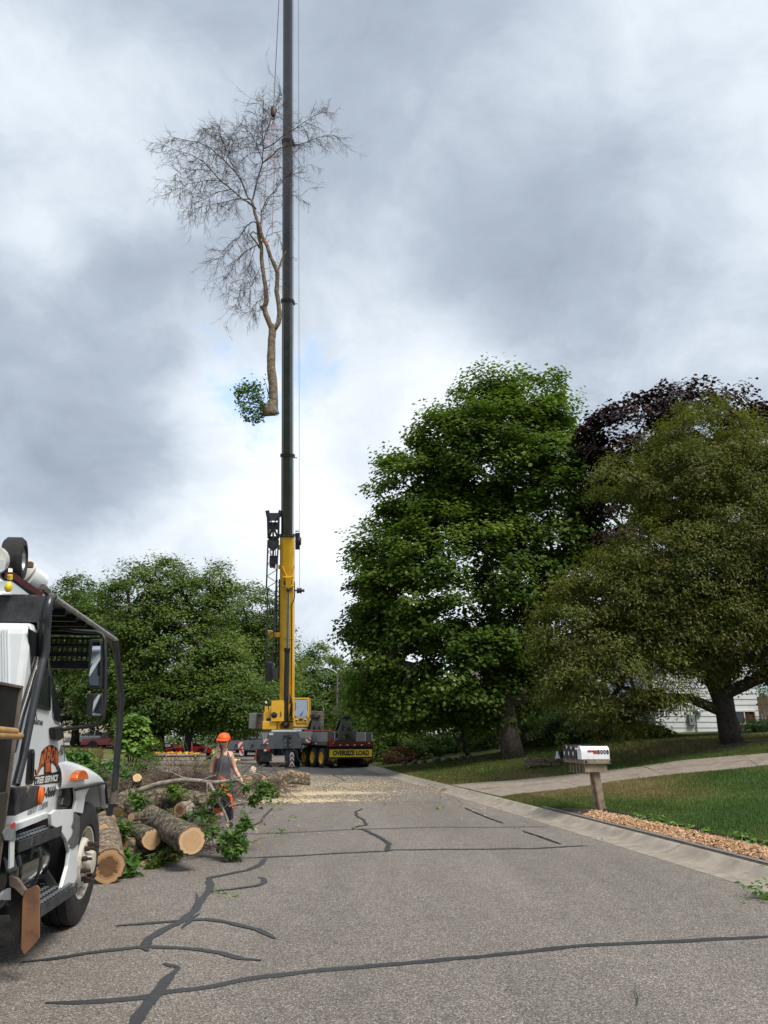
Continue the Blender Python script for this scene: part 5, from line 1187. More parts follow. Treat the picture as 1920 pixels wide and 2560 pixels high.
# jack and striped foot guard
yj = 45.3; PJ = lambda x, y: at(x, y, yj)-CL
mb = MB(); mb.cyl(PJ(721, 1876), PJ(721, 1914), .17, 14); mb.cyl(PJ(728, 1876), PJ(728, 1912), .13, 14); mb.build('jack', M_DK, crane, 40)
mb = MB(); mb.tube([PJ(718, 1876), PJ(715, 1884), PJ(714.5, 1900)], .03, 6); mb.tube([PJ(732, 1873), PJ(741, 1878), PJ(744, 1895), PJ(756, 1912), PJ(762, 1914)], .035, 6); mb.tube([PJ(704, 1874), PJ(710, 1885), PJ(714, 1890)], .025, 6); mb.build('jack_hose', M_DK, crane, 60)
mb = MB(); mb.prism([PJ(728, 1881), PJ(734, 1881), PJ(737, 1890), PJ(735.5, 1908), PJ(740, 1921), PJ(733, 1923), PJ(731, 1918), PJ(729, 1923), PJ(722, 1923), PJ(726.5, 1908), PJ(725, 1890)], (0, .06, 0)); mb.v = [(x, y-.28, z) for x, y, z in mb.v]; gp = mb.build('foot_guard', M_CWHT, crane)
for y in (1884, 1895.5, 1907):
    mb = MB(); mb.prism([PJ(731, y)+Vector((0, -.01, 0)), PJ(736.5, y+8)+Vector((0, -.01, 0)), PJ(736.5, y+13)+Vector((0, -.01, 0)), PJ(731, y+5)+Vector((0, -.01, 0)), PJ(725.5, y+13)+Vector((0, -.01, 0)), PJ(725.5, y+8)+Vector((0, -.01, 0))], (0, .012, 0)); mb.v = [(x, y_-.28, z) for x, y_, z in mb.v]; mb.build('red_chevron', mat('brick_red_stripe', (.16, .03, .035), .6), gp)
c = PJ(731, 1924); c.z = .04; c.y -= .2; mb = MB(); mb.box(c+Vector((0, .15, 0)), (.75, .6, .08)); mb.build('jack_pad', M_DK, crane)
mb = MB(); mb.prism([PJ(711, 1924), PJ(717, 1912), PJ(721, 1911), PJ(721, 1924)], (0, .08, 0)); mb.build('foot_plate', M_RUST, crane)
# hoist line from the boom tip
tip = bl(bx_(-515), -515)+CL; hy = tip.y
hk = at(683.5, 278, hy)
mb = MB(); mb.tube([hk-CL+Vector((0, 0, .3)), Vector((hk.x, hy, tip.z))-CL], .022, 6); mb.build('hoist_cable', M_CABLE, crane)
fp_ = bl(bx_(-515), -515); mb = MB(); mb.box(fp_+Vector(((hk.x-tip.x)/2, 0, 0)), (abs(hk.x-tip.x)+.8, .5, .6)); mb.build('boom_head', M_BLK, crane)
# hook block and slings
root = empty('hook_block', hk, label='rusty brown hook block hanging on the hoist cable above the lifted tree', category='hook block')
s_ = (at(691, 278, hy)-at(677, 278, hy)).length; z1 = (at(683, 266, hy)-at(683, 290, hy)).z
mb = MB(); mb.lathe([(-.5*z1, 0), (-.5*z1, s_*.35), (-.3*z1, s_*.5), (.25*z1, s_*.5), (.42*z1, s_*.3), (.5*z1, s_*.12), (.7*z1, s_*.1), (.7*z1, 0)], (0, 0, 0), (0, 0, 1), 14); mb.build('block_body', mat('rusty_brown', (.09, .04, .03), .6, var=.2), root, 40)
mb = MB(); mb.tube([(0, 0, -.5*z1), (0, 0, -.62*z1), (.1, 0, -.72*z1), (.06, 0, -.85*z1), (-.07, 0, -.82*z1)], .04, 8); mb.build('hook', M_DK, root, 60)
M_SLING = mat('orange_sling', (.5, .13, .06), .7)
slg = empty('lifting_sling', hk-Vector((0, 0, .8*z1)), label='two thin orange slings from the hook down to the lifted tree', category='sling'); o_ = slg.location
for k, (px, py) in enumerate(((680, 590), (652, 600))):
    mb = MB(); mb.tube([(0, 0, 0), ((at(686 if k == 0 else 668, 420, hy-.2)-o_)), at(px, py, hy)-o_], .016, 5); mb.build('sling_leg', M_SLING if k else M_SLING, slg)
mb = MB(); mb.tube([at(652, 600, hy-.3)-o_, at(665, 612, hy-.35)-o_, at(672, 600, hy)-o_], .035, 6); mb.build('choker', M_SLING, slg)

# ================================================================ LIFTED TREE
M_BLIFT = mat('pale_bark', (.22, .165, .115), .9, var=.3, scale=7, bump=.05, bscale=9, dirt=(.10, .08, .065), dscale=4, dlo=.5, dhi=.62)
M_TWIG = mat('twig', (.10, .065, .055), .9, var=.25, scale=4)
M_CUT = mat('cut_wood', (.42, .26, .13), .85, var=.12, scale=6)
tb = at(680, 1042, hy); lt = empty('lifted_tree', tb, label='leafless tree section hanging from the crane beside the boom', category='tree')
mpx = (at(690, 800, hy)-at(680, 800, hy)).length/10
def Q(px, py, dy=0): return at(px, py, hy+dy)-tb
def limb(pts, r0, r1, dy0=0, dy1=0, n=8, mb=None):
    k = len(pts); P_ = [Q(p[0], p[1], dy0+(dy1-dy0)*(i/(k-1))) for i, p in enumerate(pts)]
    D_ = []; Rr = []
    for i in range(k-1):
        m_ = max(2, int((P_[i+1]-P_[i]).length/.25))
        for j in range(m_): t = j/m_; D_.append(P_[i].lerp(P_[i+1], t)); u = (i+t)/(k-1); Rr.append(r0+(r1-r0)*u)
    D_.append(P_[-1]); Rr.append(r1)
    for i in range(1, len(D_)-1): q = D_[i]*1.3; D_[i] = D_[i]+Vector((mn.noise(q), mn.noise(q+Vector((9, 0, 0))), mn.noise(q+Vector((0, 9, 0)))))*min(.06, Rr[i]*.5); Rr[i] *= 1+.13*mn.noise(q*1.7+Vector((0, 0, 5)))
    (mb or MB()).tube(D_, [r*mpx for r in Rr], n); return D_
mb = MB()
limb([(683, 1026), (685, 1010), (682, 960), (678, 920), (678, 880), (679, 850), (681, 825), (683, 812)], 11.5, 9.0, mb=mb, n=16)
# flared butt
bo = len(mb.v); mb.tube([Q(677.5, 1038), Q(676.5, 1031), Q(678, 1023), Q(680.5, 1016), Q(683, 1008), Q(685, 998)], [20.5*mpx, 20.5*mpx, 18*mpx, 14.5*mpx, 12.3*mpx, 10.6*mpx], 9)
c = Q(677.5, 1038)
for i in range(bo, bo+9): v = Vector(mb.v[i]); mb.v[i] = (v.x, v.y, v.z+(v.y-c.y)*.42+.03*math.sin(i*2.1))
limb([(683, 826), (673, 806), (664, 785), (661, 768), (666, 750), (662, 713), (656.5, 671), (653.7, 630), (648, 588), (642.6, 557), (635.7, 521), (628.7, 499)], 7.5, 3.4, mb=mb, n=10)
limb([(664, 780), (657, 770), (653, 766)], 5.5, 5.0, mb=mb)
limb([(684, 826), (697, 805), (700, 785), (699, 777), (691, 727), (694, 682), (685.6, 660), (671.7, 630), (660.6, 602), (649.5, 569), (643, 553)], 6.5, 4, 0, -.2, mb=mb, n=10)
limb([(693, 700), (696, 676), (706, 646), (715.5, 628)], 4.0, 1.0, mb=mb)
mb.build('trunk', M_BLIFT, lt, 180)
mb = MB(); k_ = 9; ang = [2*math.pi*i/18 for i in range(18)]
mb.prism([c+Vector((math.cos(a)*18*mpx, math.sin(a)*18*mpx, math.sin(a)*18*mpx*.42-.035)) for a in ang], (0, 0, .02)); mb.build('cut_face', mat('dark_cut', (.16, .10, .06), .9), lt)
BR = dict(
 A=([(630, 502), (634, 488), (644, 449), (655, 408), (659, 366), (656.5, 325), (658, 283), (656.5, 255)], 2.6, .5, 0),
 A2=([(655, 408), (674.5, 394), (694, 372), (721, 366), (746, 361), (788, 347), (832, 338)], 1.9, .4, -.8),
 A3=([(659, 372), (685, 358), (707, 341), (732, 327), (760, 305), (788, 288), (818, 273)], 1.6, .4, -.9),
 A4=([(660, 350), (672, 315), (680, 290), (694, 262), (706, 243)], 1.2, .3, .8), A5=([(655, 400), (640, 360), (625, 335), (604, 308)], 1.2, .3, .8), A6=([(648, 430), (672, 425), (700, 418)], 1, .3, .5), A7=([(657, 345), (630, 338), (595, 345)], 1, .3, -.5),
 B=([(630, 502), (621, 494), (605, 455), (588, 430), (566, 405), (544, 386), (522, 369), (494, 355), (469, 351), (439, 344)], 2.4, .4, 1.4),
 C=([(640, 522), (622, 505), (605, 496), (577, 474), (555, 452), (530, 427), (505, 402), (480, 388), (450, 377), (417, 366)], 2.6, .4, -1.2),
 D=([(622, 498), (600, 497), (566, 505), (533, 510), (505, 517)], 1.5, .4, .3), B2=([(588, 430), (560, 360), (545, 325), (510, 320)], 1.0, .3, 1.0), B3=([(566, 405), (575, 350), (548, 315)], .9, .3, .3),
 C2=([(577, 474), (545, 480), (510, 500), (470, 520)], 1.1, .3, -.8), C3=([(555, 452), (520, 450), (470, 462), (430, 475)], 1.1, .3, -1.4), C4=([(530, 427), (490, 425), (440, 435)], 1, .3, -1.0),
 E=([(641, 557), (630, 556), (616, 566), (605, 582), (591, 602), (572, 624), (547, 646)], 1.6, .3, .6), F=([(650, 612), (638, 614), (613, 627), (594, 649), (580, 671), (566, 693)], 1.4, .3, -.7),
 F2=([(638, 614), (626, 660), (605, 710), (590, 760)], .9, .25, .4), F3=([(655, 660), (640, 690), (625, 720)], .8, .25, .3), F4=([(665, 745), (645, 752), (632, 770)], .8, .25, .1), G0=([(670, 630), (676, 670), (672, 720), (668, 760)], .9, .25, -.4),
 G=([(650, 575), (651, 552), (652, 527), (666, 502), (688, 480), (710, 444), (746, 430), (774, 411)], 1.8, .3, -1.1), Hh=([(655, 530), (677, 494), (702, 490), (755, 488)], 1.2, .3, .7),
 I=([(649, 621), (636, 599), (626, 585), (633, 578), (645, 586)], 2.2, 1.6, 0), J=([(668, 590), (685, 580), (700, 592), (703, 620)], .9, .3, .5), K=([(664, 600), (672, 570), (690, 552)], .9, .3, -.4))
limbs = MB(); tw = MB(); ntw = [0]
def twig(p, d_, L, r, lvl):
    n_ = 4 if lvl == 0 else 3; P_ = [p]; q = p.copy(); dd = d_.copy()
    for i in range(n_):
        dd = (dd+Vector((random.gauss(0, .2), random.gauss(0, .2), random.gauss(-.05, .17)))).normalized(); q = q+dd*L/n_; P_.append(q.copy())
    tw.tube(P_, [r*(1-.7*i/n_) for i in range(n_+1)], 3, False); ntw[0] += 1
    if lvl < 2:
        for k in range(random.randint(4, 6) if lvl == 0 else random.randint(3, 5)):
            i = random.randint(1, n_); t = (P_[i]-P_[i-1]).normalized(); a = Vector((random.gauss(0, 1), random.gauss(0, 1), random.gauss(-.25, .8))); a = (a-t*a.dot(t)).normalized()
            twig(P_[i].lerp(P_[i-1], random.random()), (t*1.0+a*.75).normalized(), L*random.uniform(.4, .7), r*.62, lvl+1)
for nm, (pts, r0, r1, dy) in BR.items():
    D_ = limb(pts, r0, r1, 0, dy, 6, limbs)
    if nm == 'I': continue
    n_ = len(D_); i = max(2, int(n_*.12))
    while i < n_:
        t = (D_[min(i+1, n_-1)]-D_[i-1]).normalized(); a = Vector((random.gauss(0, 1), random.gauss(0, .8), random.gauss(-.3 if nm in 'BCDEF' or nm[0] in 'CF' else 0, .9))); a = (a-t*a.dot(t)).normalized()
        twig(D_[i], (t*.9+a).normalized(), random.uniform(.75, 1.55)*(1-.4*i/n_), .013, 0); i += 1
        if nm[0] in 'ABCDEF': a2 = Vector((random.gauss(0, 1), random.gauss(0, .8), random.gauss(-.9, .6))); twig(D_[min(i, n_-1)], (t*.7+a2).normalized(), random.uniform(.7, 1.5), .013, 0)
limbs.build('limb', M_TWIG, lt, 180); tw.build('twigs', M_TWIG, lt, None, kind='stuff')
# leafy suckers at the butt
ce = [(Q(628, 985), .55), (Q(605, 978), .35), (Q(650, 1000), .4), (Q(612, 1022), .3), (Q(630, 1030), .35), (Q(640, 970), .3), (Q(655, 1025), .3), (Q(618, 970), .4), (Q(600, 1005), .2), (Q(640, 1048), .2), (Q(618, 1048), .15), (Q(652, 1042), .2), (Q(596, 985), .2)]
P_ = []; 
for c, r in ce: P_ += [np.array(c)+rng.normal(0, 1, 3)*r*.55 for _ in range(int(120*(r/.4)))]
P_ = np.array(P_); N_ = rng.normal(0, .7, (len(P_), 3)); N_[:, 2] += .6
link('sucker_leaves', leafmesh('sucker_leaves', P_, N_, .17*rng.uniform(.7, 1.2, len(P_)), 'diamond', L_ASH, rng.random(len(P_))), lt)
mb = MB()
for c, r in ce: mb.tube([Q(672, 1025), Q(662, 1015).lerp(c, .3), c], [.04, .02, .01], 5)
mb.tube([Q(672, 985), Q(665, 960), Q(655, 940)], [.03, .015, .008], 4); mb.tube([Q(673, 995), Q(668, 975), Q(662, 968)], [.03, .015, .008], 4); mb.tube([Q(672, 950), Q(664, 943)], [.02, .008], 4); mb.build('sucker_stems', M_TWIG, lt)

# ================================================================ TRAILER
TL = ground(817, 1921); TH = R(27)
tr = empty('boom_trailer', TL, TH, label='three axle trailer with yellow wheels and an OVERSIZE LOAD sign', category='trailer')
TW = 2.85; LN = 5.4
def tb_(c, s_, nm, m, par=None, bev=0): mb = MB(); mb.box(c, s_, bev=bev); return mb.build(nm, m, par or tr)
dz = 1.32
dk = tb_((TW/2, LN/2, dz), (TW, LN, .2), 'deck', M_CGREY)
tb_((TW/2, -.04, dz-.02), (TW, .08, .27), 'rear_bar', mat('dark_red_reflector', (.13, .02, .02), .4, var=.15), None)
for k in range(6): tb_((.3+k*.45, -.09, dz-.02+(.04 if k in (0, 5) else -.06)), (.11, .02, .05), 'marker', M_CWHT if k % 5 else M_SYEL)
for k in range(4): tb_((-.008, .5+k*1.15, dz+.0), (.012, .22, .06), 'side_marker', M_CWHT if k % 2 else M_SRED)
mb = MB(); mb.box((-.005, LN/2, dz+.0), (.014, LN, .15)); mb.build('side_rail', M_RUST, tr)
tb_((TW/2, .02, .85), (TW, .05, .72), 'rear_apron', M_BLK)
sg = tb_((TW/2+.03, -.03, .80), (TW-.2, .03, .42), 'oversize_sign', M_SYEL)
text_obj('sign_text', 'OVERSIZE LOAD', .355, M_SBLK, frame((TW/2+.03, -.05, .80), (1, 0, 0), (0, 0, 1)), sg, .003, sx=.86, weight=.014)
tb_((TW/2+.03, -.05, .80+.22), (TW-.2, .012, .015), 'sign_edge', M_SBLK, sg)
for x in (.35, TW-.35):
    fl = tb_((x, .0, .40), (.62, .03, .36), 'rear_flap', M_BLK)
    mb = MB(); mb.prism([(x-.14, -.02, .50), (x+.14, -.02, .50), (x, -.02, .33)], (0, -.008, 0)); mb.prism([(x-.3, -.02, .52), (x-.12, -.02, .52), (x-.12, -.02, .49), (x-.3, -.02, .49)], (0, -.008, 0)); mb.prism([(x+.12, -.02, .52), (x+.3, -.02, .52), (x+.3, -.02, .49), (x+.12, -.02, .49)], (0, -.008, 0)); mb.prism([(x-.25, -.02, .46), (x-.09, -.02, .44), (x-.1, -.02, .42), (x-.25, -.02, .44)], (0, -.008, 0)); mb.prism([(x+.25, -.02, .46), (x+.09, -.02, .44), (x+.1, -.02, .42), (x+.25, -.02, .44)], (0, -.008, 0)); mb.build('flap_emblem', mat('dull_gold', (.3, .2, .03), .5), fl)
def trwheel(c, side, rimm=M_YEL):
    r = .54; wd = .3
    wp = MB(); wp.lathe([(wd*.42, r*.6), (wd*.5, r*.66), (wd*.5, r*.9), (wd*.38, r), (-wd*.38, r), (-wd*.5, r*.9), (-wd*.5, r*.6)], c, (side, 0, 0), 32); t = wp.build('wheel', M_TYRE, tr, 35)
    wp = MB(); wp.lathe([(wd*.5, r*.62), (wd*.5, r*.57), (wd*.3, r*.53), (wd*.22, r*.30), (wd*.12, r*.26), (wd*.2, r*.17), (wd*.45, r*.14), (wd*.45, 0)], c, (side, 0, 0), 32); wp.build('rim', rimm, t, 35)
    wp = MB()
    for k in range(10): a = 2*math.pi*k/10; q = Vector(c)+Vector((side*wd*.07, math.cos(a)*r*.4, math.sin(a)*r*.4)); wp.cyl(q, q+Vector((side*.04, 0, 0)), .02, 6)
    wp.build('wheel_bolts', M_RUST, t)
for yy_ in (.75, 2.1, 3.45):
    trwheel((.10, yy_, .54), -1); trwheel((.46, yy_, .54), -1, M_RUST); trwheel((TW-.17, yy_, .54), 1); trwheel((TW-.52, yy_, .54), 1, M_RUST)
    mb = MB(); mb.cyl((.2, yy_, .54), (TW-.2, yy_, .54), .09, 8); mb.build('axle', M_DK, tr)
tb_((TW/2, LN/2, 1.1), (1.0, LN, .26), 'frame_rail', M_DK); tb_((-.0+.17, .75-.1, .045), (.32, .5, .08), 'wheel_chock', mat('chock_wood', (.25, .18, .08), .8))
# low lockers on the deck
def locker(c, s_, m, lab=None):
    o = tb_(c, s_, 'locker', m, None, .012); 
    return o
locker((.03, .8, dz+.36), (.06, 1.5, .52), M_CLT); locker((.26, .1, dz+.36), (.4, .06, .52), M_CGREY); locker((2.1, .1, dz+.36), (.55, .06, .52), M_CLT); locker((2.61, .1, dz+.36), (.42, .06, .52), M_CGREY); locker((.7, 3.5, dz+.36), (.06, 1.5, .5), M_CLT)
for x in (.47, 2.39, TW-.03): tb_((x, .07, dz+.36), (.03, .08, .54), 'locker_post', M_CWHT)
mb = MB(); mb.prism([(.05, -.12, dz-.14), (.32, -.12, dz-.14), (.185, -.12, dz+.5)], (0, .02, 0)); o = mb.build('warning_triangle', M_SRED, tr)
mb = MB(); mb.prism([(.1, -.125, dz-.09), (.27, -.125, dz-.09), (.185, -.125, dz+.3)], (0, -.004, 0)); mb.build('triangle_centre', mat('dull_red', (.22, .03, .03), .5), o)
mb = MB(); mb.tube([(-.1, 3.2, dz+.75), (.6, 1.6, dz+.7), (1.3, .6, dz+.62)], .03, 6); mb.tube([(-.1, 3.3, dz+.70), (.7, 2.2, dz+.72), (1.5, 1.4, dz+.6)], .025, 6); mb.build('red_strap', mat('strap_red', (.4, .06, .04), .7), tr)
def cradle(base, hgt, w_, rz, label):
    r_ = empty('boom_cradle', base, rz, label=label, category='boom cradle', group='boom cradles on the trailer')
    d_ = w_*.8
    for sx in (-1, 1):
        for sy in (-1, 1):
            mb = MB(); mb.beam((sx*w_/2, sy*d_/2, 0), (sx*w_*.17, sy*d_*.17, hgt*.80), .15, .09, up=(0, 1, 0)); mb.build('leg', M_DK, r_)
    mb = MB()
    for sy in (-1, 1):
        mb.prism([(-w_*.22, sy*d_*.2, hgt*.78), (w_*.22, sy*d_*.2, hgt*.78), (w_*.12, sy*d_*.28, hgt*.55), (0, sy*d_*.3, hgt*.50), (-w_*.12, sy*d_*.28, hgt*.55)], (0, .03*sy, 0))
        for sx in (-1, 1): mb.beam((sx*w_*.42, sy*d_*.43, hgt*.12), (-sx*w_*.1, sy*d_*.27, hgt*.55), .1, .06, up=(0, 1, 0)); mb.beam((sx*w_*.0, sy*d_*.33, hgt*.40), (sx*w_*.42, sy*d_*.46, hgt*.06), .12, .06, up=(0, 1, 0))
        mb.beam((-w_*.5, sy*d_*.5, .05), (w_*.5, sy*d_*.5, .05), .08, .1)
    mb.build('brace', M_DK, r_)
    mb = MB(); mb.box((0, 0, hgt*.84), (w_*.38, d_*.42, hgt*.1)); mb.box((0, 0, hgt*.93), (w_*.52, d_*.5, hgt*.07), bev=.02)
    for sx in (-1, 1): mb.box((sx*w_*.22, 0, hgt*.985), (w_*.1, d_*.5, hgt*.05))
    mb.build('saddle', M_BLK, r_); return r_
TM = Matrix.Translation(TL) @ Matrix.Rotation(TH, 4, 'Z'); kz = dz+.1
cradle(TM @ Vector((1.45, .95, kz)), 1.5, 1.15, TH, 'black A frame boom cradle near the rear of the trailer')
cradle(TM @ Vector((1.05, 4.5, kz)), 1.55, 1.05, TH, 'black A frame boom cradle at the front of the trailer, beside the crane cab')
# cones
def cone(px, y, label):
    x = at(px, 1846, y).x; r_ = empty('traffic_cone', (x, y, H(x, y)+.002), label=label, category='traffic cone')
    mb = MB(); mb.box((0, 0, .02), (.4, .4, .04), bev=.01); mb.build('base', M_CONE, r_); mb = MB(); mb.lathe([(.04, .15), (.7, .035), (.72, .0)], (0, 0, 0), (0, 0, 1), 14); mb.build('cone_body', M_CONE, r_, 60)
    mb = MB(); mb.lathe([(.38, .096), (.48, .08)], (0, 0, 0), (0, 0, 1), 14); mb.build('reflective_band', mat('cone_band', (.75, .3, .15), .4), r_)
cone(642, 63, 'orange traffic cone on the road under the crane outrigger beam')
# ================================================================ PEOPLE
def skin_mesh(name, joints, edges, m, parent, root=0, sub=2, **kw):
    """joints: list of (Vector, rx, ry)"""
    me = bpy.data.meshes.new(name); me.from_pydata([tuple(j[0]) for j in joints], edges, []); o = bpy.data.objects.new(name, me); COL.objects.link(o)
    md = o.modifiers.new('skin', 'SKIN'); md.use_smooth_shade = True; sv = me.skin_vertices[0].data
    for i, j in enumerate(joints): sv[i].radius = (j[1], j[2]); sv[i].use_root = (i == root)
    s2 = o.modifiers.new('sub', 'SUBSURF'); s2.levels = sub; s2.render_levels = sub
    dg = bpy.context.evaluated_depsgraph_get(); m2 = bpy.data.meshes.new_from_object(o.evaluated_get(dg)); bpy.data.objects.remove(o)
    m2.materials.clear(); m2.materials.append(m); m2.polygons.foreach_set('use_smooth', [True]*len(m2.polygons)); return link(name, m2, parent, **kw)
M_SKIN = mat('skin', (.62, .35, .26), .5, var=.06, scale=10, bump=.001); M_TATT = mat('tattoo_sleeve', (.16, .13, .12), .6, var=.4, scale=40)
M_TANK = mat('tank_top', (.085, .08, .095), .85, var=.15, scale=12, bump=.004, bscale=18); M_PANT = mat('work_pants', (.04, .045, .06), .9, var=.2, scale=9, bump=.006, bscale=14)
M_ORG = mat('safety_orange', (.85, .12, .015), .5, var=.06, scale=6); M_HIV = mat('hi_vis_yellow', (.62, .85, .06), .6, var=.06); M_HAIR = mat('brown_hair', (.05, .025, .015), .7, var=.3, scale=30)
PY = 15.0; pb_ = ground(566, 2066); pb_ = at(566, 1846, PY); PB = Vector((pb_.x, PY, 0))
wk = empty('person', PB, label='worker in an orange helmet, grey tank top and dark chaps walking behind the log pile', category='person')
def J(px, py, dy=0.0): return at(px, py, PY+dy)-PB
K = lambda px, py, dy, rx, ry=None: (J(px, py, dy), rx, ry or rx)
js = [K(553, 1950, 0, .15, .13), K(556, 1932, 0, .125, .11), K(561, 1908, -.02, .135, .12), K(562, 1889, 0, .125, .09), K(561, 1878, 0, .055, .055), K(560, 1870, -.01, .052, .055), K(561, 1858, -.03, .088, .1), K(561, 1846, -.02, .082, .09),
      # right arm (left in the picture)
      K(546, 1887, .05, .075), K(536, 1903, .1, .078), K(530, 1926, .1, .058), K(525, 1945, .05, .038), K(524, 1960, .0, .028), K(522, 1968, -.02, .032, .02),
      # left arm
      K(577, 1887, .02, .065), K(581, 1905, .06, .06), K(587, 1922, .08, .043), K(596, 1938, .02, .036), K(602, 1947, -.03, .026), K(605, 1954, -.05, .03, .018),
      # front leg
      K(563, 1965, -.05, .11), K(571, 2002, -.12, .078), K(573, 2030, -.08, .062), K(573, 2055, .0, .045), K(576, 2063, -.08, .04),
      # rear leg
      K(546, 1965, .08, .11), K(544, 1998, .08, .078), K(536, 2022, .3, .062), K(527, 2040, .5, .045), K(531, 2050, .44, .04)]
ed = [(0, 1), (1, 2), (2, 3), (3, 4), (4, 5), (5, 6), (6, 7), (3, 8), (8, 9), (9, 10), (10, 11), (11, 12), (12, 13), (3, 14), (14, 15), (15, 16), (16, 17), (17, 18), (18, 19), (0, 20), (20, 21), (21, 22), (22, 23), (23, 24), (0, 25), (25, 26), (26, 27), (27, 28), (28, 29)]
# five fingers on each hand, rooted in the palm
for hi, base, d_, sp in ((13, J(522, 1968, -.02), Vector((-.05, -.1, -1)), Vector((.6, -.8, 0))), (19, J(605, 1954, -.05), Vector((.25, -.3, -1)), Vector((.5, -.85, 0)))):
    for k in range(4):
        a = base+sp.normalized()*(k-1.5)*.021+d_.normalized()*.03; L = [.062, .075, .07, .055][k]; i0 = len(js)
        js.append((a, .010, .010)); js.append((a+d_.normalized()*L*.55, .009, .009)); js.append((a+d_.normalized()*L*.9+Vector((.012, -.02, 0)), .008, .008)); ed += [(hi, i0), (i0, i0+1), (i0+1, i0+2)]
    i0 = len(js); a = base-sp.normalized()*.03+Vector((0, 0, .0)); js.append((a, .011, .011)); js.append((a-sp.normalized()*.022+d_.normalized()*.04, .009, .009)); ed += [(hi, i0), (i0, i0+1)]
skin_mesh('body', js, ed, M_SKIN, wk, 0, 1)
# tank top
tj = [K(553, 1956, 0, .20, .16), K(554, 1946, 0, .185, .155), K(556, 1930, 0, .165, .145), K(561, 1906, -.02, .178, .155), K(561.5, 1895, -.01, .16, .125), K(561.5, 1888, .0, .10, .07)]
skin_mesh('tank_top', tj, [(0, 1), (1, 2), (2, 3), (3, 4), (4, 5)], M_TANK, wk, 0, 2)
mb = MB(); mb.tube([J(551, 1899, -.12), J(552, 1887, -.11), J(553, 1879.5, 0)], .016, 6, squash=.5); mb.tube([J(576, 1897, -.12), J(572, 1886, -.1), J(569, 1879.5, 0)], .014, 6, squash=.5); mb.build('strap', M_TANK, wk, 60)
# trousers with chaps
lj = [K(554, 1948, 0, .175, .15), K(563, 1965, -.05, .145), K(571, 2000, -.12, .112), K(573, 2030, -.08, .085), K(573, 2054, .0, .078), K(546, 1965, .08, .12), K(544, 1998, .08, .094), K(536, 2022, .3, .08), K(528, 2038, .48, .07)]
skin_mesh('trousers', lj, [(0, 1), (1, 2), (2, 3), (3, 4), (0, 5), (5, 6), (6, 7), (7, 8)], M_PANT, wk, 0, 2)
def patch(name, pts, dy, m, th=.02):
    mb = MB(); mb.prism([J(x, y, d_ if d_ is not None else dy) for x, y, d_ in pts], (0, th, 0)); return mb.build(name, m, wk)
patch('orange_chap_panel', [(551, 1939, -.23), (558, 1944, -.245), (566, 1948, -.24), (566, 1962, -.26), (575, 1980, -.27), (580, 1990, -.25), (574, 1992, -.28), (562, 1984, -.29), (550, 1978, -.24), (553, 1960, -.25)], 0, M_ORG)
patch('orange_chap_panel', [(573, 1983, -.27), (581, 1995, -.24), (585, 2012, -.22), (584, 2030, -.2), (579, 2010, -.26)], 0, M_ORG)
patch('orange_chap_panel', [(532, 2024, .2), (540, 2019, .1), (553, 2022, .1), (549, 2031, .15), (538, 2036, .25)], 0, M_ORG)
mb = MB(); mb.tube([J(562, 1884, -.07), J(562, 1874, -.07)], .01, 4)
for c in (J(576, 2063, -.1),): mb2 = MB(); mb2.ell(c+Vector((0, -.03, 0)), (.05, .13, .055)); mb2.build('boot', M_BLK, wk, 60)
mb2 = MB(); mb2.ell(J(531, 2050, .42), (.05, .12, .055)); mb2.build('boot', M_ORG, wk, 60)
# head details
hc_ = J(561, 1857, -.03)
mb = MB(); mb.ell(hc_+Vector((.012, -.115, -.01)), (.014, .022, .026), 8, 6); mb.build('nose', M_SKIN, wk, 180)
mb = MB(); mb.ell(hc_+Vector((.014, -.1, -.055)), (.026, .012, .009), 8, 6); mb.build('mouth', mat('lips', (.35, .10, .09), .5), wk, 180)
mb = MB()
for sx in (-.026, .05): mb.ell(hc_+Vector((sx, -.098+abs(sx)*.15, .022)), (.015, .008, .008), 8, 6)
mb.build('eyes', M_BLK, wk, 180)
mb = MB()
for sx in (-.028, .052): 
    c = hc_+Vector((sx, -.118+abs(sx)*.2, .02)); mb.tube([c+Vector((.034*math.cos(a), 0, .021*math.sin(a))) for a in [i*math.pi/6 for i in range(13)]], .004, 4, False)
mb.cyl(hc_+Vector((.0, -.118, .024)), hc_+Vector((.02, -.118, .024)), .004, 4); mb.cyl(hc_+Vector((-.06, -.11, .024)), hc_+Vector((-.095, .0, .02)), .004, 4); mb.build('glasses', M_BLK, wk, 60)
mb = MB(); mb.ell(hc_+Vector((-.095, .01, -.005)), (.014, .022, .03), 8, 6); mb.build('ear', M_SKIN, wk, 180)
hm_ = J(560, 1846, -.02)
mb = MB(); n_ = 20; vs = []; 
prof = [(1.0, -.015), (1.03, .0), (.99, .022), (.9, .05), (.72, .078), (.45, .096), (.18, .104), (0, .106)]
for s_, z in prof:
    for k in range(n_): a = 2*math.pi*k/n_; vs.append(hm_+Vector((.118*s_*math.cos(a), .130*s_*math.sin(a)-.005, z+.0-.05*(math.sin(a) > .3)*(s_ > .95))))
mb.add(vs, [(i*n_+k, i*n_+(k+1) % n_, (i+1)*n_+(k+1) % n_, (i+1)*n_+k) for i in range(len(prof)-1) for k in range(n_)]); hl_ = mb.build('helmet', M_ORG, wk, 60)
mb = MB(); mb.prism([hm_+Vector((.125*math.cos(a), .14*math.sin(a), -.015)) for a in [math.pi+.3+i*(math.pi-.6)/8 for i in range(9)]]+[hm_+Vector((.11, -.13, -.028)), hm_+Vector((.05, -.2, -.038)), hm_+Vector((-.03, -.2, -.036)), hm_+Vector((-.1, -.14, -.028))][:4], (0, 0, -.012)); mb.build('peak', M_ORG, hl_)
mb = MB()
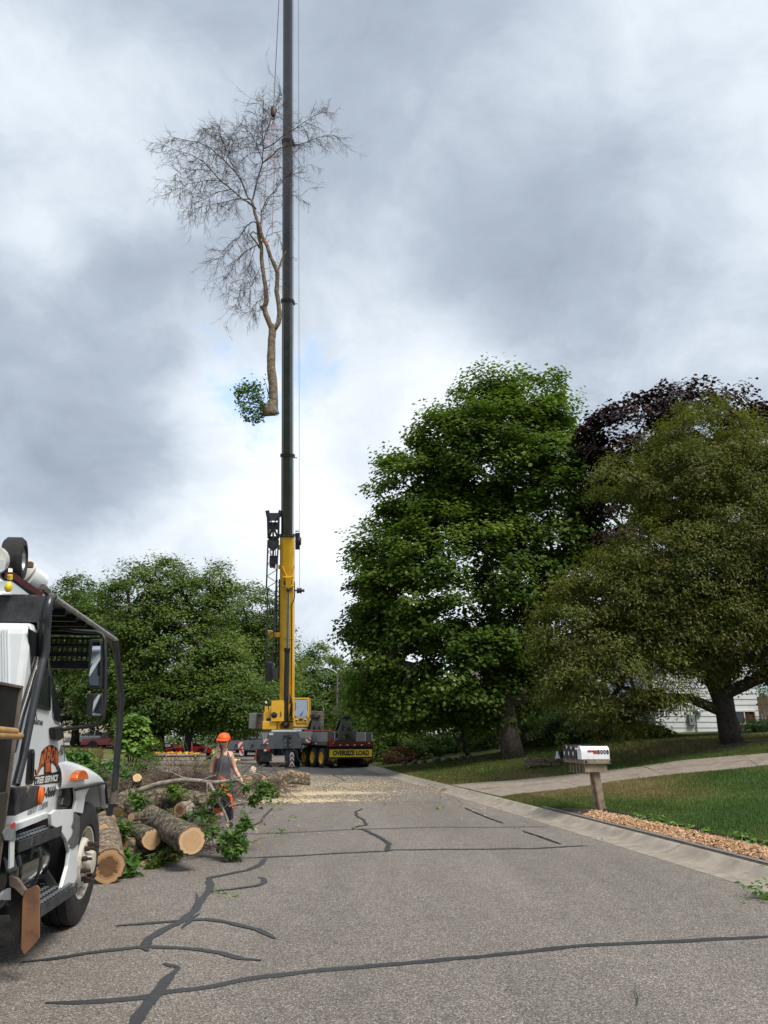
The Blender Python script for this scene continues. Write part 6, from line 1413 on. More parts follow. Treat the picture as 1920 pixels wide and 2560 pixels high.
for sx in (-.06, 0, .06): mb.beam(hm_+Vector((sx, -.06, .082)), hm_+Vector((sx, .06, .082)), .02, .02)
mb.build('ridge', M_ORG, hl_)
mb = MB(); mb.ell(hm_+Vector((-.012, .055, -.06)), (.105, .08, .085)); mb.build('hair', M_HAIR, wk, 180)
mb = MB(); P_ = [J(552, 1864, -.06), J(552.5, 1872, -.1), J(554, 1880, -.13), J(556, 1887, -.14)]; 
for k in range(9): t = k/8; i = min(2, int(t*3)); mb.ell(P_[i].lerp(P_[i+1], t*3-i), (.016, .016, .02), 6, 5)
mb.build('braid', M_HAIR, wk, 180)
mb = MB(); mb.tube([hc_+Vector((-.09, -.02, .03)), hc_+Vector((-.06, -.06, -.09)), hc_+Vector((0, -.08, -.125)), hc_+Vector((.07, -.05, -.08)), hc_+Vector((.085, 0, .03))], .006, 5); mb.build('chin_strap', M_BLK, wk, 60)
mb = MB(); mb.tube([J(524, 1952, .03), J(527.5, 1933, .085)], [.043, .05], 10); mb.build('tattooed_forearm', M_TATT, wk, 180)
# second worker, almost hidden behind the first
W2 = at(555, 1846, 17.2); W2 = Vector((W2.x, 17.2, -.0)); w2 = empty('person', W2, label='worker in a hi vis yellow shirt almost hidden behind the walking worker', category='person')
j2 = [(Vector((0, 0, .92)), .14, .13), (Vector((0, 0, 1.15)), .13, .12), (Vector((-.04, 0, 1.33)), .12, .11), (Vector((-.0, -.05, 1.42)), .055, .055), (Vector((0, -.09, 1.48)), .08, .09), (Vector((0, -.09, 1.54)), .07, .08),
      (Vector((-.14, 0, 1.33)), .06, .06), (Vector((-.15, .1, 1.12)), .05, .05), (Vector((-.12, .0, .95)), .035, .035), (Vector((.08, 0, 1.3)), .05, .05), (Vector((.16, -.05, 1.12)), .045, .045), (Vector((.40, -.22, 1.15)), .025, .025), (Vector((.46, -.26, 1.17)), .024, .024),
      (Vector((.08, 0, .85)), .1, .1), (Vector((.09, 0, .5)), .07, .07), (Vector((.09, 0, .1)), .05, .05), (Vector((.09, -.12, .05)), .045, .045), (Vector((-.08, 0, .85)), .1, .1), (Vector((-.09, 0, .5)), .07, .07), (Vector((-.09, 0, .1)), .05, .05), (Vector((-.09, -.12, .05)), .045, .045)]
e2 = [(0, 1), (1, 2), (2, 3), (3, 4), (4, 5), (2, 6), (6, 7), (7, 8), (2, 9), (9, 10), (10, 11), (11, 12), (0, 13), (13, 14), (14, 15), (15, 16), (0, 17), (17, 18), (18, 19), (19, 20)]
skin_mesh('body', j2, e2, M_SKIN, w2, 0, 1)
skin_mesh('shirt', [(j2[i][0], j2[i][1]+.02, j2[i][2]+.02) for i in (0, 1, 2, 6, 7, 9, 10, 11)], [(0, 1), (1, 2), (2, 3), (3, 4), (2, 5), (5, 6), (6, 7)], M_HIV, w2, 0, 1)
skin_mesh('trousers', [(j2[i][0], j2[i][1]+.02, j2[i][2]+.02) for i in (0, 13, 14, 15, 17, 18, 19)], [(0, 1), (1, 2), (2, 3), (0, 4), (4, 5), (5, 6)], M_PANT, w2, 0, 1)
mb = MB(); mb.ell((-.0, -.09, 1.56), (.11, .13, .08)); mb.build('helmet', M_ORG, w2, 60)
# crane operator seated in the cab
oz = 0
jo = [(Vector((0, 0, .0)), .16, .14), (Vector((0, 0, .25)), .17, .13), (Vector((0, 0, .45)), .18, .13), (Vector((0, -.02, .58)), .06, .06), (Vector((0, -.04, .7)), .1, .11), (Vector((-.22, 0, .42)), .07, .07), (Vector((-.27, -.12, .18)), .055, .055), (Vector((-.22, -.35, .16)), .04, .04), (Vector((.22, 0, .42)), .07, .07), (Vector((.27, -.12, .18)), .055, .055), (Vector((.22, -.35, .16)), .04, .04), (Vector((.1, -.4, .02)), .09, .09), (Vector((.1, -.45, -.35)), .06, .06), (Vector((-.1, -.4, .02)), .09, .09), (Vector((-.1, -.45, -.35)), .06, .06)]
eo = [(0, 1), (1, 2), (2, 3), (3, 4), (2, 5), (5, 6), (6, 7), (2, 8), (8, 9), (9, 10), (0, 11), (11, 12), (0, 13), (13, 14)]
skin_mesh('body', jo, eo, M_SKIN, op, 0, 1); skin_mesh('vest', [(jo[i][0], jo[i][1]+.03, jo[i][2]+.03) for i in (0, 1, 2, 5, 8)], [(0, 1), (1, 2), (2, 3), (2, 4)], M_HIV, op, 0, 1); skin_mesh('trousers', [(jo[i][0], jo[i][1]+.02, jo[i][2]+.02) for i in (0, 11, 12, 13, 14)], [(0, 1), (1, 2), (0, 3), (3, 4)], M_PANT, op, 0, 1)

# ================================================================ LOG PILE AND BRUSH
M_BK = mat('rough_bark', (.27, .215, .145), .95, var=.35, scale=18, bump=.05, bscale=26, dirt=(.055, .05, .03), dscale=14, dlo=.44, dhi=.54)
M_BK2 = mat('flaking_bark', (.36, .27, .18), .95, var=.3, scale=9, bump=.04, bscale=22, dirt=(.10, .075, .05), dscale=13, dlo=.46, dhi=.54)
M_BGREY = mat('grey_branch_bark', (.30, .255, .21), .9, var=.25, scale=14, bump=.006)
M_END = tintmat('end_grain', [(0, (.13, .075, .04)), (.25, (.33, .18, .09)), (.5, (.46, .29, .15)), (.75, (.55, .37, .21)), (1, (.62, .44, .27))], .85, bump=.002, noise_amt=.12, nscale=14)
def log(name, pts, r0, r1, m, label, seed=0, dark=0.0, rough=1.0, cut2=True, group='cut logs in the pile', cat='log', nseg=None, sides=40):
    pts = [Vector(p) for p in pts]; o0 = pts[0].copy(); pts = [p-o0 for p in pts]; L = sum((b-a).length for a, b in zip(pts, pts[1:]))
    ns = nseg or max(6, int(L/.045)); D_ = []
    for i in range(ns+1):
        x = i/ns*L; 
        for a, b in zip(pts, pts[1:]):
            l = (b-a).length
            if x <= l+1e-6: D_.append(a.lerp(b, min(1, x/l))); break
            x -= l
        else: D_.append(pts[-1])
    D_ = [D_[max(0, i-2)]*.25+D_[i]*.5+D_[min(ns, i+2)]*.25 for i in range(ns+1)]
    vs = []; n = sides; ref = Vector((0, 0, 1)); rim = [[], []]
    sd_ = Vector((seed*3.7, seed*1.3, 0))
    for i, p in enumerate(D_):
        t = (D_[min(i+1, ns)]-D_[max(i-1, 0)]).normalized(); u = (ref-t*ref.dot(t))
        if u.length < .05: u = t.orthogonal()
        u.normalize(); v = t.cross(u); ref = u; R_ = r0+(r1-r0)*i/ns
        for k in range(n):
            a = 2*math.pi*k/n; c, s_ = math.cos(a), math.sin(a)
            q = Vector((c*1.6, s_*1.6, i*L/ns*1.2))+sd_
            big = mn.noise(q*.8)*.09; x = Vector((c*R_*26, s_*R_*26, i*L/ns*5))+sd_
            ridge = abs(mn.noise(x))*2-.5
            rr = R_*(1+big)+rough*(-.022*min(1, R_/.12))*max(0, ridge)*1.2
            vs.append(p+(u*c+v*s_)*rr)
            if i == 0: rim[0].append(vs[-1])
            if i == ns: rim[1].append(vs[-1])
    fs = [(i*n+k, i*n+(k+1) % n, (i+1)*n+(k+1) % n, (i+1)*n+k) for i in range(ns) for k in range(n)]
    mb = MB(); mb.add(vs, fs); root = empty(name, o0, label=label, category=cat)
    if group: root['group'] = group
    mb.build('bark', m, root, 180)
    for e in ((0, 1) if cut2 else (0,)):
        c = sum(rim[e], Vector())/n; nr = 14; V_ = []; F_ = []; T_ = []; ax = (D_[0]-D_[1] if e == 0 else D_[-1]-D_[-2]).normalized()
        for j in range(nr+1):
            f = 1-j/nr*.98
            for k in range(n): V_.append(tuple(c+(rim[e][k]-c)*f*(.975 if j else .99)+ax*(.006 if j else -.004)))
        for j in range(nr):
            for k in range(n):
                q = (j*n+k, j*n+(k+1) % n, (j+1)*n+(k+1) % n, (j+1)*n+k); F_.append(q if e else q[::-1])
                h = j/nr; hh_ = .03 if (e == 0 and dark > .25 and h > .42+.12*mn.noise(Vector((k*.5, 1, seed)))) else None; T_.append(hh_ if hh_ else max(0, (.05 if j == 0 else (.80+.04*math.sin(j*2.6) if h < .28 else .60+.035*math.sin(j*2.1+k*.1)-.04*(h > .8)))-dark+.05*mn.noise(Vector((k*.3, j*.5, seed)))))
        F_.append(tuple(nr*n+k for k in range(n)) if not e else tuple(nr*n+k for k in range(n))[::-1]); 
        me = bpy.data.meshes.new('cut_face'); me.from_pydata(V_, [], F_); me.materials.append(M_END); at_ = me.attributes.new('tint', 'FLOAT', 'FACE'); at_.data.foreach_set('value', T_+[.5-dark]); link('cut_face', me, root)
    return root
log('log', [at(481, 2103, 10.4), at(425, 2072, 11.3), at(375, 2040, 12.4)], .178, .16, M_BK, 'largest log, right of the pile, its pale round cut end hanging over the road', 1)
log('log', [at(380, 2099, 11.2), at(330, 2078, 12.0), at(295, 2062, 12.8)], .14, .13, M_BK, 'medium log with a pale oval cut end left of the largest log', 2)
log('log', [at(270, 2168, 9.62), at(268, 2115, 10.6), at(262, 2055, 12.2)], .20, .165, M_BK2, 'log beside the truck wheel with a dark brown rotten heart', 3, dark=.28)
log('log', [at(292, 2045, 12.7), at(315, 2005, 13.0), at(400, 2000, 13.1), at(460, 2003, 13.15), at(520, 2012, 13.2)], .2, .17, M_BK, 'longest log lying across the back of the pile', 4)
log('log', [at(326, 2044, 11.55), at(352, 2040, 11.75)], .062, .06, M_BK, 'short stub with a small tan cut end on top of the medium log', 5)
log('log', [at(343, 1943, 13.7), at(341, 1960, 13.9), at(338, 1985, 14.0)], .078, .085, M_BK, 'upright stub with a tan cut end sticking up above the longest log', 6)
log('log', [at(257, 2076, 10.75), at(275, 2070, 11.6)], .085, .08, M_BK2, 'small log end peeping out beside the truck tyre', 7)
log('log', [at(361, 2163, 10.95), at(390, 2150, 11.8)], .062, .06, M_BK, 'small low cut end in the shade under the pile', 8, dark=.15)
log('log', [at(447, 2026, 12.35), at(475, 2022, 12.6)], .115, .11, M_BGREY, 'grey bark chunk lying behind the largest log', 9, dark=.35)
log('log', [at(300, 2120, 11.3), at(370, 2128, 11.6), at(430, 2120, 12.0)], .16, .15, M_BK, 'shaded log lying low under the medium log', 10, dark=.2)  # shaded logs get darker cut ends, the pile's shade put into their colour
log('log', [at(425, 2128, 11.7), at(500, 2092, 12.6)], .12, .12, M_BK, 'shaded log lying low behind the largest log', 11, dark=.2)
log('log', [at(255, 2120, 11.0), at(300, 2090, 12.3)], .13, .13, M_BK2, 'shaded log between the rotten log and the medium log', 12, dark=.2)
g2 = 'cut logs beyond the worker'
log('log', [at(616, 1953, 20.0), at(640, 1946, 21.2)], .17, .16, M_BK, 'round cut log just right of the worker hand', 20, group=g2)
log('log', [at(662, 1948, 22.0), at(640, 1950, 22.3)], .085, .10, M_BK, 'thin log with a small cut end right of the round cut log', 21, group=g2)
log('log', [at(710, 1964, 23.0), at(698, 1952, 24.5)], .115, .11, M_BK2, 'small log with a pale cut end lying toward the camera below the curved trunk', 22, group=g2)
log('log', [at(683, 1962, 24), at(696, 1944, 24.6), at(725, 1938, 25), at(770, 1945, 25.5)], .20, .15, M_BK2, 'thick curved trunk piece lying across the road edge', 23, group=g2)
log('log', [at(712, 1952, 24.4), at(745, 1954, 24.6), at(775, 1958, 24.8)], .1, .07, M_BK, 'crooked branch piece right of the pale cut end', 24, group=g2)
log('log', [at(632, 1950, 21.8), at(631, 1932, 21.9), at(634, 1918, 22.0)], .11, .08, mat('birch_wood', (.5, .4, .29), .9, var=.25, scale=14), 'pale broken stump standing upright among the far logs', 25, group=g2)
# branches
def branch(name, strokes, m, label, leaves=None, lm=None, lsize=.085, cat='branch', seed=0):
    o0 = strokes[0][0][0]; root = empty(name, o0, label=label, category=cat); mb = MB()
    for pts, r0, r1 in strokes:
        D_ = []; Rr = []; k = len(pts)
        for i in range(k-1):
            for j in range(4): t = j/4; D_.append(pts[i].lerp(pts[i+1], t)-o0); Rr.append(r0+(r1-r0)*(i+t)/(k-1))
        D_.append(pts[-1]-o0); Rr.append(r1)
        for i in range(1, len(D_)-1): q = (D_[i]+o0)*3; D_[i] = D_[i]+Vector((mn.noise(q), mn.noise(q+Vector((9, 0, 0))), mn.noise(q+Vector((0, 9, 0)))))*.03
        mb.tube(D_, Rr, 8)
    mb.build('limb', m, root, 180)
    if leaves:
        P_ = []; tw = MB()
        for c, r, n in leaves:
            nt_ = max(3, n//14)
            for _ in range(nt_):
                s0 = c-o0; d_ = Vector(rng.normal(0, 1, 3)); d_.normalize(); tip = s0+d_*r*rng.uniform(.6, 1.1); tip.z = max(tip.z, .03-o0.z); st = s0+d_*r*.1
                tw.tube([st, tip], [.005, .002], 3, False)
                side = d_.orthogonal().normalized()
                for q in range(14): 
                    t = .15+.85*(q//2)/6.5; w_ = (1 if q % 2 else -1); P_.append(np.array(st.lerp(tip, t)+side*w_*.035+Vector(rng.normal(0, .012, 3))))
        P_ = np.array(P_); N_ = rng.normal(0, .45, (len(P_), 3)); N_[:, 2] += .9; P_[:, 2] = np.maximum(P_[:, 2], .02-o0.z)
        link('leaves', leafmesh('leaves', P_, N_, lsize*rng.uniform(.75, 1.3, len(P_)), 'diamond', lm or L_ASH, np.clip(rng.normal(.5, .25, len(P_)), 0, 1)), root)
        tw.build('leaf_stalks', m, root, kind='stuff')
    return root
a_ = lambda lst, y, y2=None: [at(px, py, y+((y2-y) if y2 else 0)*i/(len(lst)-1)) for i, (px, py) in enumerate(lst)]
branch('fallen_branch', [(a_([(345, 1978), (400, 1958), (460, 1950), (520, 1956), (560, 1951), (592, 1949), (612, 1960), (624, 1976), (628, 1990), (640, 1995)], 12.6, 12.2), .042, .014),
     (a_([(520, 1956), (518, 1990), (519, 2030)], 12.4), .02, .012), (a_([(524, 1958), (545, 1988), (556, 2022), (566, 2052), (570, 2070)], 12.4, 12.0), .028, .014), (a_([(574, 1950), (598, 1942), (640, 1935), (655, 1942)], 12.3), .014, .006),
     (a_([(572, 2017), (600, 2012), (622, 2006)], 12.1), .014, .01), (a_([(624, 1990), (615, 2015), (600, 2040)], 12.2), .012, .006), (a_([(560, 2020), (585, 2000), (600, 1975)], 12.2), .008, .005), (a_([(500, 1955), (525, 1942), (540, 1938)], 12.4), .01, .005), (a_([(470, 1952), (440, 1935), (425, 1925)], 12.5), .012, .005)],
     M_BGREY, 'long pale arching branch with green ash leaves crossing in front of the worker',
     [(at(650, 1985, 12.2), .22, 150), (at(670, 1972, 12.2), .18, 110), (at(632, 1998, 12.2), .16, 80), (at(566, 1968, 12.1), .09, 30), (at(545, 1985, 12.2), .12, 45), (at(617, 1968, 12.3), .08, 25), (at(528, 1995, 12.4), .12, 50)])
branch('leafy_branch', [(a_([(565, 2060), (585, 2100), (600, 2125)], 11.6, 11.4), .014, .006), (a_([(528, 2085), (536, 2110), (556, 2130), (575, 2138)], 11.6), .012, .005), (a_([(565, 2060), (610, 2040), (645, 2020)], 11.7), .01, .004)],
     M_BGREY, 'leafy green bough on the asphalt right of the largest log',
     [(at(530, 2078, 11.7), .15, 70), (at(592, 2092, 11.5), .2, 130), (at(548, 2095, 11.6), .2, 110), (at(582, 2108, 11.4), .2, 140), (at(600, 2132, 11.3), .13, 70), (at(614, 2045, 11.8), .12, 40), (at(606, 2072, 11.6), .13, 50), (at(520, 2055, 12.0), .18, 80), (at(575, 2128, 11.3), .1, 40), (at(628, 2053, 11.6), .08, 24)])
branch('leafy_branch', [(a_([(340, 2005), (350, 1985), (345, 2040)], 12.6), .01, .005)], M_BGREY, 'leafy shoot hanging over the left end of the longest log', [(at(345, 2005, 12.5), .16, 110), (at(355, 2025, 12.4), .14, 80), (at(330, 1990, 12.6), .12, 50)])
branch('leafy_branch', [(a_([(312, 2060), (305, 2085)], 11.4), .01, .005)], M_BGREY, 'leafy shoot between the tyre and the medium log', [(at(300, 2078, 11.3), .12, 70), (at(285, 2060, 11.5), .12, 60), (at(312, 2075, 11.3), .1, 40)])
branch('leafy_branch', [(a_([(305, 2130), (318, 2160), (325, 2190)], 10.2), .01, .005)], M_BGREY, 'broad leaved shoot lying on the road right of the rotten log', [(at(318, 2150, 10.2), .1, 42), (at(325, 2175, 10.1), .11, 56), (at(312, 2138, 10.4), .1, 42)], lsize=.12)
branch('leafy_branch', [(a_([(370, 2150), (400, 2160)], 10.9), .01, .005)], M_BGREY, 'dark leafy spray in the shade below the medium log', [(at(385, 2160, 10.8), .15, 90), (at(405, 2148, 11.0), .15, 90)], lm=L_DARK)
branch('leafy_branch', [(a_([(425, 2125), (450, 2135)], 11.3), .01, .005)], M_BGREY, 'leafy spray under the largest log near its shadow', [(at(440, 2128, 11.2), .15, 90), (at(425, 2110, 11.5), .13, 60)])
branch('leafy_branch', [(a_([(250, 2120), (262, 2140)], 10.3), .01, .005)], M_BGREY, 'green sprig behind the wheel nuts above the rotten log', [(at(256, 2112, 10.4), .12, 70)])
branch('leafy_branch', [(a_([(430, 1975), (445, 1990)], 12.9), .01, .005)], M_BGREY, 'pale leafed sprig lying on top of the longest log', [(at(434, 1975, 12.8), .09, 28), (at(444, 1985, 12.8), .08, 28)], lm=L_LIME, lsize=.13)
branch('leafy_branch', [(a_([(470, 2040), (500, 2020), (520, 2000)], 12.6), .01, .005)], M_BGREY, 'leafy spray between the longest log and the worker legs', [(at(500, 2030, 12.5), .18, 100), (at(470, 2045, 12.4), .16, 80), (at(430, 2040, 12.5), .14, 60)])
# brush heaps
def brush(px0, px1, py0, py1, y0, y1, n, label, L=(.4, 1.4)):
    o0 = at((px0+px1)/2, 1846, (y0+y1)/2); o0.z = 0; mb = MB()
    for _ in range(n):
        y = random.uniform(y0, y1); c = at(random.uniform(px0, px1), random.triangular(py0, py1, py1), y); c.z = max(.03, c.z)
        d_ = Vector((random.gauss(0, 1), random.gauss(0, .6), random.gauss(0, .35))).normalized(); l = random.uniform(*L); P_ = [c-d_*l/2]
        for k in range(4): d_ = (d_+Vector((random.gauss(0, .16), random.gauss(0, .16), random.gauss(0, .12)))).normalized(); P_.append(P_[-1]+d_*l/4)
        for p in P_: p.z = max(p.z, .02)
        r = random.uniform(.003, .011); mb.tube([p-o0 for p in P_], [r*(1-.15*i) for i in range(5)], 4, False)
    o = mb.build('brush_heap', M_TWIG2, None, None, label=label, kind='stuff'); o.location = o0; return o
M_TWIG2 = mat('brush_twig', (.15, .11, .085), .9, var=.35, scale=3)
brush(390, 545, 1915, 1985, 14.2, 17.5, 750, 'tangle of bare twigs behind the longest log')
brush(540, 610, 1940, 1990, 15.6, 19, 140, 'loose twigs on the sawdust right of the worker')
brush(600, 720, 1925, 1975, 20.5, 25, 200, 'bare twigs among the far cut logs')
brush(300, 530, 2020, 2130, 11.4, 12.9, 260, 'broken twigs stuck between the pile logs', (.2, .7))
brush(260, 345, 1935, 2010, 13.5, 17, 120, 'bare twigs and stalks left of the upright stub')
branch('fallen_twig', [(a_([(646, 2098), (665, 2092), (700, 2088)], 12.9), .008, .004)], M_BGREY, 'thin bare twig lying along the long cross seam')
branch('fallen_twig', [(a_([(690, 2008), (720, 2007), (735, 2010)], 20.5), .012, .006), (a_([(707, 2007), (706, 1996)], 20.5), .008, .004), (a_([(715, 2007), (730, 2003)], 20.5), .008, .004)], M_BGREY, 'bare forked twig lying at the sawdust edge')
branch('fallen_twig', [(a_([(555, 1965), (640, 1925), (700, 1945)], 19, 20), .012, .006), (a_([(640, 1925), (660, 1910)], 19.5), .008, .004)], M_BGREY, 'long thin bare twig arching over the far logs')
# ================================================================ TREE SERVICE TRUCK
TR0 = Vector((-2.7, 7.49, 0)); TA_ = R(6)
tk = empty('tree_service_truck', TR0, TA_, label='white tree service truck with a black roof guard, at the left edge of the photo', category='truck')
TRI = (Matrix.Translation(TR0) @ Matrix.Rotation(TA_, 4, 'Z')).inverted()
def TP(px, py, out=0.0):
    o = TRI @ Vector((0, 0, CH)); r = TRI.to_3x3() @ ray(px, py); t = (out-o.x)/r.x; return o+r*t
def TQ(px, py, al):
    o = TRI @ Vector((0, 0, CH)); r = TRI.to_3x3() @ ray(px, py); t = (al-o.y)/r.y; return o+r*t
P_TK = mat('truck_white', (.74, .77, .78), .3, var=.03, scale=1.5, coat=.5, dirt=(.60, .60, .58), dscale=1.8, dlo=.58, dhi=.85)
M_GRD = mat('guard_black', (.016, .018, .022), .35, var=.25, scale=5, bump=.001, coat=.3, dirt=(.05, .048, .045), dscale=4, dlo=.55, dhi=.75)
M_GRW = mat('guard_worn', (.035, .037, .042), .6, var=.3, scale=9, bump=.003, dirt=(.30, .25, .13), dscale=3.5, dlo=.62, dhi=.7)
M_AMB = mat('amber_lens', (.75, .14, .015), .25, var=.05, coat=.5)
M_TBOX = mat('body_black', (.010, .010, .011), .5, var=.3, scale=3, dirt=(.035, .028, .02), dscale=2, dlo=.55, dhi=.8)
M_GLV = mat('galvanised', (.38, .42, .44), .4, metal=.7, var=.15, scale=12)
M_RRIM = mat('white_rim_rust', (.50, .48, .41), .5, var=.05, scale=8, dirt=(.30, .15, .06), dscale=7, dlo=.54, dhi=.66)
M_NUT = mat('rusty_nut', (.05, .025, .018), .8, var=.3, scale=60)
M_LEATH = mat('tan_flap', (.24, .12, .06), .75, var=.15, scale=6, bump=.002, dirt=(.14, .07, .04), dscale=3)
M_PRIM = mat('broken_fibreglass', (.10, .10, .10), .8, var=.2, scale=20)
M_CLR = mat('tank_chrome_dark', (.018, .024, .026), .12, var=.3, scale=2, coat=.6, spec=.8, dirt=(.10, .05, .03), dscale=3, dlo=.6, dhi=.72)
S0 = -.12
# cab shell
rc = TP(102, 1564, S0); wb_ = TP(157, 1806, S0); cw_ = TP(172, 1880, S0); sl = TP(128, 2040, S0)
cbk = TP(57, 1700, S0).y
prof = [(cbk, .98), (cbk, rc.z-.05), (cbk+.06, rc.z-.01), (rc.y-.12, rc.z), (rc.y+.02, rc.z-.05), (wb_.y, wb_.z), (wb_.y+.12, cw_.z+.08), (cw_.y+.03, cw_.z-.06), (cw_.y+.0, 1.0), (-.95, .95)]
mb = MB(); mb.prism([(S0, y, z) for y, z in prof], (-2.1, 0, 0)); cabt = mb.build('cab', P_TK, tk, bevel=.045)
def panel(name, pts, out, m, th=.02, parent=None, bev=0): mb = MB(); mb.prism([TP(x, y, out) for x, y in pts], (-th, 0, 0)); return mb.build(name, m, parent or tk, None, bevel=bev)
# body sills, cowl, lower structure
mb = MB(); mb.box((S0-1.05, -1.9, .70), (1.0, 4.0, .3)); mb.box((S0-1.0, .4, .7), (.9, 1.9, .3)); mb.build('chassis', M_TBOX, tk)
panel('sill', [(36, 2062), (125, 2030), (126, 2042), (37, 2078)], S0+.03, P_TK, .05)
# windows
gl = M_GLASS
sw = panel('side_window', [(74, 1572), (104, 1590), (113, 1640), (126, 1705), (127, 1776), (86, 1760), (80, 1690)], S0+.008, gl, .012)
panel('window_seal', [(85, 1756), (127.5, 1771), (126, 1777), (118, 1776), (90, 1769)], S0+.016, M_BLK, .012, sw)
panel('window_seal', [(124.5, 1690), (127.5, 1690), (128, 1772), (125, 1772)], S0+.016, M_BLK, .012, sw)
panel('quarter_window', [(121, 1630), (126, 1660), (138, 1720), (150, 1770), (153, 1800), (149, 1807), (138, 1800), (133, 1770), (128, 1705)], S0+.008, gl, .012)
a, b = (rc.y+.06, rc.z-.12), (wb_.y-.02, wb_.z+.05)
mb = MB(); mb.prism([(S0-.12, a[0]+.02, a[1]), (S0-.05, b[0]+.03, b[1]), (S0-2.0, b[0]+.03, b[1]), (S0-1.95, a[0]+.02, a[1])], (0, .012, .006)); mb.build('windshield', gl, tk)
# door seams, handle, badge
mb = MB(); 
for pl_ in ([(72, 1565), (79, 1640), (86, 1760), (92, 1800)], [(128, 1700), (131, 1790), (138, 1806), (150, 1812), (158, 1830), (161, 1880), (160, 1960), (150, 2005)]):
    mb.tube([TP(x, y, S0+.002) for x, y in pl_], .004, 4, False)
mb.build('door_seam', M_CGREY, cabt)
mb = MB()
for x0 in (6, 12, 19): mb.tube([TQ(x0, 1572, cbk-.004), TQ(x0+1.5, 1640, cbk-.004), TQ(x0+3, 1740, cbk-.004)], .006, 4, False)
mb.build('body_rib', P_TK, cabt)
dh = panel('door_handle', [(74, 1878), (78, 1873), (85, 1873), (88, 1878), (86, 1950), (82, 1960), (70, 1962), (67, 1956)], S0+.012, M_BLK, .02, None, .004)
mb = MB(); mb.tube([TP(83, 1880, S0+.03), TP(80, 1950, S0+.03)], .012, 6); mb.build('grip', M_GRD, dh, 60)
FX, FY = (0, 1, 0), (0, 0, 1)
def ttext(name, s, p0, p1, h, m, out, parent=None, shear=0, weight=0, rise=0):
    a, b = TP(*p0, out), TP(*p1, out); c = (a+b)/2; o = text_obj(name, s, 1.0, m, Matrix.Identity(4), None, 0, shear=shear, weight=weight/max(h, .01)*.7)
    xs = [v.co.x for v in o.data.vertices]; ys = [v.co.y for v in o.data.vertices]; w0, h0 = max(xs)-min(xs), max(ys)-min(ys); ox, oy = (max(xs)+min(xs))/2, (max(ys)+min(ys))/2
    M = frame((out, c.y, c.z), (0, b.y-a.y, (b.z-a.z)), FY) @ Matrix.Diagonal(((b-a).length/w0, h/h0, .002, 1)) @ Matrix.Translation((-ox, -oy, 0)); o.data.transform(M); o.parent = parent or tk; return o
M_LOR = mat('logo_orange', (.62, .17, .04), .5, var=.25, scale=14, hue2=(.35, .05, .02)); M_LBK = mat('logo_black', (.015, .012, .014), .6); M_LWH = mat('logo_white', (.7, .7, .68), .6)
ttext('model_name', 'DURASTAR', (77, 1803), (108, 1808), .035, M_LBK, S0+.004, weight=.002)
ttext('model_number', '4300', (149.5, 1877), (159.5, 1873), .09, M_LBK, S0+.004, weight=.002)
# logo: flared lettering over a tree trunk
lg = panel('logo_backing', [(88, 1922), (93, 1930), (98, 1915), (104, 1880), (112, 1870), (122, 1863), (132, 1863), (142, 1869), (147, 1880), (146, 1905), (144, 1928), (139, 1915), (130, 1906), (128, 1912), (129, 1935), (110, 1938), (111, 1915), (104, 1918), (97, 1932), (92, 1939), (88, 1936)], S0+.003, M_LBK, .002)
def lpoly(name, pts, m, out): return panel(name, pts, out, m, .001, lg)
lpoly('tail_left', [(90, 1925), (94, 1931), (99, 1918), (105, 1885), (108, 1886), (107, 1905), (98, 1927), (93, 1936), (90, 1934)], M_LOR, S0+.005)
lpoly('tail_right', [(140, 1880), (145, 1885), (144, 1915), (143, 1922), (140, 1905)], M_LOR, S0+.005)
lpoly('trunk_figure', [(115, 1908), (120, 1903), (126, 1908), (127, 1928), (114, 1930)], M_LOR, S0+.005)
for ch, x, y, w_, h_ in (('A', 106.5, 1900, 7, .17), ('R', 113.5, 1890, 7, .19), ('B', 122.5, 1886, 9, .20), ('O', 132.5, 1886, 9, .19), ('R', 141.5, 1892, 7, .17)):
    ttext('logo_letter', ch, (x-w_/2, y), (x+w_/2, y-1.2), h_*.62, M_LOR, S0+.006, lg, weight=.006)
lpoly('banner', [(86, 1941), (148, 1928), (149, 1956), (86, 1963)], M_LBK, S0+.003)
ttext('tree_service_text', 'TREE SERVICE', (87.5, 1952), (146, 1944), .052, M_LWH, S0+.006, lg, .15, .003)
ttext('phone_number', '360-0666', (93, 1986), (139, 1976), .085, M_LBK, S0+.004, None, .2, .004)
ttext('dot_number', 'USDOT 1128590', (70, 2030), (120, 2010), .05, M_CGREY, S0+.004, None, .1, .001)
# hood and fender
hood = MB(); rows = []
AL = [-.66, -.58, -.45, -.25, 0, .2, .4, .52, .62, .66]; TZ = [1.47, 1.465, 1.45, 1.425, 1.385, 1.34, 1.26, 1.17, 1.05, .95]
for al, tz in zip(AL, TZ):
    low = 1.19 if al < .45 else max(.93, 1.19-(al-.45)*1.2); dzz = max(.0, tz-low)
    fl_ = .10*smooth((al+.66)/.4)
    rows.append([(-1.17, al, tz+.12), (-.75, al, tz+.11), (-.5, al, tz+.04), (-.34+fl_*.3, al, tz-.0), (-.17+fl_*.8, al, tz-dzz*.08), (-.09+fl_, al, tz-dzz*.35), (-.07+fl_, al, tz-dzz*.7), (-.07+fl_, al, tz-dzz), (-.12+fl_, al, tz-dzz-.005), (-.14+fl_, al, tz-dzz*.6)])
nn = len(rows[0]); vs = [p for r_ in rows for p in r_]+[(-2.34-p[0], p[1], p[2]) for r_ in rows for p in r_]
fs = []; nr = len(rows)
for i in range(nr-1):
    for j in range(nn-1): q = (i*nn+j, (i+1)*nn+j, (i+1)*nn+j+1, i*nn+j+1); fs.append(q); fs.append(tuple(k+nr*nn for k in reversed(q)))
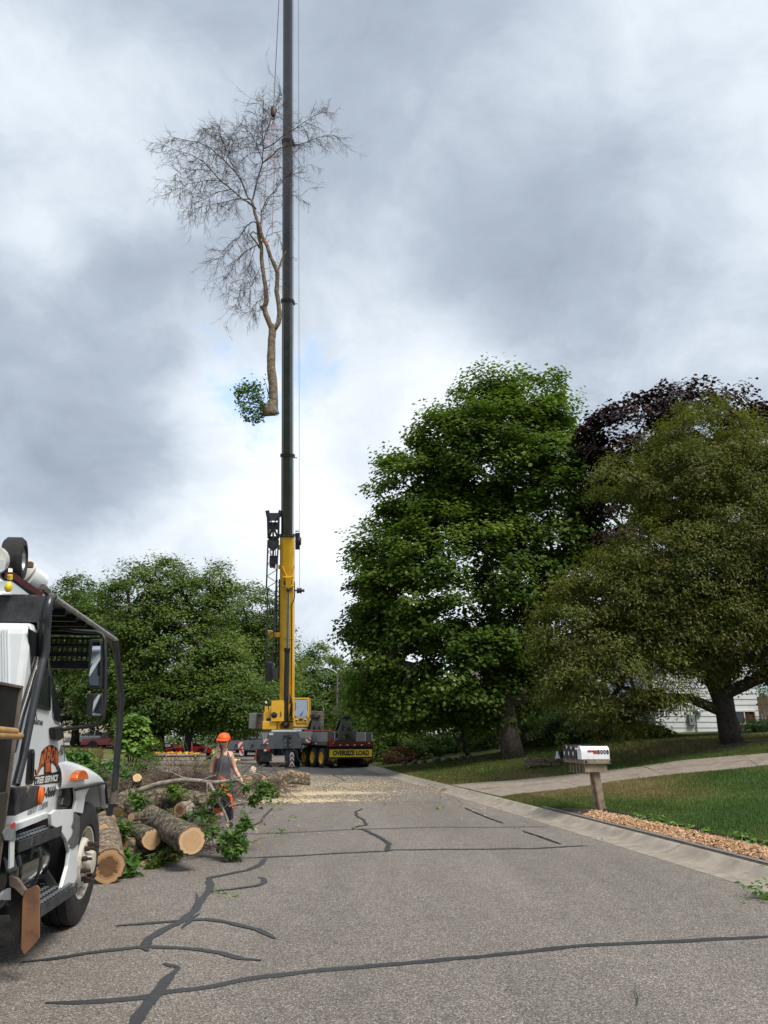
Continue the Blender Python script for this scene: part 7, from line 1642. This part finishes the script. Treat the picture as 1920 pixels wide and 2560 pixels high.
hood.add(vs, fs); ho = hood.build('hood', P_TK, tk, 50); sd_ = ho.modifiers.new('sub', 'SUBSURF'); sd_.levels = 1; sd_.render_levels = 2
mb = MB(); mb.tube([(.03, al, (1.19 if al < .45 else max(.93, 1.19-(al-.45)*1.2))-.006) for al in (-.6, -.3, 0, .3, .45, .55, .62)], .012, 6); mb.build('fender_lip', M_BLK, ho, 60)
# nose and bumper ahead
mb = MB(); mb.box((-1.2, .95, 1.0), (1.0, .9, .6), bev=.12); mb.build('nose', P_TK, tk); mb = MB(); mb.box((-1.35, 1.5, .62), (1.5, .16, .3), bev=.03); mb.build('bumper', M_GRD, tk)
# marker lamp
c = TP(207.5, 1945, .045)
mb = MB(); pts = []
for k in range(11): a = math.pi*k/10; pts.append(TP(207.5+15*math.cos(a), 1950-4*math.cos(a)*.6-25*math.sin(a), .055))
mb.prism(pts, (-.06, 0, 0)); mb.build('marker_lamp', M_AMB, ho, bevel=.008)
# fender rear piece and battered skirt
panel('fender_rear', [(190, 1966), (229, 1954), (226, 1965), (214, 1990), (207, 2034), (186, 2030), (188, 2018), (192, 2000)], -.02, P_TK, .03, None, .006)
panel('fender_recess', [(158, 1958), (192, 1964), (190, 2000), (184, 2022), (150, 2022), (154, 1990)], -.1, mat('faded_cream', (.42, .40, .30), .8), .03)
panel('rubber_boot', [(166, 1960), (188, 1960), (184, 1985), (180, 2005), (172, 2017), (155, 2014), (160, 1995), (166, 1985)], -.06, M_BLK, .04, None, .01)
panel('skirt', [(128, 2034), (140, 2024), (152, 2024), (183, 2023), (186, 2040), (184, 2058), (183, 2078), (172, 2106), (178, 2112), (197, 2112), (193, 2145), (192, 2198), (178, 2222), (152, 2232), (160, 2200), (170, 2165), (174, 2130), (167, 2100), (152, 2076), (130, 2064)], .005, P_TK, .03, None, .006)
panel('broken_skirt', [(186, 2030), (199, 2040), (200, 2064), (197, 2090), (196, 2110), (184, 2121), (174, 2119), (180, 2110), (168, 2109), (174, 2098), (182, 2087), (184, 2070), (180, 2066), (185, 2050)], .012, M_PRIM, .02)
mb = MB(); mb.prism([(-.5, -.9, 1.15), (-.5, .62, 1.15), (-.5, .62, .5), (-.5, -.9, .5)], (-.02, 0, 0)); mb.build('inner_arch', M_TBOX, tk)
# front wheel
WC = Vector((-.15, .16, .515)); r = .515; wd = .28
wp = MB(); wp.lathe([(wd*.38, r*.56), (wd*.5, r*.64), (wd*.52, r*.8), (wd*.5, r*.9), (wd*.40, r*.985), (wd*.3, r), (wd*.16, r), (wd*.15, r*.975), (wd*.11, r*.975), (wd*.1, r), (-wd*.1, r), (-wd*.11, r*.975), (-wd*.15, r*.975), (-wd*.16, r), (-wd*.3, r), (-wd*.40, r*.985), (-wd*.5, r*.9), (-wd*.5, r*.6)], WC, (1, 0, 0), 64); fw = wp.build('wheel', M_TYRE, tk, 35)
wp = MB(); wp.lathe([(wd*.40, r*.60), (wd*.47, r*.59), (wd*.46, r*.565), (wd*.30, r*.54), (wd*.12, r*.5), (wd*.18, r*.44), (wd*.42, r*.40), (wd*.50, r*.36), (wd*.52, r*.22), (wd*.55, r*.2), (wd*.75, r*.18), (wd*.78, 0)], WC, (1, 0, 0), 48); rm = wp.build('rim', M_RRIM, fw, 40)
for k in range(10):
    a = 2*math.pi*(k+.5)/10; q = WC+Vector((wd*.5, math.cos(a)*r*.30, math.sin(a)*r*.30)); wp = MB(); wp.cyl(q, q+Vector((.045, 0, 0)), .022, 6); wp.cyl(q+Vector((.03, 0, 0)), q+Vector((.085, 0, 0)), .013, 6); wp.build('wheel_nut', M_NUT, rm)
for k in range(5):
    a = 2*math.pi*(k+.2)/5; q = WC+Vector((wd*.3, math.cos(a)*r*.47, math.sin(a)*r*.47)); wp = MB(); wp.cyl(q, q+Vector((.01, 0, 0)), .03, 10); wp.build('hand_hole', M_TBOX, rm)
WC2 = Vector((-2.2, .16, .515)); wp = MB(); wp.lathe([(-.14, .3), (-.14, .47), (-.1, .515), (.1, .515), (.14, .47), (.14, .3), (-.14, .3)], WC2, (1, 0, 0), 32); wp.build('wheel', M_TYRE, tk, 35)
# rear wheels under the body, out of frame, keep the truck standing
for yy_ in (-5.2,):
    for xx in (-.3, -2.1): wp = MB(); wp.lathe([(-.25, .3), (-.25, .47), (-.2, .515), (.2, .515), (.25, .47), (.25, .3), (-.25, .3)], (xx, yy_, .515), (1, 0, 0), 32); wp.build('wheel', M_TYRE, tk, 35)
# fuel tank and steps
mb = MB(); mb.lathe([(0, 0), (0, .22), (.025, .27), (.05, .285), (.07, .285), (.075, .272), (.16, .272), (.165, .285), (.2, .285), (.205, .272), (.62, .272), (.625, .285), (.66, .285), (.665, .272), (.86, .272), (.88, .25), (.88, 0)], (-.36, -1.55, .66), (0, 1, 0), 40); ft = mb.build('fuel_tank', M_CLR, tk, 35)
def step(pts, out0, z, nm):
    a, b = pts; mb = MB(); mb.box(((out0-.15), (a+b)/2, z), (.30, b-a, .05)); st = mb.build(nm, M_GRD, tk); mb = MB(); n = int((b-a)/.07)
    for k in range(n):
        for q in range(4): mb.box((out0-.26+q*.075, a+.04+k*.07, z+.032), (.045, .03, .016), bev=.006)
    mb.build('tread_grip', M_CGREY, st, kind='stuff'); mb = MB(); mb.box((out0+.004, (a+b)/2, z-.01), (.012, b-a, .075)); mb.build('tread_edge', M_GRW, st)
step((-1.78, -.80), .0, .895, 'upper_step'); step((-1.32, -.36), .06, .40, 'lower_step')
mb = MB(); mb.beam((-.1, -1.15, .9), (-.12, -1.15, .6), .06, .03); mb.beam((-.05, -.55, .4), (-.2, -.55, .6), .05, .05); mb.beam((-.05, -1.15, .4), (-.2, -1.15, .6), .05, .05); mb.build('step_bracket', M_GRW, tk, kind='stuff')
# mud flap
mb = MB(); mb.prism([TQ(x, y, -1.62) for x, y in [(58, 2228), (92, 2213), (99, 2222), (98, 2345), (88, 2360), (60, 2388), (52, 2372), (55, 2260)]], (0, .018, 0)); mb.build('mud_flap', M_LEATH, tk, bevel=.004)
mb = MB(); mb.prism([TQ(x, y, -1.60) for x, y in [(24, 2190), (58, 2235), (56, 2300), (50, 2370), (30, 2330), (18, 2240)]], (0, .02, 0)); mb.build('flap_hanger', M_TBOX, tk)
mb = MB(); mb.prism([TQ(x, y, -1.66) for x, y in [(22, 2190), (42, 2198), (62, 2226), (56, 2240), (38, 2222), (24, 2215)]], (0, .05, 0)); mb.build('flap_arm', M_RUST, tk)
# black chip body behind the cab
bt = TP(52, 1715, .02); 
mb = MB(); mb.box((-1.14, bt.y-2.4, (bt.z+.62)/2), (2.32, 4.8, bt.z-.62), bev=.012); bx = mb.build('chip_body', M_TBOX, tk)
mb = MB(); mb.box((.028, bt.y-2.4, bt.z-.008), (.02, 4.8, .016)); mb.box((.028, bt.y-.012, (bt.z+.62)/2), (.02, .024, bt.z-.62)); mb.build('body_trim', M_RUST, bx)
mb = MB(); mb.box((-1.14, -2.45, bt.z+.5), (2.1, .3, .02)); 
mb = MB(); mb.box((.03, bt.y-1.2, 1.11), (.03, 2.3, .32), bev=.005); mb.build('body_panel', mat('olive_black', (.03, .028, .018), .6, var=.2, scale=2), bx)
# orange marker bar in front of the phone number
mb = MB(); a, b = TP(38, 1968, .06), TP(101, 1964, .06); c, d_ = TP(101, 2012, .06), TP(40, 2040, .06)
mb.prism([a, b, c, d_], (-.1, 0, 0)); bar = mb.build('side_bar', M_GRW, tk, bevel=.01); 
mb = MB(); q = TP(98.5, 1989, .065); mb.lathe([(0, .075), (.02, .07), (.03, .04), (.033, 0)], (0, 0, 0), (1, 0, 0), 16); mb.v = [(q.x+v[0], q.y+v[1]*.45, q.z+v[2]*.85) for v in mb.v]; mb.build('amber_marker', M_AMB, bar, 40)
# brackets, reflective tape
for pts in ([(6, 2082), (22, 2068), (39, 2058), (39, 2102), (12, 2100)], [(-6, 2250), (12, 2228), (27, 2220), (27, 2250)]): panel('hinge_bracket', pts, .05, M_GLV, .02, bx)
panel('reflective_tape', [(27, 2068), (38, 2060), (35, 2166), (24, 2172)], .045, M_CWHT, .01, bx); panel('reflective_tape', [(28.2, 2062), (38, 2056), (38, 2066), (28, 2074)], .052, M_SRED, .01, bx)
# rake handles resting out of the body
for k, (a, b) in enumerate((((-30, 1822), (39, 1829)), ((-30, 1838), (51, 1840)))):
    p0, p1 = TP(a[0], a[1], .09), TP(b[0], b[1], .09); o_ = p0.copy(); wv = tk.matrix_basis @ p0
    r_ = empty('tool_handle', wv, TA_, label=['upper wooden tool handle sticking out along the black body', 'lower wooden tool handle, reaching slightly farther forward'][k], category='tool handle', group='wooden tool handles on the truck')
    mb = MB(); mb.tube([Vector((0, 0, 0)), p1-p0], .022, 12); mb.build('shaft', mat('ash_handle', (.42, .24, .09), .5, var=.2, scale=8), r_, 60)
# ---------------- guard frame
def pts_(l, out): return [TP(x, y, out) for x, y in l]
ra, rb = TP(128, 1489, -.05), TP(291, 1606, -.05); zt = ra.z
roof = MB(); roof.box((-1.15, (ra.y+rb.y)/2, zt-.01), (2.16, rb.y-ra.y, .02)); gr = roof.build('roof_guard', M_GRD, tk)
mb = MB(); mb.tube([Vector((-.05, ra.y, zt)), Vector((-.05, rb.y, rb.z+.02))], .022, 8); mb.build('roof_edge_tube', mat('roof_edge', (.28, .28, .28), .5, var=.2, scale=8), gr, 60)
mb = MB()
for k in range(6): mb.box((-1.15, ra.y+.25+k*.33, zt-.045), (2.1, .04, .05))
mb.build('roof_rib', M_GRD, gr)
# rear fascia, rounded at the side
mb = MB(); fz = zt-.22; pr_ = []
for k in range(7): a = math.pi/2*(k/6); pr_.append((-.13+.09*math.sin(a)-.0, zt+.0-.10*(1-math.cos(a))))
vs = []; 
for (x, z) in [(-2.25, zt+.01), (-1.2, zt+.01)]+pr_: vs += [(x, ra.y-.02, z), (x, ra.y-.02, min(z, zt)-.21), (x, ra.y+.0, z), (x, ra.y+.0, min(z, zt)-.21)]
n_ = len(vs)//4; fs = []
for i in range(n_-1): a = i*4; b = a+4; fs += [(a, b, b+1, a+1), (a+2, a+3, b+3, b+2), (a, a+2, b+2, b), (a+1, b+1, b+3, a+3)]
fs += [(0, 1, 3, 2), tuple(k+(n_-1)*4 for k in (0, 2, 3, 1))]; mb.add(vs, fs); mb.build('fascia', M_GRW, gr)
# sides of the frame
mb = MB(); mb.tube(pts_([(132, 1492), (124, 1500), (119, 1520), (116, 1560), (113, 1625), (108, 1650)], -.05), .034, 10)
mb.tube(pts_([(108, 1648), (76, 1800), (56, 1900), (40, 1962)], -.03), .03, 10); mb.tube(pts_([(102, 1546), (101, 1640)], -.09), .026, 8); mb.tube(pts_([(100, 1636), (92, 1665), (52, 1790), (30, 1880)], -.10), .028, 8); mb.build('rear_post', M_GRD, gr, 60)
fp0 = pts_([(288, 1600), (292, 1640), (300, 1700), (303, 1745), (298, 1830), (290, 1920), (283, 2006)], -.05)
mb = MB(); mb.tube(fp0, .036, 12); mb.build('front_post', M_GRD, gr, 60)
mb = MB(); mb.tube([fp0[-1]+Vector((0, 0, .12)), fp0[-1]], .042, 12); mb.build('post_foot', M_RUST, gr, 60)
q = fp0[-1]; mb = MB(); mb.box(q+Vector((-.1, 0, -.03)), (.3, .1, .03)); mb.box(q+Vector((-.02, -.02, -.08)), (.07, .06, .1), bev=.01); mb.build('post_bracket', M_GRD, gr)
mb = MB(); fp2 = [p+Vector((-2.2, 0, 0)) for p in fp0]; mb.tube(fp2, .036, 10); mb.tube([Vector((-2.25, ra.y, zt)), Vector((-2.25, ra.y, 1.4))], .034, 8); mb.build('far_post', M_GRD, gr, 60)
# second hoop and perforated brow
mb = MB(); mb.tube(pts_([(268, 1590), (284, 1625), (293, 1660)], -.2), .014, 6); mb.build('brow_brace', M_GRD, gr, 60)
brow = MB()
for j, (yy_, z_) in enumerate(((rb.y-.05, rb.z-.10), (rb.y-.45, rb.z-.06), (rb.y-.05, rb.z-.19))):
    brow.box((-1.15, yy_, z_+.042), (2.1, .03, .022)); brow.box((-1.15, yy_, z_-.025), (2.1, .03, .03))
    for k in range(42): brow.box((-.12-k*.05, yy_, z_+.01), (.016, .028, .05))
brow.box((-1.15, rb.y-.02, rb.z-.25), (2.1, .05, .06)); brow.build('perforated_brow', M_GRD, gr)
# mirrors
MA = -.80
mb = MB(); mb.prism([TP(x, y, S0+.05) for x, y in [(137, 1819), (158, 1815), (161, 1846), (150, 1852), (140, 1848)]], (-.05, 0, 0)); mm = mb.build('mirror_mount', M_BLK, tk, bevel=.012)
mb = MB(); mb.tube([TQ(157, 1824, MA), TQ(190, 1819, MA), TQ(235, 1814, MA), TQ(250, 1806, MA), TQ(259, 1790, MA), TQ(262, 1760, MA), TQ(264, 1660, MA), TQ(262, 1600, MA), TQ(256, 1586, MA), TQ(240, 1580, MA), TQ(190, 1577, MA), TQ(150, 1572, MA)], .017, 10); mb.build('mirror_arm', M_BLK, mm, 60)
M_MIR = bpy.data.materials.new('mirror_glass'); M_MIR.use_nodes = True; b_ = M_MIR.node_tree.nodes['Principled BSDF']; b_.inputs['Metallic'].default_value = 1; b_.inputs['Roughness'].default_value = .03; b_.inputs['Base Color'].default_value = (.6, .66, .7, 1)
def mirror(x0, y0, x1, y1, tilt):
    P_ = [TQ(x, y, MA-.03) for x, y in ((x0+3, y0), (x1-3, y0-1), (x1, y0+5), (x1, y1-5), (x1-4, y1), (x0+2, y1-3), (x0-1, y1-12), (x0, y0+6))]
    mb = MB(); mb.prism(P_, (0, .07, 0)); h = mb.build('mirror_head', M_BLK, mm, bevel=.012); c = sum(P_, Vector())/8
    mb = MB(); mb.prism([c+(p-c)*.86+Vector((0, -.004-tilt*(p.x-c.x), 0)) for p in P_], (0, .003, 0)); mb.build('mirror_glass', M_MIR, h)
mirror(221, 1598, 254, 1724, .10); mirror(216, 1733, 258, 1794, .3)
# aerial boom parked over the cab
def tb2(l, r, m, nm, n=20, out=-.6, prof=None, sm=40): mb = MB(); mb.tube([TP(x, y, o2) for x, y, o2 in l], r, n); return mb.build(nm, m, tk, sm)
M_BOOMW = mat('boom_fibreglass', (.60, .60, .56), .35, var=.05, scale=3, coat=.4, dirt=(.50, .42, .25), dscale=2, dlo=.55, dhi=.8)
tb2([(12, 1400, -.9), (62, 1438, -.75)], .155, M_BOOMW, 'boom_tube'); tb2([(60, 1437, -.75), (92, 1459, -.68), (101, 1472, -.66)], [.13, .125, .06], P_TK, 'boom_tip')
tb2([(-20, 1400, -.5), (20, 1405, -.5)], .11, M_BOOMW, 'lower_boom')
M_MAR = mat('maroon_paint', (.085, .012, .02), .45, var=.15, scale=6)
mb = MB(); mb.beam(TP(22, 1438, -.35), TP(98, 1489, -.35), .06, .05); mb.build('maroon_beam', M_MAR, tk)
mb = MB(); mb.prism([TP(x, y, -.33) for x, y in [(28, 1452), (34, 1455), (75, 1487), (36, 1488), (10, 1487), (26, 1480)]], (-.1, 0, 0)); mb.build('boom_rest', M_WSIDE, tk, bevel=.006)
mb = MB(); mb.cyl(TP(25, 1437, -.3), TP(25, 1449, -.3), .02, 8); mb.ell(TP(21, 1468, -.3), (.03, .03, .04), 8, 6); mb.build('yellow_fitting', M_SYEL, tk, 60)
wc = TP(36, 1398, -.42); ax = Vector((.983, .15, .04)).normalized(); mb = MB(); mb.lathe([(-.075, .10), (-.075, .155), (-.05, .178), (.05, .178), (.075, .155), (.078, .115), (.055, .10)], wc, ax, 40); bw = mb.build('boom_tyre', M_TYRE, tk, 35)
mb = MB(); mb.lathe([(.06, .105), (.066, .09), (.02, .08), (.02, .04), (.05, .035), (.05, 0)], wc, ax, 30); mb.build('tyre_hub', M_GLV, bw, 40)
mb = MB(); mb.beam(TP(26, 1412, -.42), TP(24, 1440, -.38), .03, .06); mb.prism([TP(x, y, -.4) for x, y in [(-5, 1398), (14, 1400), (12, 1424), (4, 1430), (-5, 1432)]], (-.1, 0, 0)); mb.build('boom_bracket', P_TK, tk)
mb = MB()
for x, y in ((74, 1412), (105, 1468), (112, 1475), (118, 1480), (122, 1485)): mb.box(TP(x, y, -.6), (.05, .06, .05))
mb.tube([TP(103, 1462, -.6), TP(118, 1470, -.6), TP(124, 1484, -.6)], .012, 5); mb.build('boom_fittings', M_RUST, tk, kind='stuff')
